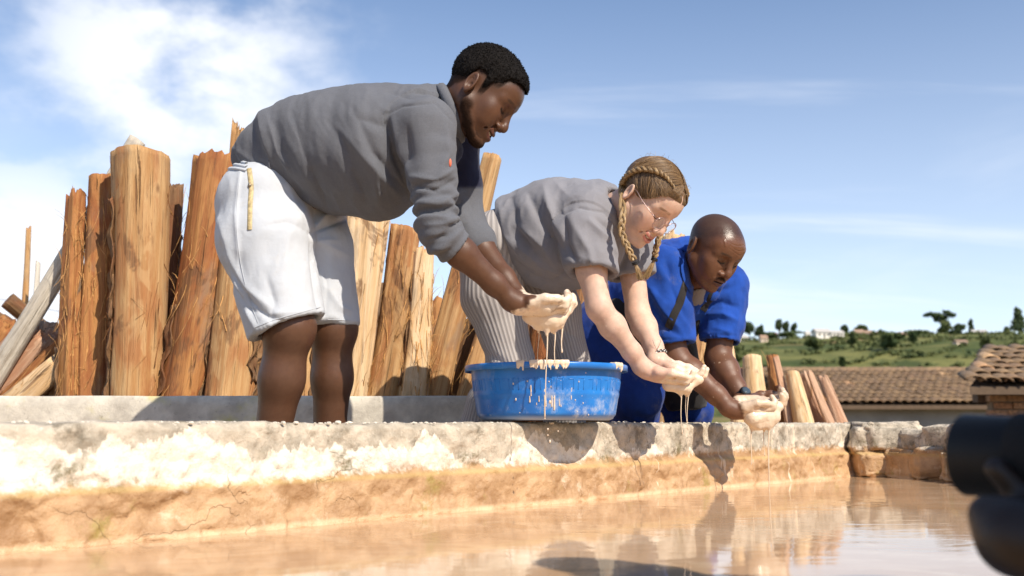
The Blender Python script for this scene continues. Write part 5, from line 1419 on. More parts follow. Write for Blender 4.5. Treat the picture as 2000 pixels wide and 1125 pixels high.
    cp = lerp(Ee, Ew, 0.22); cn = unit(Ew - Ee); S.raw(lambda p: np.where(np.linalg.norm(p - cp, axis=1) < 0.11, -((p - cp) @ cn), 0.5).astype(np.float32), 0.003, True)
    S.cone(lerp(Ee, Ew, 0.13), lerp(Ee, Ew, 0.4), 0.036, 0.043, 0.003, True)
    S.chain([Ls + A([0, -0.02, 0]), lerp(Ls, Le, 0.5), Le], [0.080, 0.062, 0.054], 0.02); S.cone(Le, lerp(Le, Lw, 0.22), 0.054, 0.048, 0.02)
    S.cone(to_world(A([[-0.02, 0, -0.03]]), O, ax)[0], neck, 0.062, 0.066, 0.004, True)
    lo, hi = bounds(PX(430, 160, 2.5), PX(910, 540, 2.6), pad=0.06); lo[1] = 2.22; hi[1] = 2.90
    V, Q = surfnet(S, lo, hi, 0.0045); V = relax(V, Q, 1)
    N = vnormals(V, Q)
    dE, tE = seg_dist(V, Es, Ee); dF, tF = seg_dist(V, Ee, lerp(Ee, Ew, 0.3))
    sl = np.minimum(dE, dF) < 0.10; xx, yy = TOPX(V)
    torso = 1 - sl
    ex = unit(PX(846, 242, 2.53) - PX(500, 288, 2.62))
    # soft hanging folds across the body, bunched rings round the elbow
    al = (V @ ex); rad = V[:, 2]
    V = V + N * (torso * (0.010 * ridge(np.stack([al * 11 + 0.25 * rad * 10, rad * 3.2, V[:, 1] * 3], 1) + 3, 2) + 0.004 * ridge(np.stack([al * 26, rad * 8, V[:, 1] * 8], 1), 2) + 0.0007 * ridge(np.stack([al * 60 + rad * 30, rad * 22, V[:, 1] * 22], 1), 2)))[:, None]
    ring = np.where(dF < dE, 1.0 + tF * 0.3, tE); rn_ = fbm(V * 9, 2)
    env = np.exp(-((ring - 0.92) / 0.28) ** 2)
    V = V + N * (sl * (0.0062 * env * np.sin(ring * 42 + rn_ * 9) + 0.0045 * (1 - env) * ridge(np.stack([tE * 3.2 + rn_ * 2, V[:, 0] * 12, V[:, 1] * 12], 1), 2)))[:, None]
    V = folds(V, vnormals(V, Q), [([(752, 226), (785, 207), (850, 200), (882, 236)], 2.2, -0.0035), ([(752, 226), (770, 300), (800, 372)], 7, -0.012), ([(765, 235), (785, 300), (806, 360)], 8, 0.008),
        ([(795, 250), (800, 300), (790, 330)], 7, -0.006), ([(870, 240), (875, 300), (860, 340)], 8, 0.006), ([(600, 330), (640, 395)], 7, -0.006), ([(560, 270), (600, 345), (640, 380)], 10, 0.006), ([(690, 340), (720, 400)], 6, -0.005), ([(730, 320), (740, 400)], 7, 0.005),
        ([(455, 290), (500, 320), (560, 370), (640, 408), (720, 420)], 6, 0.005), ([(490, 235), (505, 290), (540, 340)], 8, -0.006), ([(520, 225), (545, 300), (600, 370)], 9, 0.007), ([(640, 230), (680, 300), (690, 350)], 14, -0.005), ([(700, 230), (760, 250)], 9, -0.004), ([(805, 345), (850, 352), (888, 330)], 5, 0.006), ([(808, 362), (850, 372), (892, 350)], 4, -0.006), ([(815, 395), (860, 398), (898, 376)], 5, 0.006), ([(820, 412), (862, 414), (900, 396)], 4, -0.005), ([(826, 440), (866, 438), (905, 420)], 5, 0.005), ([(835, 470), (872, 460), (905, 440)], 4, -0.005), ([(845, 490), (880, 480)], 5, 0.004), ([(790, 395), (740, 340), (660, 250)], 10, 0.006), ([(800, 380), (730, 300), (690, 215)], 8, -0.005), ([(640, 405), (590, 300), (570, 220)], 10, -0.006), ([(760, 180), (800, 190), (840, 178)], 6, -0.004)])
    navy = sstep(xx, 868, 876) * sstep(V[:, 1], 2.44, 2.50) * sstep(yy, 372, 362) * sstep(yy, 262, 272)
    shirt = mesh_obj('shirt', V, Q, M_top, t, attrs={'navy': navy})
    tr = bvh(V, Q)
    # ribbed collar
    g_ = Geo(); c0 = PX(880, 222, 2.5); nn = unit(A([0.92, 0.02, 0.36])); a1 = unit(np.cross(nn, [0, 1, 0])); a2 = np.cross(nn, a1)
    th = np.linspace(0, 2 * math.pi, 41); pts = [c0 + a1 * math.cos(q_) * 0.074 + a2 * math.sin(q_) * 0.078 for q_ in th]
    g_.tube(pts, 0.0085, 8, False, 1.5, up=nn); g_.obj('collar', M_top, shirt)
    p, n = snap(tr, 879, 318)
    if p is not None:
        g_ = Geo(); g_.add(*uvsphere(p, (0.004, 0.006, 0.011), 8, 6)); g_.obj('chest_tab', simple_mat('orange_tab', (0.75, 0.16, 0.08), 0.7), shirt)
    return t
man1 = grey_shirt_man()

# ================================================================== woman with braids
SK2 = (0.68, 0.46, 0.35)
def strand_mat(name, c1, c2, c3):
    m, t, b = mat(name); q = NT(t); co = q.coord()
    rnd = q.n('ShaderNodeNewGeometry').outputs['Random Per Island']
    c = q.ramp(rnd, [(0.0, c1), (0.45, c2), (1.0, c3)])
    c = q.mix(q.math('MULTIPLY', q.smooth(q.noise(co, 260, 3, 0.6), 0.5, 0.7), 0.35), c, tuple(x * 0.4 for x in c1))
    q.link(c, b.inputs['Base Color']); b.inputs['Roughness'].default_value = 0.42; b.inputs['Specular IOR Level'].default_value = 0.5
    return m
M_blond = strand_mat('dark_blond_hair', (0.085, 0.048, 0.022), (0.17, 0.10, 0.045), (0.32, 0.20, 0.095))
M_blond_light = strand_mat('golden_hair_ends', (0.17, 0.10, 0.045), (0.30, 0.19, 0.085), (0.50, 0.35, 0.18))
def braid(path, w, n=90, turns=9, r=0.55, taper=0.75):
    P_ = spline(path, n); T, N, B = frames(P_); out = []
    for k in range(3):
        ph = np.linspace(0, turns * 2 * math.pi, n) + k * 2 * math.pi / 3
        ww = w * np.linspace(1, taper, n) * (0.45 + 0.55 * sstep(np.linspace(0, 1, n), 0.0, 0.25))
        c = P_ + N * (ww * np.sin(ph))[:, None] + B * (0.55 * ww * np.sin(2 * ph))[:, None]
        out.append((c, ww * r))
    return out
def hair_tuft(g_, path, w, count, rr, r0=0.0012):
    for i in range(count):
        a = rr.uniform(0, 6.28); q_ = rr.random() ** 0.5 * w
        o0 = A([math.cos(a) * q_, math.sin(a) * q_ * 0.6, 0]); sp = rr.uniform(0.6, 1.6)
        pts = [A(p) + o0 * (0.5 + sp * k / (len(path) - 1)) + A([rr.gauss(0, .0012), rr.gauss(0, .0012), rr.gauss(0, .001)]) * k for k, p in enumerate(path)]
        g_.tube(spline(pts, 7), np.linspace(r0, 0.0003, 7), 4, False)
def braid_woman():
    t = empty('person', (*PX(1020, 900, 3.1)[:2], 0.0), 'woman with two blond braids, glasses and grey t-shirt leaning over the wall', 'person')
    ax = axes(49, 40, 5); O = PX(1264, 388, 2.78); neck = PX(1196, 412, 2.86)
    P = dict(skin=SK2, cheek=(0.70, 0.36, 0.28), lip=(0.56, 0.20, 0.17), lash=(0.10, 0.05, 0.03), hair=(0.20, 0.11, 0.05), nose_w=0.98, nose=0.95, lips=0.85, smile=1.0, open=0.0024, brow=0.7, neck=0.86, wide=0.96, ear=0.78)
    V, Q, tn, wt_ = make_head(P, O, ax, neck)
    # scalp under the hair
    parts = [(to_world(V, O, ax), Q)]; tones = [tn]; wets = [wt_ * 0.3]
    # hair lying on the skull, parted in the middle
    def hl(x): return np.interp(x, [-0.12, -0.09, -0.05, -0.035, -0.02, 0.004, 0.012, 0.028, 0.045, 0.060, 0.075, 0.11], [-0.075, -0.070, -0.045, -0.020, 0.004, 0.012, -0.006, 0.000, 0.020, 0.040, 0.056, 0.060])
    Sc = SDF(); Sc.ell((-0.008, 0, 0.035), (0.101, 0.081, 0.086), 0.02); Sc.ell((0.050, 0, 0.040), (0.0455, 0.062, 0.0455), 0.03)
    S = SDF(); S.ops = list(Sc.ops)
    S.raw(lambda p: (p[:, 2] - hl(p[:, 0]).astype(np.float32)), 0.008, True)
    S.raw(lambda p: (0.0035 - np.abs(p[:, 1])).astype(np.float32) * -1.0 if False else np.where(p[:, 0] > -0.06, np.abs(p[:, 1]) - 0.0022, 0.05).astype(np.float32) , 0.004, True)
    V, Q = surfnet(S, (-0.12, -0.095, -0.09), (0.11, 0.095, 0.135), 0.0024); V = relax(V, Q, 1)
    N = vnormals(V, Q)
    # combed grooves running from the parting to the plaits
    ang = np.arctan2(np.abs(V[:, 1]), V[:, 2] - 0.02); gro = np.sin((V[:, 0] * 420 + ang * 14 + 6 * vnoise(V * 30))) * 0.0007
    V = V - N * (0.0020 - gro)[:, None]
    cap = mesh_obj('hair', to_world(V, O, ax), Q, M_blond, t)
    def surf_many(Pm):
        """push local points out onto the hair surface"""
        Pm = A(Pm, dtype=float).reshape(-1, 3); e = 1e-3
        for _ in range(4):
            d = Sc(Pm, 0.3).astype(float)
            gd = np.stack([Sc(Pm + dv, 0.3) - d for dv in (A([e, 0, 0]), A([0, e, 0]), A([0, 0, e]))], 1) + 1e-9
            gd /= np.linalg.norm(gd, axis=1)[:, None]
            Pm = Pm - gd * d[:, None]
        return Pm, gd
    def surf(p):
        a_, b_ = surf_many(p); return a_[0], b_[0]
    rr = random.Random(11)
    loc2w = lambda p: O + ax[0] * p[0] + ax[1] * p[1] + ax[2] * p[2]
    g_ = Geo()
    for side in (-1, 1):
        bl = [(0.062, 0.040, 0.080), (0.020, 0.058, 0.085), (-0.030, 0.072, 0.055), (-0.055, 0.070, 0.010), (-0.062, 0.062, -0.035)]
        for i in range(260):
            u = rr.random(); x0 = 0.086 - 0.15 * u
            s0 = A([x0, side * 0.004, 0.14])
            e_t = min(1.0, max(0, u * 0.9 + rr.gauss(0, 0.05) + 0.08)); ed = spline(bl, 50)[int(e_t * 49)] * A([1, side, 1])
            ps, ns = surf_many([lerp(s0, ed, k) + A([0.010 * math.sin(k * 3.1), 0, 0.03 * math.sin(k * math.pi)]) for k in np.linspace(0, 1, 7)])
            lf = 0.0005 + 0.0010 * rr.random(); pts = [loc2w(p + n * lf) for p, n in zip(ps, ns)]
            g_.tube(pts, np.concatenate([[0.0010], np.full(5, rr.uniform(0.0008, 0.0016)), [0.0008]]), 4, False, 0.6)
        for i in range(170):     # combed back from the temple to the plait
            u = rr.random(); x0 = 0.070 - 0.085 * u; s0 = A([x0, side * (0.045 + 0.030 * min(1, u * 1.4)), hl(x0) + 0.004])
            e_t = min(1.0, 0.12 + u * 0.75 + rr.gauss(0, 0.05)); ed = spline(bl, 50)[int(max(0, e_t) * 49)] * A([1, side, 1])
            ps, ns = surf_many([lerp(s0, ed, k) + A([0, side * 0.008 * math.sin(k * math.pi), 0]) for k in np.linspace(0, 1, 7)])
            lf = 0.0004 + 0.0010 * rr.random(); pts = [loc2w(p + n * lf) for p, n in zip(ps, ns)]
            g_.tube(pts, np.concatenate([[0.0006], np.full(5, rr.uniform(0.0008, 0.0014)), [0.0008]]), 4, False, 0.6)
        for i in range(140):     # swept from the parting down over the brow and back
            u = rr.random(); v_ = rr.random(); s0 = A([0.090 - 0.022 * v_, side * 0.003, 0.13]); k1_ = u
            mid_ = A([0.078 - 0.030 * k1_, side * (0.022 + 0.030 * k1_), 0.062 - 0.022 * k1_ + 0.012 * v_]); ed = spline(bl, 50)[int((0.05 + 0.35 * u) * 49)] * A([1, side, 1])
            ps, ns = surf_many(np.vstack([[lerp(s0, mid_, k) for k in (0, .35, .7)], spline([mid_, lerp(mid_, ed, .5) + A([0, side * .004, -0.004]), ed], 5)]))
            lf = 0.0003 + 0.0010 * rr.random(); g_.tube([loc2w(p + n * lf) for p, n in zip(ps, ns)], np.concatenate([[0.0008], np.full(6, rr.uniform(0.0008, 0.0015)), [0.0008]]), 4, False, 0.6)
    g_.obj('hair_strands', M_blond, t, kind='stuff')
    # plaits: along the head, then hanging free
    for side, hang, tie, tail in ((-1, [(1216, 420, 2.70), (1214, 452, 2.69), (1226, 484, 2.685), (1239, 510, 2.69)], (1241, 514, 2.69), [(1241, 516, 2.69), (1247, 530, 2.69), (1252, 546, 2.695)]),
                                  (1, [(1296, 440, 2.90), (1288, 462, 2.88), (1281, 488, 2.87), (1279, 504, 2.87)], (1278, 507, 2.87), [(1277, 509, 2.87), (1270, 526, 2.87), (1260, 544, 2.875)])):
        bl = [(0.062, 0.040, 0.080), (0.020, 0.058, 0.085), (-0.030, 0.072, 0.055), (-0.055, 0.070, 0.010), (-0.060, 0.064, -0.030)]
        path = []
        for p in spline(bl, 9):
            q_, n = surf(p * A([1, side, 1])); path.append(loc2w(q_ + n * 0.003))
        path = path + [PX(*h) for h in hang]
        if side == 1: path = path[:9] + [lerp(path[8], PX(*hang[0]), 0.5)] + [PX(*h) for h in hang]
        par = bpy.data.objects.new('braid', None)
        g_ = Geo()
        for c, r in braid(path, 0.0088, 150, 8):
            # each plait strand is a bundle of hairs
            T, N, B = frames(c)
            for k in range(11):
                a = k * 2 * math.pi / 10; o_ = 0.0 if k == 10 else 0.78
                tw = np.linspace(0, 10, len(c)) + a
                cc = c + (N * np.cos(tw)[:, None] + B * np.sin(tw)[:, None]) * (r * o_)[:, None]
                g_.tube(cc[::2], (r * (0.30 if k < 10 else 0.75))[::2] * (0.9 + 0.2 * (k % 3)), 5, False)
        b_ = g_.obj('braid', M_blond_light if side == -1 else M_blond_light, t)
        g_ = Geo(); tp = PX(*tie); th = np.linspace(0, 2 * math.pi, 17)
        dirn = unit(PX(*tail[1]) - PX(*hang[-2])); a1 = unit(np.cross(dirn, [0, 1, 0])); a2 = np.cross(dirn, a1)
        for k in (-1, 1): g_.tube([tp + dirn * 0.002 * k + (a1 * math.cos(q_) + a2 * math.sin(q_)) * 0.0085 for q_ in th], 0.0022, 5, False)
        g_.obj('hair_tie', simple_mat('black_elastic', (0.01, 0.01, 0.012), 0.7), b_)
        g_ = Geo(); hair_tuft(g_, [PX(*q_) for q_ in tail], 0.006, 110, rr); g_.obj('tassel', M_blond_light, b_)
    g_ = Geo()
    for i in range(90):        # flyaway hairs
        a = rr.uniform(-1.2, 1.2); x0 = rr.uniform(-0.09, 0.085); p, n = surf(A([x0, math.sin(a) * 0.08, 0.03 + math.cos(a) * 0.09]))
        d = unit(n + A([rr.gauss(0, .7), rr.gauss(0, .7), rr.gauss(0, .7)])); L_ = rr.uniform(0.006, 0.022)
        g_.tube([loc2w(p), loc2w(p + d * L_ * 0.5 + n * 0.002), loc2w(p + d * L_ + A([rr.gauss(0, .006), 0, -.004]))], [0.0004, 0.0003, 0.0002], 3, False)
    g_.obj('flyaway_hairs', M_blond_light, t, kind='stuff')
    # teeth
    g_ = Geo()
    for i in range(-3, 4):
        a = i * 0.0060; g_.add(*uvsphere(O + ax[0] * (0.0895 - a * a * 14) + ax[1] * a + ax[2] * (-0.0700 + a * a * 8), (0.0032, 0.0031, 0.0040), 8, 6, np.stack(ax, 1)))
    g_.obj('teeth', simple_mat('teeth_white', (0.85, 0.82, 0.76), 0.3, var=0.03), t)
    # glasses
    M_frame = simple_mat('rose_metal', (0.55, 0.40, 0.38), 0.28, var=0.05, metal=0.9)
    gl = empty('glasses', O, 'thin rose metal glasses worn by the woman with braids', 'glasses')
    zc_, xc_ = -0.014, 0.104
    g_ = Geo()
    for s_ in (-1, 1):
        th = np.linspace(0, 2 * math.pi, 41)
        pts = [loc2w((xc_ - 0.10 * (abs(0.033 + 0.0245 * math.cos(q_)) - 0.02) ** 1.0 * 0.9, s_ * (0.0325 + 0.0235 * math.cos(q_)), zc_ + 0.0195 * math.sin(q_) * (1.0 if math.sin(q_) > 0 else 1.08))) for q_ in th]
        g_.tube(pts, 0.0011, 6, False)
        hinge = A([xc_ - 0.0042, s_ * 0.0562, zc_ + 0.009]); g_.tube([loc2w(hinge), loc2w((0.085, s_ * 0.069, zc_ + 0.010))], 0.0011, 6)
        g_.tube(spline([loc2w((0.085, s_ * 0.069, zc_ + 0.010)), loc2w((0.04, s_ * 0.0775, 0.002)), loc2w((-0.004, s_ * 0.0785, 0.008)), loc2w((-0.022, s_ * 0.077, -0.012))], 14), 0.0010, 6)
        lens = [loc2w((xc_ - 0.10 * (abs(0.033 + 0.0245 * math.cos(q_)) - 0.02) * 0.9, s_ * (0.0325 + 0.0232 * math.cos(q_)), zc_ + 0.0192 * math.sin(q_))) for q_ in th[:-1]]
        gm = Geo(); gm.add(A(lens + [loc2w((xc_ + 0.0005, s_ * 0.0325, zc_))]), [[i, (i + 1) % 40, 40] for i in range(40)])
        m_l, t_l, b_l = (mat('lens_glass') if s_ == -1 else (bpy.data.materials['lens_glass'], None, None))
        if b_l is not None:
            b_l.inputs['Base Color'].default_value = (1, 0.93, 0.93, 1); b_l.inputs['Alpha'].default_value = 0.16; b_l.inputs['Roughness'].default_value = 0.03; b_l.inputs['Specular IOR Level'].default_value = 0.6
        gm.obj('lens', m_l, gl)
    g_.tube(spline([loc2w((xc_ - 0.0005, -0.0105, zc_ + 0.006)), loc2w((xc_ + 0.003, 0, zc_ + 0.010)), loc2w((xc_ - 0.0005, 0.0105, zc_ + 0.006))], 10), 0.0012, 6)
    g_.obj('frame', M_frame, gl)
    g_ = Geo(); th = np.linspace(0, 2 * math.pi, 13); e0 = A([-0.004, -0.0835, -0.046])
    g_.tube([loc2w(e0 + A([math.cos(q_) * 0.005, 0.001, math.sin(q_) * 0.006])) for q_ in th], 0.0009, 5, False); g_.obj('earring', simple_mat('silver', (0.8, 0.78, 0.74), 0.25, metal=0.95), t)
    # arms
    Es, Ee, Ew = PX(1140, 455, 2.80), PX(1170, 602, 2.76), PX(1262, 724, 2.84)
    Ls, Le, Lw = PX(1222, 440, 3.02), PX(1246, 612, 3.00), PX(1290, 706, 2.92)
    S = SDF(); limb(S, [Es, lerp(Es, Ee, .5), Ee], [0.046, 0.041, 0.034]); forearm(S, Ee, Ew, 0.033, 0.021, 1.02)
    hand_sdf(S, Ew + A([0.008, -0.004, 0.0]), unit(A([0.88, 0.22, -0.34])), A([0.25, -0.05, 1.0]), A([-0.25, -1.0, 0.05]), 0.92, (8, 50, 40), mud=0.003)
    limb(S, [Ls, Le], [0.045, 0.035]); forearm(S, Le, Lw, 0.034, 0.021)
    hand_sdf(S, Lw + A([0.006, -0.004, -0.008]), unit(A([0.90, -0.05, -0.42])), A([0.35, 0.05, 1.0]), A([0.2, 1.0, 0.1]), 0.92, (8, 46, 38), mud=0.003)
    lo, hi = bounds(Es, Ee, Ls, Le, Ew, Lw, PX(1385, 780, 2.9), pad=0.08)
    V, Q = surfnet(S, lo, hi, 0.0026); V = relax(V, Q, 1, 0.4)
    mm = mud_mask(V, Ew, unit(A([0.8, 0, -0.6])), 0.055, 0.05); 
    mm = np.maximum(mm, mud_mask(V, Lw, unit(A([0.8, 0, -0.6])), 0.02, 0.05) * (V[:, 1] > Lw[1] - 0.03))
    sp = sstep(vnoise(V * 160), 0.9, 0.93) * 0.7; mm = np.maximum(mm, sp * (V[:, 0] > Ee[0]))
    tn = A(SK2)[None] * (1 + (fbm(V * 25, 3) - 0.5) * 0.16)[:, None]; tn = tn * (1 - mm[:, None]) + A(MUD)[None] * mm[:, None]
    parts.append((V, Q)); tones.append(tn); wets.append(mm * 0.9)
    Rh, Rk, Ra = PX(968, 495, 2.98), PX(1000, 700, 3.00), PX(905, 880, 3.12)
    Lh, Lk, La = PX(1045, 510, 3.14), PX(1113, 715, 3.14), PX(1080, 900, 3.30)
    Ra[2] = La[2] = 0.09
    pel = PX(990, 470, 3.06); ch = PX(1130, 440, 2.92)
    S = SDF(); limb(S, [pel, ch, neck], [0.09, 0.10, 0.045], 0.04); limb(S, [Es, ch, Ls], [0.045, 0.07, 0.045], 0.04)
    for H_, K, An in ((Rh, Rk, Ra), (Lh, Lk, La)):
        limb(S, [pel, H_, K, An], [0.09, 0.075, 0.047, 0.034], 0.03); S.ell(An + A([0.06, -0.02, -0.055]), (0.11, 0.04, 0.03), 0.03)
    lo, hi = bounds(pel, ch, neck, Es, Ls, Ra, La, Rh, Lh, pad=0.13); lo[2] = -0.02
    V, Q = surfnet(S, lo, hi, 0.009); V = relax(V, Q, 1)
    parts.append((V, Q)); tones.append(np.tile(A(SK2), (len(V), 1))); wets.append(np.zeros(len(V)))
    body_obj(t, parts, tones, wets, M_skin_fair)
    # ribbed trousers
    m, tt_, b = mat('ribbed_grey_trousers'); q = NT(tt_); co = q.coord()
    u = q.attr('rib'); st = q.math('SINE', q.math('MULTIPLY', u, 2 * math.pi / 0.0135)); st2 = q.math('SINE', q.math('MULTIPLY', u, 2 * math.pi / 0.0045))
    c = q.mix(q.smooth(q.math('ADD', st, q.math('MULTIPLY', st2, 0.4)), -0.6, 0.6), (0.30, 0.275, 0.265), (0.42, 0.39, 0.375))
    c = q.mix(q.math('MULTIPLY', q.smooth(q.noise(co, 900, 2, 0.6), 0.4, 0.6), 0.2), c, (0.5, 0.47, 0.46))
    q.link(c, b.inputs['Base Color']); b.inputs['Roughness'].default_value = 0.9; b.inputs['Specular IOR Level'].default_value = 0.2
    q.link(q.bump(st, 0.4, 0.002), b.inputs['Normal'])
    S = SDF(); S.ell(PX(975, 480, 3.04), (0.115, 0.150, 0.110), 0.03)
    tR = [PX(962, 490, 3.00), PX(962, 580, 2.99), PX(999, 705, 3.00), PX(958, 790, 3.06), Ra + A([0, 0, -0.04])]; rR = [0.102, 0.090, 0.062, 0.068, 0.085]
    tL = [PX(1045, 510, 3.14), PX(1085, 600, 3.14), PX(1115, 710, 3.14), PX(1105, 800, 3.22), La + A([0, 0, -0.04])]; rL = [0.10, 0.075, 0.056, 0.06, 0.08]
    S.chain(tR, rR, 0.025); S.chain(tL, rL, 0.025)
    S.plane(PX(1010, 420, 3.0), (0.9, 0, 0.5), 0.004) if False else None
    lo, hi = bounds(PX(890, 380, 3.0), PX(1150, 700, 3.1), Ra, La, pad=0.07); lo[1] -= 0.1; hi[1] += 0.16; lo[2] = 0.0
    V, Q = surfnet(S, lo, hi, 0.005); V = relax(V, Q, 1)
    rib = np.zeros(len(V)); best = np.full(len(V), 9.0)
    for ch_ in (tR, tL):
        for i in range(4):
            a, b2 = ch_[i], ch_[i + 1]; d, tq = seg_dist(V, a, b2); ax_ = unit(b2 - a); e1 = unit(np.cross(ax_, [0, 1, 0])); e2 = np.cross(ax_, e1)
            r_ = V - a; an = np.arctan2(r_ @ e1, r_ @ e2 * (1 if (np.cross(ax_, e1)[1] < 0) else -1) + 0.0)
            m_ = d < best; best[m_] = d[m_]; rib[m_] = an[m_] * 0.085
    N = vnormals(V, Q); V = cloth_noise(V, N, 0.0045, (9, 9, 5), 9)
    V = folds(V, vnormals(V, Q), [([(940, 480), (985, 500)], 6, -0.007), ([(935, 500), (990, 520)], 6, 0.006), ([(945, 530), (1000, 560)], 7, -0.006), ([(950, 690), (990, 712)], 6, -0.005), ([(1085, 640), (1130, 660)], 7, -0.004)])
    mesh_obj('trousers', V, Q, m, t, attrs={'rib': rib})
    # t-shirt
    M_tee = cloth_mat('grey_cotton_tee', (0.215, 0.212, 0.232), 0.06, 700, melange=0.15)
    S = SDF()
    S.chain([PX(990, 452, 3.04), PX(1024, 456, 3.02), PX(1080, 460, 2.98), PX(1130, 452, 2.94), PX(1178, 424, 2.92)], [0.090, 0.132, 0.160, 0.150, 0.098], 0.03)
    S.cone(PX(1150, 425, 2.84), PX(1205, 430, 3.00), 0.085, 0.080, 0.03)
    S.plane(PX(1208, 400, 2.9), (0.98, 0, 0.1), 0.005)
    hp = PX(974, 480, 3.0); hn = unit(A([-0.92, 0, -0.32])); S.raw(lambda p: (-((p - hp) @ hn)).astype(np.float32), 0.004, True)
    S.cone(PX(1000, 475, 3.04), PX(940, 470, 3.05), 0.10, 0.15, 0.004, True)
    S.chain([Es, lerp(Es, Ee, 0.62)], [0.078, 0.071], 0.02); S.chain([Ls, lerp(Ls, Le, 0.62)], [0.078, 0.070], 0.02)
    for s0, e0, kk in ((Es, Ee, 0.52), (Ls, Le, 0.58)):
        cp = lerp(s0, e0, kk); cn = unit(unit(e0 - s0) + A([0.0, 0, 0.0]) + (A([-0.25, 0, 0.12]) if s0 is Es else 0)); S.raw(lambda p, cp=cp, cn=cn: np.where(np.linalg.norm(p - cp, axis=1) < 0.12, -((p - cp) @ cn), 0.5).astype(np.float32), 0.003, True)
        S.cone(lerp(s0, e0, kk - 0.22), lerp(s0, e0, kk + 0.15), 0.045, 0.070, 0.003, True)
    S.cone(to_world(A([[-0.02, 0, -0.03]]), O, ax)[0], neck, 0.056, 0.062, 0.004, True)
    lo, hi = bounds(PX(935, 340, 3.0), PX(1270, 580, 2.9), pad=0.06); lo[1] = 2.66; hi[1] = 3.24
    V, Q = surfnet(S, lo, hi, 0.0045); V = relax(V, Q, 1)
    N = vnormals(V, Q); xx, yy = TOPX(V); slv = (np.minimum(seg_dist(V, Es, Ee)[0], seg_dist(V, Ls, Le)[0]) < 0.088)
    V = V + N * (np.where(slv, 0.004, 0.0080) * ridge(np.stack([V[:, 0] * 10 + V[:, 2] * 5, V[:, 2] * 3.5, V[:, 1] * 4], 1) + 5, 2) + 0.0035 * ridge(V * A([24, 20, 14]) + 2, 2))[:, None]
    V = folds(V, vnormals(V, Q), [([(1098, 418), (1130, 405), (1180, 415), (1200, 440)], 2.2, -0.004), ([(1100, 420), (1108, 480), (1122, 510)], 6, -0.010), ([(1150, 430), (1190, 470), (1205, 500)], 6, 0.007), ([(1165, 425), (1198, 455)], 5, -0.006), ([(1120, 440), (1150, 490), (1160, 530)], 8, 0.005),
        ([(975, 400), (990, 460), (1030, 520)], 8, 0.008), ([(1000, 390), (1010, 450), (1050, 500)], 8, -0.007), ([(1010, 440), (1060, 480), (1100, 540)], 9, 0.007), ([(1000, 500), (1040, 540), (1100, 558)], 7, -0.006), ([(1060, 380), (1080, 430), (1098, 470)], 10, 0.005), ([(1185, 365), (1200, 400)], 6, -0.005), ([(1110, 520), (1080, 550)], 6, -0.005), ([(1125, 503), (1165, 522), (1206, 538)], 2, -0.003), ([(1215, 480), (1240, 510), (1250, 535)], 6, 0.005), ([(1105, 500), (1060, 440), (1030, 375)], 9, -0.007), ([(1110, 480), (1075, 410), (1062, 365)], 8, 0.006), ([(1120, 545), (1060, 520), (1000, 470)], 8, 0.006)])
    tee = mesh_obj('t_shirt', V, Q, M_tee, t)
    # bracelets on the left wrist
    br = empty('bracelet', lerp(Le, Lw, 0.86), 'thin black and white beaded bracelet on the woman\'s left wrist', 'bracelet')
    c0 = lerp(Le, Lw, 0.86); d0 = unit(Lw - Le); a1 = unit(np.cross(d0, [0, 1, 0])); a2 = np.cross(d0, a1); rad = 0.0275
    bb = simple_mat('bead_black', (0.02, 0.02, 0.02), 0.4); bw = simple_mat('bead_white', (0.75, 0.72, 0.68), 0.4)
    for i in range(40):
        q_ = i * 2 * math.pi / 40
        for row in (0, 1):
            V_, F_ = uvsphere(c0 + d0 * (0.0045 * row + 0.003 * math.sin(q_)) + (a1 * math.cos(q_) + a2 * math.sin(q_)) * rad, 0.0024, 6, 5)
            mesh_obj('bead', V_, F_, bb if (i + row) % 3 else bw, br)
    g_ = Geo(); e = c0 + (-a2 if a2[1] > 0 else a2) * rad
    for k in (-1, 1): g_.tube([e, e + A([0.008 * k, 0, 0.016]), e + A([0.012 * k, 0, 0.03])], 0.0005, 4)
    g_.obj('cord_end', bb, br)
    return t
woman = braid_woman()

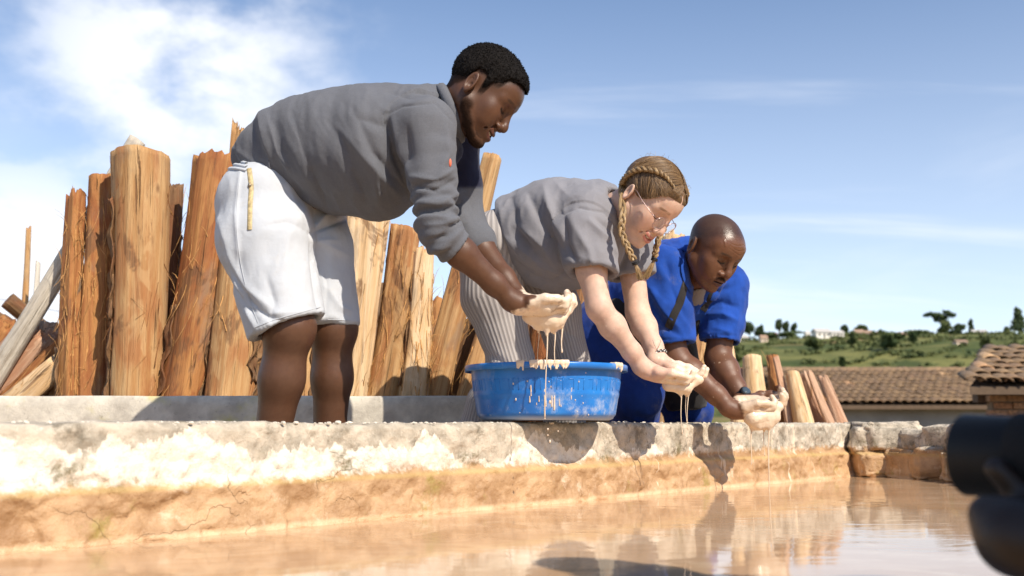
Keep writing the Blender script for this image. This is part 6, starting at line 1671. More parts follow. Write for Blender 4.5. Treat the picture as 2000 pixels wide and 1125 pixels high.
# ================================================================== older man in the blue work jacket
SK3 = (0.150, 0.068, 0.036)
def blue_jacket_man():
    t = empty('person', (*PX(1250, 900, 3.65)[:2], 0.0), 'man in royal blue work jacket with watch crouching at the right end', 'person')
    ax = axes(37, 55, 7); O = PX(1392, 487, 3.20); neck = PX(1340, 560, 3.36)
    P = dict(skin=SK3, cheek=(0.15, 0.065, 0.034), lip=(0.10, 0.045, 0.035), lash=(0.012, 0.007, 0.005), hair=(0.022, 0.016, 0.013), stubble=0.72, matte=0.25, hl_off=0.012, moustache=0.9, nose_w=1.35, nose=1.12, lips=1.0, brow=0.7, wide=1.02, wrinkles=True, dark_eye=True)
    V, Q, tn, wt_ = make_head(P, O, ax, neck, 0.0019)
    x, y, z = V.T; wt_ = wt_ + 1.0 * np.exp(-((z - 0.085) / 0.03) ** 2 - ((x - 0.06) / 0.05) ** 2)
    parts = [(to_world(V, O, ax), Q)]; tones = [tn]; wets = [np.clip(wt_, -1, 1)]
    Es, Ee, Ew = PX(1292, 530, 3.27), PX(1318, 698, 3.26), PX(1434, 803, 3.20)
    Ls, Le, Lw = PX(1418, 560, 3.42), PX(1402, 700, 3.40), PX(1452, 782, 3.30)
    S = SDF(); limb(S, [Es, lerp(Es, Ee, .5), Ee], [0.052, 0.048, 0.043]); forearm(S, Ee, Ew, 0.040, 0.025, 1.0)
    hand_sdf(S, Ew + A([0.006, 0, 0.004]), unit(A([0.92, 0.10, -0.12])), A([0.1, 0.30, 1.0]), A([-0.15, -1.0, 0.25]), 0.98, (14, 62, 46), mud=0.006)
    limb(S, [Ls, Le], [0.050, 0.044]); forearm(S, Le, Lw, 0.042, 0.026, 1.04)
    hand_sdf(S, Lw + A([0.004, -0.03, -0.008]), unit(A([0.94, -0.06, -0.05])), A([0.1, -0.25, 1.0]), A([0.2, 1.0, 0.3]), 0.98, (14, 62, 46), mud=0.006)
    lo, hi = bounds(Es, Ee, Ls, Le, Ew, Lw, PX(1545, 840, 3.25), pad=0.08)
    V, Q = surfnet(S, lo, hi, 0.0029); V = relax(V, Q, 1, 0.4)
    xx, yy = TOPX(V); nz = fbm(V * 45, 3)
    dl = np.where(V[:, 1] > 3.262, (V - Lw) @ unit(Lw - Le) - 0.016, (V - Ew) @ A([0.95, 0, 0.1]) - 0.012)
    mm = sstep(dl + (nz - 0.5) * 0.03, 0.0, 0.010); sp = sstep(vnoise(V * 150 + 9), 0.92, 0.95) * 0.6
    mm = np.maximum(mm, sp * (V[:, 0] > Ee[0] + 0.08))
    tn = A(SK3)[None] * (1 + (fbm(V * 25, 3) - 0.5) * 0.3)[:, None]; tn = tn * (1 - mm[:, None]) + A([0.70, 0.55, 0.40])[None] * mm[:, None]
    V = V + vnormals(V, Q) * ((fbm(V * 80, 3) - 0.5) * 0.003 * mm)[:, None]
    parts.append((V, Q)); tones.append(tn); wets.append(mm * 0.8)
    pel = PX(1195, 640, 3.66); ch = PX(1325, 560, 3.45)
    Rh, Rk, Ra = PX(1180, 655, 3.56), PX(1246, 770, 3.44), PX(1225, 900, 3.66)
    Lh, Lk, La = PX(1260, 665, 3.80), PX(1345, 800, 3.74), PX(1330, 930, 3.84)
    Ra[2] = La[2] = 0.09
    S = SDF(); limb(S, [pel, ch, neck], [0.10, 0.11, 0.05], 0.04); limb(S, [Es, ch, Ls], [0.05, 0.08, 0.05], 0.04)
    for H_, K, An in ((Rh, Rk, Ra), (Lh, Lk, La)):
        limb(S, [pel, H_, K, An], [0.10, 0.08, 0.052, 0.038], 0.03); S.ell(An + A([0.05, -0.06, -0.055]), (0.09, 0.10, 0.032), 0.03)
    lo, hi = bounds(pel, ch, neck, Es, Ls, Ra, La, pad=0.13); lo[2] = -0.02
    V, Q = surfnet(S, lo, hi, 0.009); V = relax(V, Q, 1)
    parts.append((V, Q)); tones.append(np.tile(A(SK3), (len(V), 1))); wets.append(np.zeros(len(V)))
    body_obj(t, parts, tones, wets, M_skin_dark)
    # jacket
    M_blue = cloth_mat('royal_blue_cotton', (0.010, 0.060, 0.33), 0.22, 700, dirt=((0.14, 0.15, 0.20), 0.45))
    S = SDF()
    S.chain([PX(1210, 620, 3.64), PX(1265, 590, 3.56), PX(1325, 555, 3.45), PX(1352, 530, 3.40)], [0.125, 0.150, 0.155, 0.110], 0.03)
    S.cone(Es + A([0.01, 0.04, 0.0]), Ls + A([-0.02, 0.02, 0]), 0.085, 0.080, 0.03)
    S.chain([Es, lerp(Es, Ee, 0.5), lerp(Es, Ee, 1.0)], [0.082, 0.074, 0.070], 0.02); S.chain([Ls, lerp(Ls, Le, .5), lerp(Ls, Le, 1.0)], [0.074, 0.068, 0.066], 0.02)
    for s0, e0, kk in ((Es, Ee, 0.84), (Ls, Le, 0.76)):
        cp = lerp(s0, e0, kk); cn = unit(e0 - s0); S.raw(lambda p, cp=cp, cn=cn: np.where(np.linalg.norm(p - cp, axis=1) < 0.13, -((p - cp) @ cn), 0.5).astype(np.float32), 0.003, True)
        S.cone(lerp(s0, e0, kk - 0.25), lerp(s0, e0, kk + 0.15), 0.050, 0.068, 0.003, True)
    nk = to_world(A([[-0.02, 0, -0.03]]), O, ax)[0]
    # open neck, a V down the front
    S.cone(nk, neck, 0.064, 0.066, 0.004, True)
    S.cone(PX(1368, 560, 3.27), PX(1372, 590, 3.26), 0.034, 0.012, 0.006, True)
    lo, hi = bounds(PX(1190, 455, 3.4), PX(1455, 700, 3.4), pad=0.07); lo[1] = 3.10; hi[1] = 3.80
    V, Q = surfnet(S, lo, hi, 0.0046); V = relax(V, Q, 1); N = vnormals(V, Q)
    dE, tE = seg_dist(V, Es, Ee); dL, tL_ = seg_dist(V, Ls, Le); sl = np.minimum(dE, dL) < 0.092
    V = V + N * (0.0068 * ridge(np.stack([V[:, 0] * 11 + V[:, 2] * 6, V[:, 2] * 5, V[:, 1] * 6], 1) + 8, 2) + 0.0035 * ridge(V * A([28, 24, 18]) + 3, 2))[:, None]
    V = folds(V, vnormals(V, Q), [([(1300, 500), (1312, 560), (1340, 620)], 8, -0.008), ([(1268, 560), (1300, 610), (1325, 640)], 7, 0.008), ([(1275, 600), (1300, 640), (1330, 655)], 6, -0.007), ([(1290, 520), (1330, 590)], 8, 0.006), ([(1378, 600), (1410, 590), (1440, 600)], 6, -0.007), ([(1375, 615), (1410, 612), (1438, 625)], 6, 0.007), ([(1385, 575), (1430, 560)], 7, -0.006), ([(1395, 640), (1430, 650)], 6, 0.004), ([(1390, 550), (1435, 540)], 3, -0.004), ([(1262, 662), (1335, 664)], 2, -0.003), ([(1372, 655), (1436, 656)], 2, -0.003)])
    jk = mesh_obj('jacket', V, Q, M_blue, t); tr = bvh(V, Q)
    # standing collar with lapels
    g_ = Geo(); dn = unit(neck - nk); c0 = lerp(nk, neck, 0.62); f2 = unit(ax[0] - dn * (ax[0] @ dn)); l2 = np.cross(dn, f2)
    n1 = 40; V2 = []
    for i in range(n1):
        a = math.radians(38 + (322 - 38) * i / (n1 - 1)); back = 0.5 - 0.5 * math.cos(a)
        back = 1 - back if False else (0.5 - 0.5 * math.cos(a))
        for j, (rr_, hh) in enumerate(((0.078, 0.045), (0.074, 0.012), (0.073, -0.030 - 0.020 * back), (0.081, -0.026 - 0.020 * back), (0.092, 0.018), (0.104, 0.055))):
            V2.append(c0 + (f2 * math.cos(a) + l2 * math.sin(a)) * rr_ * (1 + 0.04 * math.sin(a * 5)) + dn * (hh + 0.022 * (1 - back)))
    F2 = [[i * 6 + j, i * 6 + j + 1, (i + 1) * 6 + j + 1, (i + 1) * 6 + j] for i in range(n1 - 1) for j in range(5)]
    g_.add(A(V2), F2); cobj = g_.obj('collar', M_blue, jk); md = cobj.modifiers.new('thickness', 'SOLIDIFY'); md.thickness = 0.003
    for pl in ([(1348, 478), (1336, 505), (1338, 540), (1350, 570)], [(1412, 545), (1404, 562), (1392, 584)]):
        v_, f_ = ribbon(tr, pl, np.linspace(0.016, 0.022, 22) if pl[0][0] < 1400 else 0.014, 0.004, 22, 0.003)
        if len(v_) == 88: mesh_obj('lapel', v_, f_, M_blue, jk)
    # grey undershirt in the neck opening
    S = SDF(); S.ell(lerp(neck, PX(1360, 575, 3.33), 0.5), (0.056, 0.056, 0.062), 0.02); S.cone(neck, PX(1358, 555, 3.31), 0.052, 0.036, 0.02)
    S.cone(nk, lerp(nk, neck, 0.9), 0.058, 0.060, 0.004, True)
    V, Q = surfnet(S, *bounds(neck, PX(1370, 600, 3.28), pad=0.08), 0.004); V = relax(V, Q, 1)
    us = mesh_obj('undershirt', V, Q, cloth_mat('grey_marl_vest', (0.24, 0.215, 0.20), 0.08, 500, melange=0.3), t)
    # apron straps and bib
    M_ap = cloth_mat('charcoal_apron', (0.022, 0.020, 0.020), 0.2, 600, dirt=((0.16, 0.14, 0.12), 0.5))
    ap = bpy.data.objects.new('apron', None)
    S = SDF(); S.chain([PX(1185, 640, 3.60), PX(1245, 630, 3.52), PX(1300, 610, 3.44)], [0.118, 0.118, 0.075], 0.03); S.chain([PX(1190, 650, 3.60), PX(1246, 720, 3.46)], [0.11, 0.074], 0.03)
    S.chain([PX(1300, 640, 3.60), PX(1340, 780, 3.62)], [0.09, 0.075], 0.03); S.cone(PX(1330, 640, 3.5), PX(1345, 620, 3.42), 0.06, 0.045, 0.03)
    S.plane(PX(1330, 800, 3.6), (0.1, 0, -1), 0.004); S.plane(PX(1160, 640, 3.6), (-1, 0, -0.3), 0.004)
    V, Q = surfnet(S, *bounds(PX(1150, 580, 3.5), PX(1390, 800, 3.6), pad=0.12), 0.0055); V = relax(V, Q, 1); V = cloth_noise(V, vnormals(V, Q), 0.006, (10, 10, 6), 4)
    apr = mesh_obj('apron', V, Q, M_ap, t)
    for pl in ([(1344, 530), (1336, 560), (1328, 590), (1316, 615), (1306, 640)], [(1392, 572), (1384, 590), (1372, 606)]):
        v_, f_ = ribbon(tr, pl, 0.0135, 0.002, 22, 0.002)
        if len(v_) > 8: mesh_obj('strap', v_, f_, M_ap, apr)
    p, n = snap(tr, 1336, 638)
    g_ = Geo(); g_.add(*uvsphere(PX(1337, 637, 3.36), (0.006, 0.004, 0.004), 8, 6)); g_.obj('buckle', simple_mat('buckle_metal', (0.7, 0.68, 0.65), 0.3, metal=0.9), apr)
    for (bx, by) in ((1362, 574), (1378, 588)):
        p, n = snap(tr, bx, by)
        if p is not None: g_ = Geo(); g_.add(*uvsphere(p, (0.0045, 0.0025, 0.0045), 8, 6)); g_.obj('button', M_blue, jk)
    # trousers
    S = SDF(); S.ell(pel, (0.13, 0.14, 0.12), 0.03)
    S.chain([pel + A([-0.01, -0.03, 0]), Rh, Rk], [0.125, 0.115, 0.082], 0.03); S.chain([Rk, lerp(Rk, Ra, 0.5), Ra], [0.080, 0.078, 0.07], 0.025)
    S.chain([pel, Lh, Lk], [0.12, 0.11, 0.080], 0.03); S.chain([Lk, La], [0.078, 0.07], 0.025)
    V, Q = surfnet(S, *bounds(pel, Rh, Rk, Ra, Lk, La, pad=0.15), 0.006); V = relax(V, Q, 1); V = cloth_noise(V, vnormals(V, Q), 0.0065, (9, 9, 6), 6); V = cloth_noise(V, vnormals(V, Q), 0.003, (26, 26, 18), 7)
    mesh_obj('trousers', V, Q, cloth_mat('shaded_blue_cotton', (0.007, 0.036, 0.22), 0.22, 700, dirt=((0.12, 0.12, 0.15), 0.5)), t)  # blue darkened: the shade over the legs is put into the colour
    # wrist watch
    wt0 = lerp(Le, Lw, 0.93); w = empty('wrist_watch', wt0, 'black digital wrist watch with studded strap on the dark forearm', 'watch'); d0 = unit(Lw - Le)
    a1 = unit(A([0.1, -0.5, 1.0]) - d0 * (A([0.1, -0.5, 1.0]) @ d0)); a2 = np.cross(d0, a1); M_bk = simple_mat('watch_rubber', (0.012, 0.012, 0.014), 0.35)
    g_ = Geo(); th = np.linspace(0, 2 * math.pi, 33); g_.tube([wt0 + (a1 * math.cos(q_) * 0.029 + a2 * math.sin(q_) * 0.0305) for q_ in th], 0.0105, 8, False, 0.22, up=a1); g_.obj('strap', M_bk, w)
    R = np.stack([d0, a2, a1], 1); g_ = Geo(); g_.add(*uvsphere(wt0 + a1 * 0.032, (0.019, 0.019, 0.007), 16, 8, R)); g_.obj('case', M_bk, w)
    g_ = Geo(); g_.add(*uvsphere(wt0 + a1 * 0.0365, (0.0145, 0.0145, 0.0035), 16, 6, R)); g_.obj('glass', simple_mat('watch_glass', (0.05, 0.07, 0.09), 0.05, 0.8), w)
    for k in range(7):
        q_ = 1.3 + k * 0.22; g_ = Geo()
        for sg in (-1, 1):
            c_ = wt0 + (a1 * math.cos(-q_) * 0.0318 + a2 * math.sin(-q_) * 0.0332) + d0 * 0.0048 * sg; g_.add(*uvsphere(c_, 0.0019, 6, 5))
        g_.obj('stud', simple_mat('stud_brass', (0.75, 0.70, 0.5), 0.3, metal=0.9) if k == 0 else bpy.data.materials['stud_brass'], w)
    return t
man3 = blue_jacket_man()
# ------------------------------------------------------------------ basin and clay
BC = PX(1067, 826, 2.785); BC[2] = TOP_Z + 0.008
RT, RB, BH = 0.2110, 0.1880, 0.146
def plastic_material():
    m, t, b = mat('blue_plastic'); q = NT(t); co = q.coord(); z = q.sepz(co)
    c = q.mix(q.smooth(q.noise(co, 9, 5, 0.6), 0.35, 0.65), (0.012, 0.14, 0.48), (0.02, 0.20, 0.60))
    dust = q.smooth(q.noise(q.mapping(co, (1, 1, 0.7)), 16, 8, 0.72), 0.50, 0.70)
    dust = q.math('MULTIPLY', dust, q.smooth(z, 0.15, 0.0, 0.35, 1.0))
    sc_ = q.smooth(q.noise(q.mapping(co, (60, 60, 9), rot=(0.2, 0.5, 0)), 1, 5, 0.75), 0.66, 0.72)
    sc2 = q.smooth(q.noise(q.mapping(co, (9, 9, 70), rot=(0.9, 0.2, 0)), 1, 4, 0.7), 0.68, 0.73)
    f = q.math('MINIMUM', q.math('ADD', q.math('MULTIPLY', dust, 0.8), q.math('ADD', q.math('MULTIPLY', sc_, 0.35), q.math('MULTIPLY', sc2, 0.25))), 0.8)
    f = q.math('MAXIMUM', f, q.math('MULTIPLY', q.smooth(z, 0.014, 0.003), 0.5))
    c = q.mix(f, c, (0.55, 0.58, 0.60))
    spk = q.smooth(q.noise(co, 150, 2, 0.5), 0.77, 0.80); c = q.mix(spk, c, (0.75, 0.64, 0.50))
    q.link(c, b.inputs['Base Color']); q.link(q.math('ADD', q.math('MULTIPLY', f, 0.5), 0.28), b.inputs['Roughness'])
    b.inputs['Specular IOR Level'].default_value = 0.5
    q.link(q.bump(q.noise(co, 90, 5, 0.7), 0.12, 0.002), b.inputs['Normal'])
    return m
M_blue_p = plastic_material()
def clay_material():
    m, t, b = mat('wet_clay'); q = NT(t); co = q.coord()
    c = q.mix(q.smooth(q.noise(co, 30, 4, 0.6), 0.3, 0.7), (0.70, 0.54, 0.39), (0.80, 0.66, 0.50))
    q.link(c, b.inputs['Base Color']); b.inputs['Roughness'].default_value = 0.22; b.inputs['Specular IOR Level'].default_value = 0.5
    b.inputs['Subsurface Weight'].default_value = 0.0; b.inputs['Subsurface Radius'].default_value = (0.6, 0.4, 0.25); b.inputs['Subsurface Scale'].default_value = 0.004
    q.link(q.bump(q.noise(co, 70, 3, 0.5), 0.15, 0.002), b.inputs['Normal'])
    return m
M_clay = clay_material()
def basin():
    t = empty('basin', BC, 'round blue plastic basin splashed with clay standing on the pool wall', 'basin')
    def lathe(prof, n=144):
        V = []; m = len(prof)
        for i in range(n):
            a = 2 * math.pi * i / n
            for r, z in prof: V.append([BC[0] + r * math.cos(a), BC[1] + r * math.sin(a), BC[2] + z])
        F2 = [[i * m + j, ((i + 1) % n) * m + j, ((i + 1) % n) * m + j + 1, i * m + j + 1] for i in range(n) for j in range(m - 1)]
        return A(V), F2
    rr_ = lambda z: RB + (RT - RB) * (z / BH) ** 0.8
    zs = np.linspace(0.014, BH - 0.012, 20)
    prof = [(0.0, 0.004), (RB - 0.03, 0.003), (RB - 0.014, 0.0), (RB - 0.004, 0.004), (RB + 0.001, 0.012)] + [(rr_(z) + (0.0016 if abs(z - 0.068) < 0.004 else 0), z) for z in zs] + [(RT + 0.001, BH - 0.006), (RT + 0.001, BH - 0.002)]
    prof += [(RT - 0.004, BH - 0.002)] + [(rr_(z) - 0.004, z) for z in zs[::-1]] + [(RB - 0.004, 0.012), (0.0, 0.010)]
    V, F2 = lathe(prof); mesh_obj('tub', V, F2, M_blue_p, t)
    rp = [(RT - 0.004, BH - 0.004), (RT - 0.004, BH + 0.002), (RT - 0.001, BH + 0.004), (RT + 0.014, BH + 0.0035), (RT + 0.0155, BH + 0.001), (RT + 0.0155, BH - 0.0135), (RT + 0.013, BH - 0.0135), (RT + 0.0125, BH - 0.002), (RT + 0.001, BH - 0.003)]
    V, F2 = lathe(rp, 160); rim_ = mesh_obj('rim', V, F2, M_blue_p, t)
    # raised key pattern moulded round the side
    def on_tub(a, z, o): r = rr_(z) + o; return A([BC[0] + r * math.cos(a), BC[1] + r * math.sin(a), BC[2] + z])
    for k in range(44):
        a0 = 2 * math.pi * k / 44; da = 2 * math.pi / 44 * 0.27
        path = [(a0 - da, 0.078), (a0 - da, 0.108), (a0 + da, 0.108), (a0 + da, 0.078)] if k % 2 == 0 else [(a0 - da, 0.106), (a0 + da, 0.106), (a0 + da, 0.080)]
        if not (math.pi * 0.95 < a0 % (2 * math.pi) < 2 * math.pi + 0.05): continue
        g_ = Geo()
        for (p, q_) in zip(path[:-1], path[1:]):
            g_.tube([on_tub(p[0] + (q_[0] - p[0]) * s, p[1] + (q_[1] - p[1]) * s, 0.0002) for s in np.linspace(0, 1, 5)], 0.0008, 5)
        g_.obj('moulding', M_blue_p, t)
    # clay run down over the rim and side
    rr = random.Random(5)
    def run(a, z0, z1, w, rad, nm):
        g_ = Geo(); n = 10; zz = np.linspace(z0, z1, n); pr = w * (0.55 + 0.45 * np.linspace(0, 1, n) ** 2) * np.array([0.5] + [1] * (n - 2) + [0.7])
        pts = [A([BC[0] + rad(z) * math.cos(a), BC[1] + rad(z) * math.sin(a), BC[2] + z]) for z in zz]
        g_.tube(pts, pr, 8, True, 0.45, up=A([math.cos(a), math.sin(a), 0]))
        g_.add(*uvsphere(pts[-1], (pr[-1] * 1.2, pr[-1] * 0.8, pr[-1] * 1.5), 8, 6))
        g_.obj(nm, M_clay, t)
    def a_of(px): return math.pi * 1.5 + math.asin(max(-1, min(1, (px - 1067) * MPP(2.575) / (RT + 0.012))))
    # thick splashes draped over the rim
    for (xa, xb) in ((1006, 1018), (1032, 1052), (1050, 1078), (1080, 1106), (1202, 1218)):
        S = SDF(); pts_ = []
        for px in np.arange(xa, xb, 2.2):
            a = a_of(px + rr.uniform(-0.8, 0.8)); on = vnoise(A([[px * 0.23, 3.3, 1.0]]))[0]
            if on < 0.25: continue
            ro = RT + 0.0152; dn = BH - (0.001 + 0.019 * on ** 1.3); e = lambda r_, z_: A([BC[0] + r_ * math.cos(a), BC[1] + r_ * math.sin(a), BC[2] + z_])
            w_ = rr.uniform(0.0016, 0.0026)
            S.cone(e(RT - 0.002, BH + 0.004), e(ro - 0.002, BH + 0.0035), 0.0030, 0.0030, 0.004); S.cone(e(ro - 0.002, BH + 0.0035), e(ro, BH - 0.001), 0.0028, w_, 0.004); S.cone(e(ro, BH - 0.001), e(ro, dn), w_, w_ * 0.9, 0.003)
            pts_ += [e(RT, BH), e(ro, dn)]
        if not pts_: continue
        V, Q = surfnet(S, *bounds(*pts_, pad=0.012), 0.0013); V = relax(V, Q, 1); mesh_obj('clay_splash', V, Q, M_clay, t)
    for (px, z0, z1, w) in ((1033, 0.090, 0.064, 0.0026), (1030, 0.062, 0.047, 0.0024), (1048, 0.062, 0.048, 0.0016), (1059, 0.080, 0.004, 0.0022), (1073, 0.066, 0.036, 0.0022), (1078, 0.064, 0.028, 0.0026), (1088, 0.054, 0.038, 0.0017), (1111, 0.084, 0.054, 0.0014), (1043, 0.045, 0.040, 0.0014), (1071, 0.088, 0.084, 0.0012), (1091, 0.040, 0.035, 0.0015)):
        a = math.pi * 1.5 + math.asin((px - 1067) * MPP(2.595) / 0.2)
        run(a, z0, z1, w, lambda z: rr_(z) + 0.0008, 'clay_run')
    for k in range(16):
        px = rr.uniform(975, 1165); z = rr.uniform(0.01, 0.125); a = math.pi * 1.5 + math.asin((px - 1067) * MPP(2.595) / 0.2); s_ = rr.uniform(0.0008, 0.0022)
        g_ = Geo(); g_.add(*uvsphere(on_tub(a, z, 0.0004), (s_, s_, s_ * rr.uniform(0.8, 1.8)), 6, 5)); g_.obj('clay_speck', M_clay, t)
    n = 64; V = [[BC[0], BC[1], BC[2] + 0.10]] + [[BC[0] + 0.200 * math.cos(a), BC[1] + 0.200 * math.sin(a), BC[2] + 0.10] for a in np.arange(n) * 2 * math.pi / n]
    o = mesh_obj('clay_in_basin', A(V), [[0, 1 + i, 1 + (i + 1) % n] for i in range(n)], M_clay); tag(o, 'liquid clay filling the blue basin', 'clay')
basin()

def handful(label, centre, half, R, streams, seed, extra=(), h=0.0025):
    """clay held in two cupped hands with threads running off it"""
    t = empty('clay_handful', centre, label, 'clay', 'handfuls of dripping clay')
    S = SDF(); S.ell(centre, half, 0.01, R=R)
    rr = random.Random(seed)
    for e in extra: S.cone(*e, 0.012)
    for (px, py, Y, py2, r) in streams:
        a = PX(px, py, Y); S.cone(a + A([0, 0, 0.012]), a - A([0, 0, 0.012]), 0.008, 0.003, 0.012)
    lo, hi = bounds(centre, *[e[0] for e in extra], *[e[1] for e in extra], *[PX(s[0], s[1], s[2]) for s in streams], pad=max(half) + 0.02)
    V, Q = surfnet(S, lo, hi, h); V = relax(V, Q, 2); V = V + vnormals(V, Q) * ((fbm(V * 40 + seed, 3) - 0.5) * 0.007)[:, None]
    mesh_obj('clay_mass', V, Q, M_clay, t)
    for (px, py, Y, py2, r) in streams:
        n = 26; a = PX(px, py, Y); b = PX(px + rr.uniform(-2, 2), py2, Y); k = np.linspace(0, 1, n)
        pts = a + (b - a) * k[:, None] + np.stack([np.sin(k * 5 + seed) * 0.0016, 0 * k, 0 * k], 1)
        g_ = Geo(); rad = r * (1.25 - 0.75 * k ** 0.5) + 0.0009 * np.exp(-((k - 0.97) / 0.05) ** 2); rad[0] *= 1.8; rad[1] *= 1.3
        g_.tube(pts, rad, 7); g_.add(*uvsphere(pts[-1], (r * 0.9, r * 0.9, r * 1.8), 8, 6)); g_.obj('drip', M_clay, t)
    return t
h1 = handful('cream clay dripping from the hands of the man in the grey shirt', PX(1068, 606, 2.525), (0.052, 0.052, 0.020), A(np.eye(3)), [(1068, 646, 2.49, 792, 0.0019), (1083, 642, 2.50, 708, 0.0019), (1097, 630, 2.50, 686, 0.0026), (1052, 640, 2.55, 712, 0.0010)], 1,
    extra=[(PX(1080, 622, 2.495), PX(1105, 608, 2.500), 0.022, 0.015), (PX(1038, 616, 2.49), PX(1084, 624, 2.495), 0.024, 0.024), (PX(1052, 632, 2.50), PX(1078, 632, 2.50), 0.018, 0.018)])
for k, (px, py, s_) in enumerate(((1070, 838, 1.6), (1070, 850, 1.4), (1074, 862, 2.4), (1090, 842, 1.2), (1074, 785, 2.6))):
    g_ = Geo(); g_.add(*uvsphere(PX(px, py, 2.47), (0.0012 * s_, 0.0012 * s_, 0.0018 * s_), 8, 6)); g_.obj('drop', M_clay, h1)
h2 = handful("cream clay dripping from the woman's cupped hands", PX(1330, 738, 2.90), (0.058, 0.060, 0.018), A(np.eye(3)), [(1330, 768, 2.86, 846, 0.0016), (1339, 768, 2.88, 824, 0.0013), (1344, 766, 2.87, 838, 0.0015)], 2,
    extra=[(PX(1338, 752, 2.87), PX(1366, 742, 2.88), 0.019, 0.013), (PX(1305, 752, 2.85), PX(1340, 758, 2.86), 0.018, 0.018)])
h3 = handful('thick clay pouring from the hands of the man in blue', PX(1490, 795, 3.24), (0.066, 0.062, 0.026), A(np.eye(3)), [(1468, 835, 3.20, 905, 0.0022), (1492, 836, 3.22, 890, 0.0016), (1502, 832, 3.20, 974, 0.0028)], 3,
    extra=[(PX(1470, 815, 3.19), PX(1508, 812, 3.21), 0.030, 0.028), (PX(1505, 795, 3.22), PX(1522, 790, 3.25), 0.026, 0.014), (PX(1480, 828, 3.20), PX(1500, 825, 3.21), 0.022, 0.02)])
# ------------------------------------------------------------------ second photographer at the right edge
M_black = simple_mat('camera_black', (0.006, 0.006, 0.007), 0.5, 0.25, 0.2, 500)
M_rub = simple_mat('camera_rubber', (0.014, 0.014, 0.015), 0.8, 0.2, 0.6, 300)
def photographer():
    F0 = PX(1885, 888, 1.0); back = unit(A([0.62, -0.78, -0.02]))           # lens looks to the left, away from us
    c = empty('camera', F0 + back * 0.12, 'black camera with a long lens poking in at the right edge', 'camera')
    a1 = unit(np.cross(back, [0, 0, 1.0])); a2 = np.cross(a1, back)
    def ringprof(prof, nm, m, n=48, parent=c):
        V = []; k = len(prof)
        for i in range(n):
            a = 2 * math.pi * i / n
            for (d, r) in prof: V.append(F0 + back * d + (a1 * math.cos(a) + a2 * math.sin(a)) * r)
        F2 = [[i * k + j, i * k + j + 1, ((i + 1) % n) * k + j + 1, ((i + 1) % n) * k + j] for i in range(n) for j in range(k - 1)]
        return mesh_obj(nm, A(V), F2, m, parent)
    ringprof([(0.050, 0.0), (0.050, 0.030), (0.002, 0.0375), (0.0, 0.0385), (0.002, 0.0400), (0.052, 0.0385), (0.056, 0.0385)], 'lens_hood', M_black)
    ringprof([(0.054, 0.0405), (0.056, 0.0420), (0.095, 0.0420), (0.097, 0.0400)], 'zoom_ring', M_rub)
    ringprof([(0.055, 0.0395), (0.150, 0.0380), (0.155, 0.036)], 'lens_barrel', M_black)
    ringprof([(0.048, 0.0), (0.046, 0.015), (0.049, 0.030)], 'front_element', simple_mat('coated_glass', (0.01, 0.015, 0.03), 0.04, 0.9))
    R = np.stack([back, a1, a2], 1); g_ = Geo()
    V, Q = surfnet(SDF().raw(lambda p: (np.linalg.norm(np.maximum(np.abs(((p - (F0 + back * 0.185)) @ R)) - A([0.028, 0.058, 0.040]), 0), axis=1) - 0.012).astype(np.float32)).ell(F0 + back * 0.185 + a2 * 0.050, (0.035, 0.030, 0.022), 0.012, R=R), *bounds(F0 + back * 0.185, pad=0.11), 0.004)
    mesh_obj('camera_body', V, Q, M_black, c)
    # the person: hand under the lens, forearm, head and shoulders beyond the frame
    t = empty('person', (0.90, 0.54, -0.62), 'dark silhouetted photographer holding a camera at the right edge', 'person')
    H0 = F0 + back * 0.085 - A([0, 0, 0.046]); W = PX(1985, 1050, 0.88)
    hd = A([0.0, 0, 0]); sh = A([0.86, 0.58, 0.80]); hip = A([0.90, 0.54, 0.30]); neck = sh + A([-0.01, 0.02, 0.10])
    f = unit(-back * A([1, 1, 0])); l = A([-f[1], f[0], 0]); ax = axes(20, 0, 0); ax = (unit(f + A([0, 0, -0.35])), l, np.cross(unit(f + A([0, 0, -0.35])), l))
    O = neck + f * 0.05 + A([0, 0, 0.13])
    s1 = sh + l * 0.19 - A([0, 0, 0.03]); s2 = sh - l * 0.19 - A([0, 0, 0.03])
    E = A([0.62, 0.72, 0.10]); E2 = s2 + A([0.02, 0.10, -0.27]); W2 = F0 + back * 0.20 - l * 0.085 - A([0, 0, 0.01])
    sk = (0.020, 0.011, 0.007)  # near black: shade on the hand is put into the skin colour
    S = SDF(); Rm = np.stack([unit(A([-0.45, 0.55, 0.25])), unit(np.cross(A([0, 0, 1.0]), A([-0.45, 0.55, 0.25]))), unit(np.cross(A([-0.45, 0.55, 0.25]), np.cross(A([0, 0, 1.0]), A([-0.45, 0.55, 0.25]))))], 1)
    # hand closed under the barrel: palm below, fingers wrapping up the far side, thumb on the near side
    S.ell(H0 + A([0.004, -0.01, -0.016]), (0.044, 0.036, 0.020), 0.02, R=np.stack([back, a1, a2], 1)); forearm(S, E, W, 0.042, 0.027)
    S.cone(W, H0 + A([0, 0, -0.012]), 0.027, 0.028, 0.03); S.sph(PX(1925, 1000, 0.90), 0.013, 0.02)
    for k in range(4):
        b0 = H0 + back * (-0.030 + 0.021 * k); q0 = b0 + A([0, 0, -0.014])
        for th0, th1 in ((4.71, 4.1), (4.1, 3.45), (3.45, 2.75)):
            e = lambda th: F0 + back * (0.085 - 0.030 + 0.021 * k) + (a1 * math.cos(th) + a2 * math.sin(th)) * 0.0505
            S.cone(e(th0), e(th1), 0.0105, 0.0095, 0.006)
    e = lambda th, d: F0 + back * d + (a1 * math.cos(th) + a2 * math.sin(th)) * 0.052
    S.cone(e(4.9, 0.10), e(5.5, 0.075), 0.016, 0.013, 0.012); S.cone(e(5.5, 0.075), e(6.1, 0.055), 0.013, 0.011, 0.008)
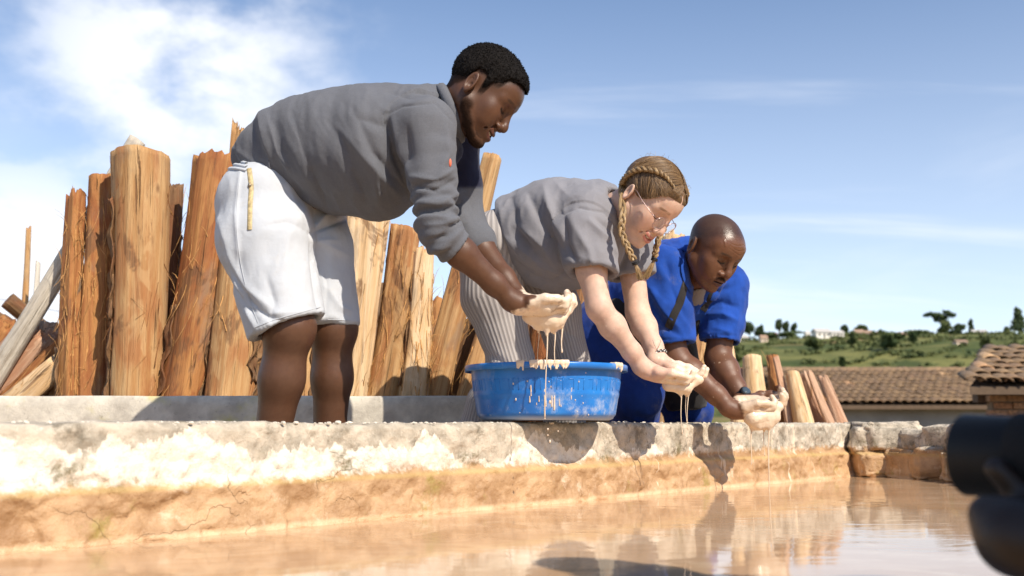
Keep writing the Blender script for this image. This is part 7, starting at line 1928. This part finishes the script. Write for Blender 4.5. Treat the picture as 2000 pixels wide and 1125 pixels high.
    V, Q = surfnet(S, *bounds(E, W, H0, F0 + back * 0.08, pad=0.10), 0.0035); V = relax(V, Q, 1)
    parts = [(V, Q)]; tones = [np.tile(A(sk), (len(V), 1))]; wets = [np.zeros(len(V))]
    P = dict(skin=sk, cheek=sk, lip=sk, lash=(0.01, .01, .01), hair=(0.01, 0.008, 0.007), stubble=0.9)
    V, Q, tn, w_ = make_head(P, O, ax, neck, 0.0045)
    parts.append((to_world(V, O, ax), Q)); tones.append(tn); wets.append(w_)
    S = SDF(); limb(S, [neck, sh, hip], [0.06, 0.12, 0.13], 0.04); limb(S, [s1, sh, s2], [0.06, 0.09, 0.06], 0.04); limb(S, [s1, E], [0.055, 0.045]); limb(S, [s2, E2, W2], [0.055, 0.045, 0.03])
    k1 = hip + A([-0.10, 0.06, -0.42]); k2 = hip + A([0.10, 0.0, -0.42]); z0 = -0.57
    for k_ in (k1, k2): limb(S, [hip, k_, A([k_[0], k_[1] - 0.05, z0])], [0.11, 0.065, 0.045], 0.03)
    V, Q = surfnet(S, *bounds(neck, hip, s1, s2, E, E2, W2, k1, k2, A([k1[0], k1[1], z0 - 0.03]), pad=0.15), 0.010)
    parts.append((V, Q)); tones.append(np.tile(A(sk), (len(V), 1))); wets.append(np.zeros(len(V)))
    body_obj(t, parts, tones, wets, M_skin_dark)
    S = SDF(); limb(S, [neck + A([0, 0, -0.03]), sh, hip], [0.07, 0.16, 0.16], 0.04); limb(S, [s1, sh, s2], [0.085, 0.11, 0.085], 0.04); limb(S, [s1, E, lerp(E, W, 0.35)], [0.07, 0.058, 0.046]); limb(S, [s2, E2, lerp(E2, W2, 0.5)], [0.07, 0.058, 0.048])
    for k_ in (k1, k2): limb(S, [hip, k_, A([k_[0], k_[1] - 0.05, z0 + 0.04])], [0.13, 0.085, 0.07], 0.03)
    V, Q = surfnet(S, *bounds(neck, hip, s1, s2, E, E2, W2, k1, k2, A([k1[0], k1[1], z0]), pad=0.17), 0.010); V = relax(V, Q, 1); V = cloth_noise(V, vnormals(V, Q), 0.006, (9, 9, 6), 4)
    mesh_obj('clothes', V, Q, cloth_mat('shade_dark_cloth', (0.008, 0.007, 0.007), 0.1, 600, sheen=0.0), t)  # cloth almost black, his shaded side painted into it
photographer()
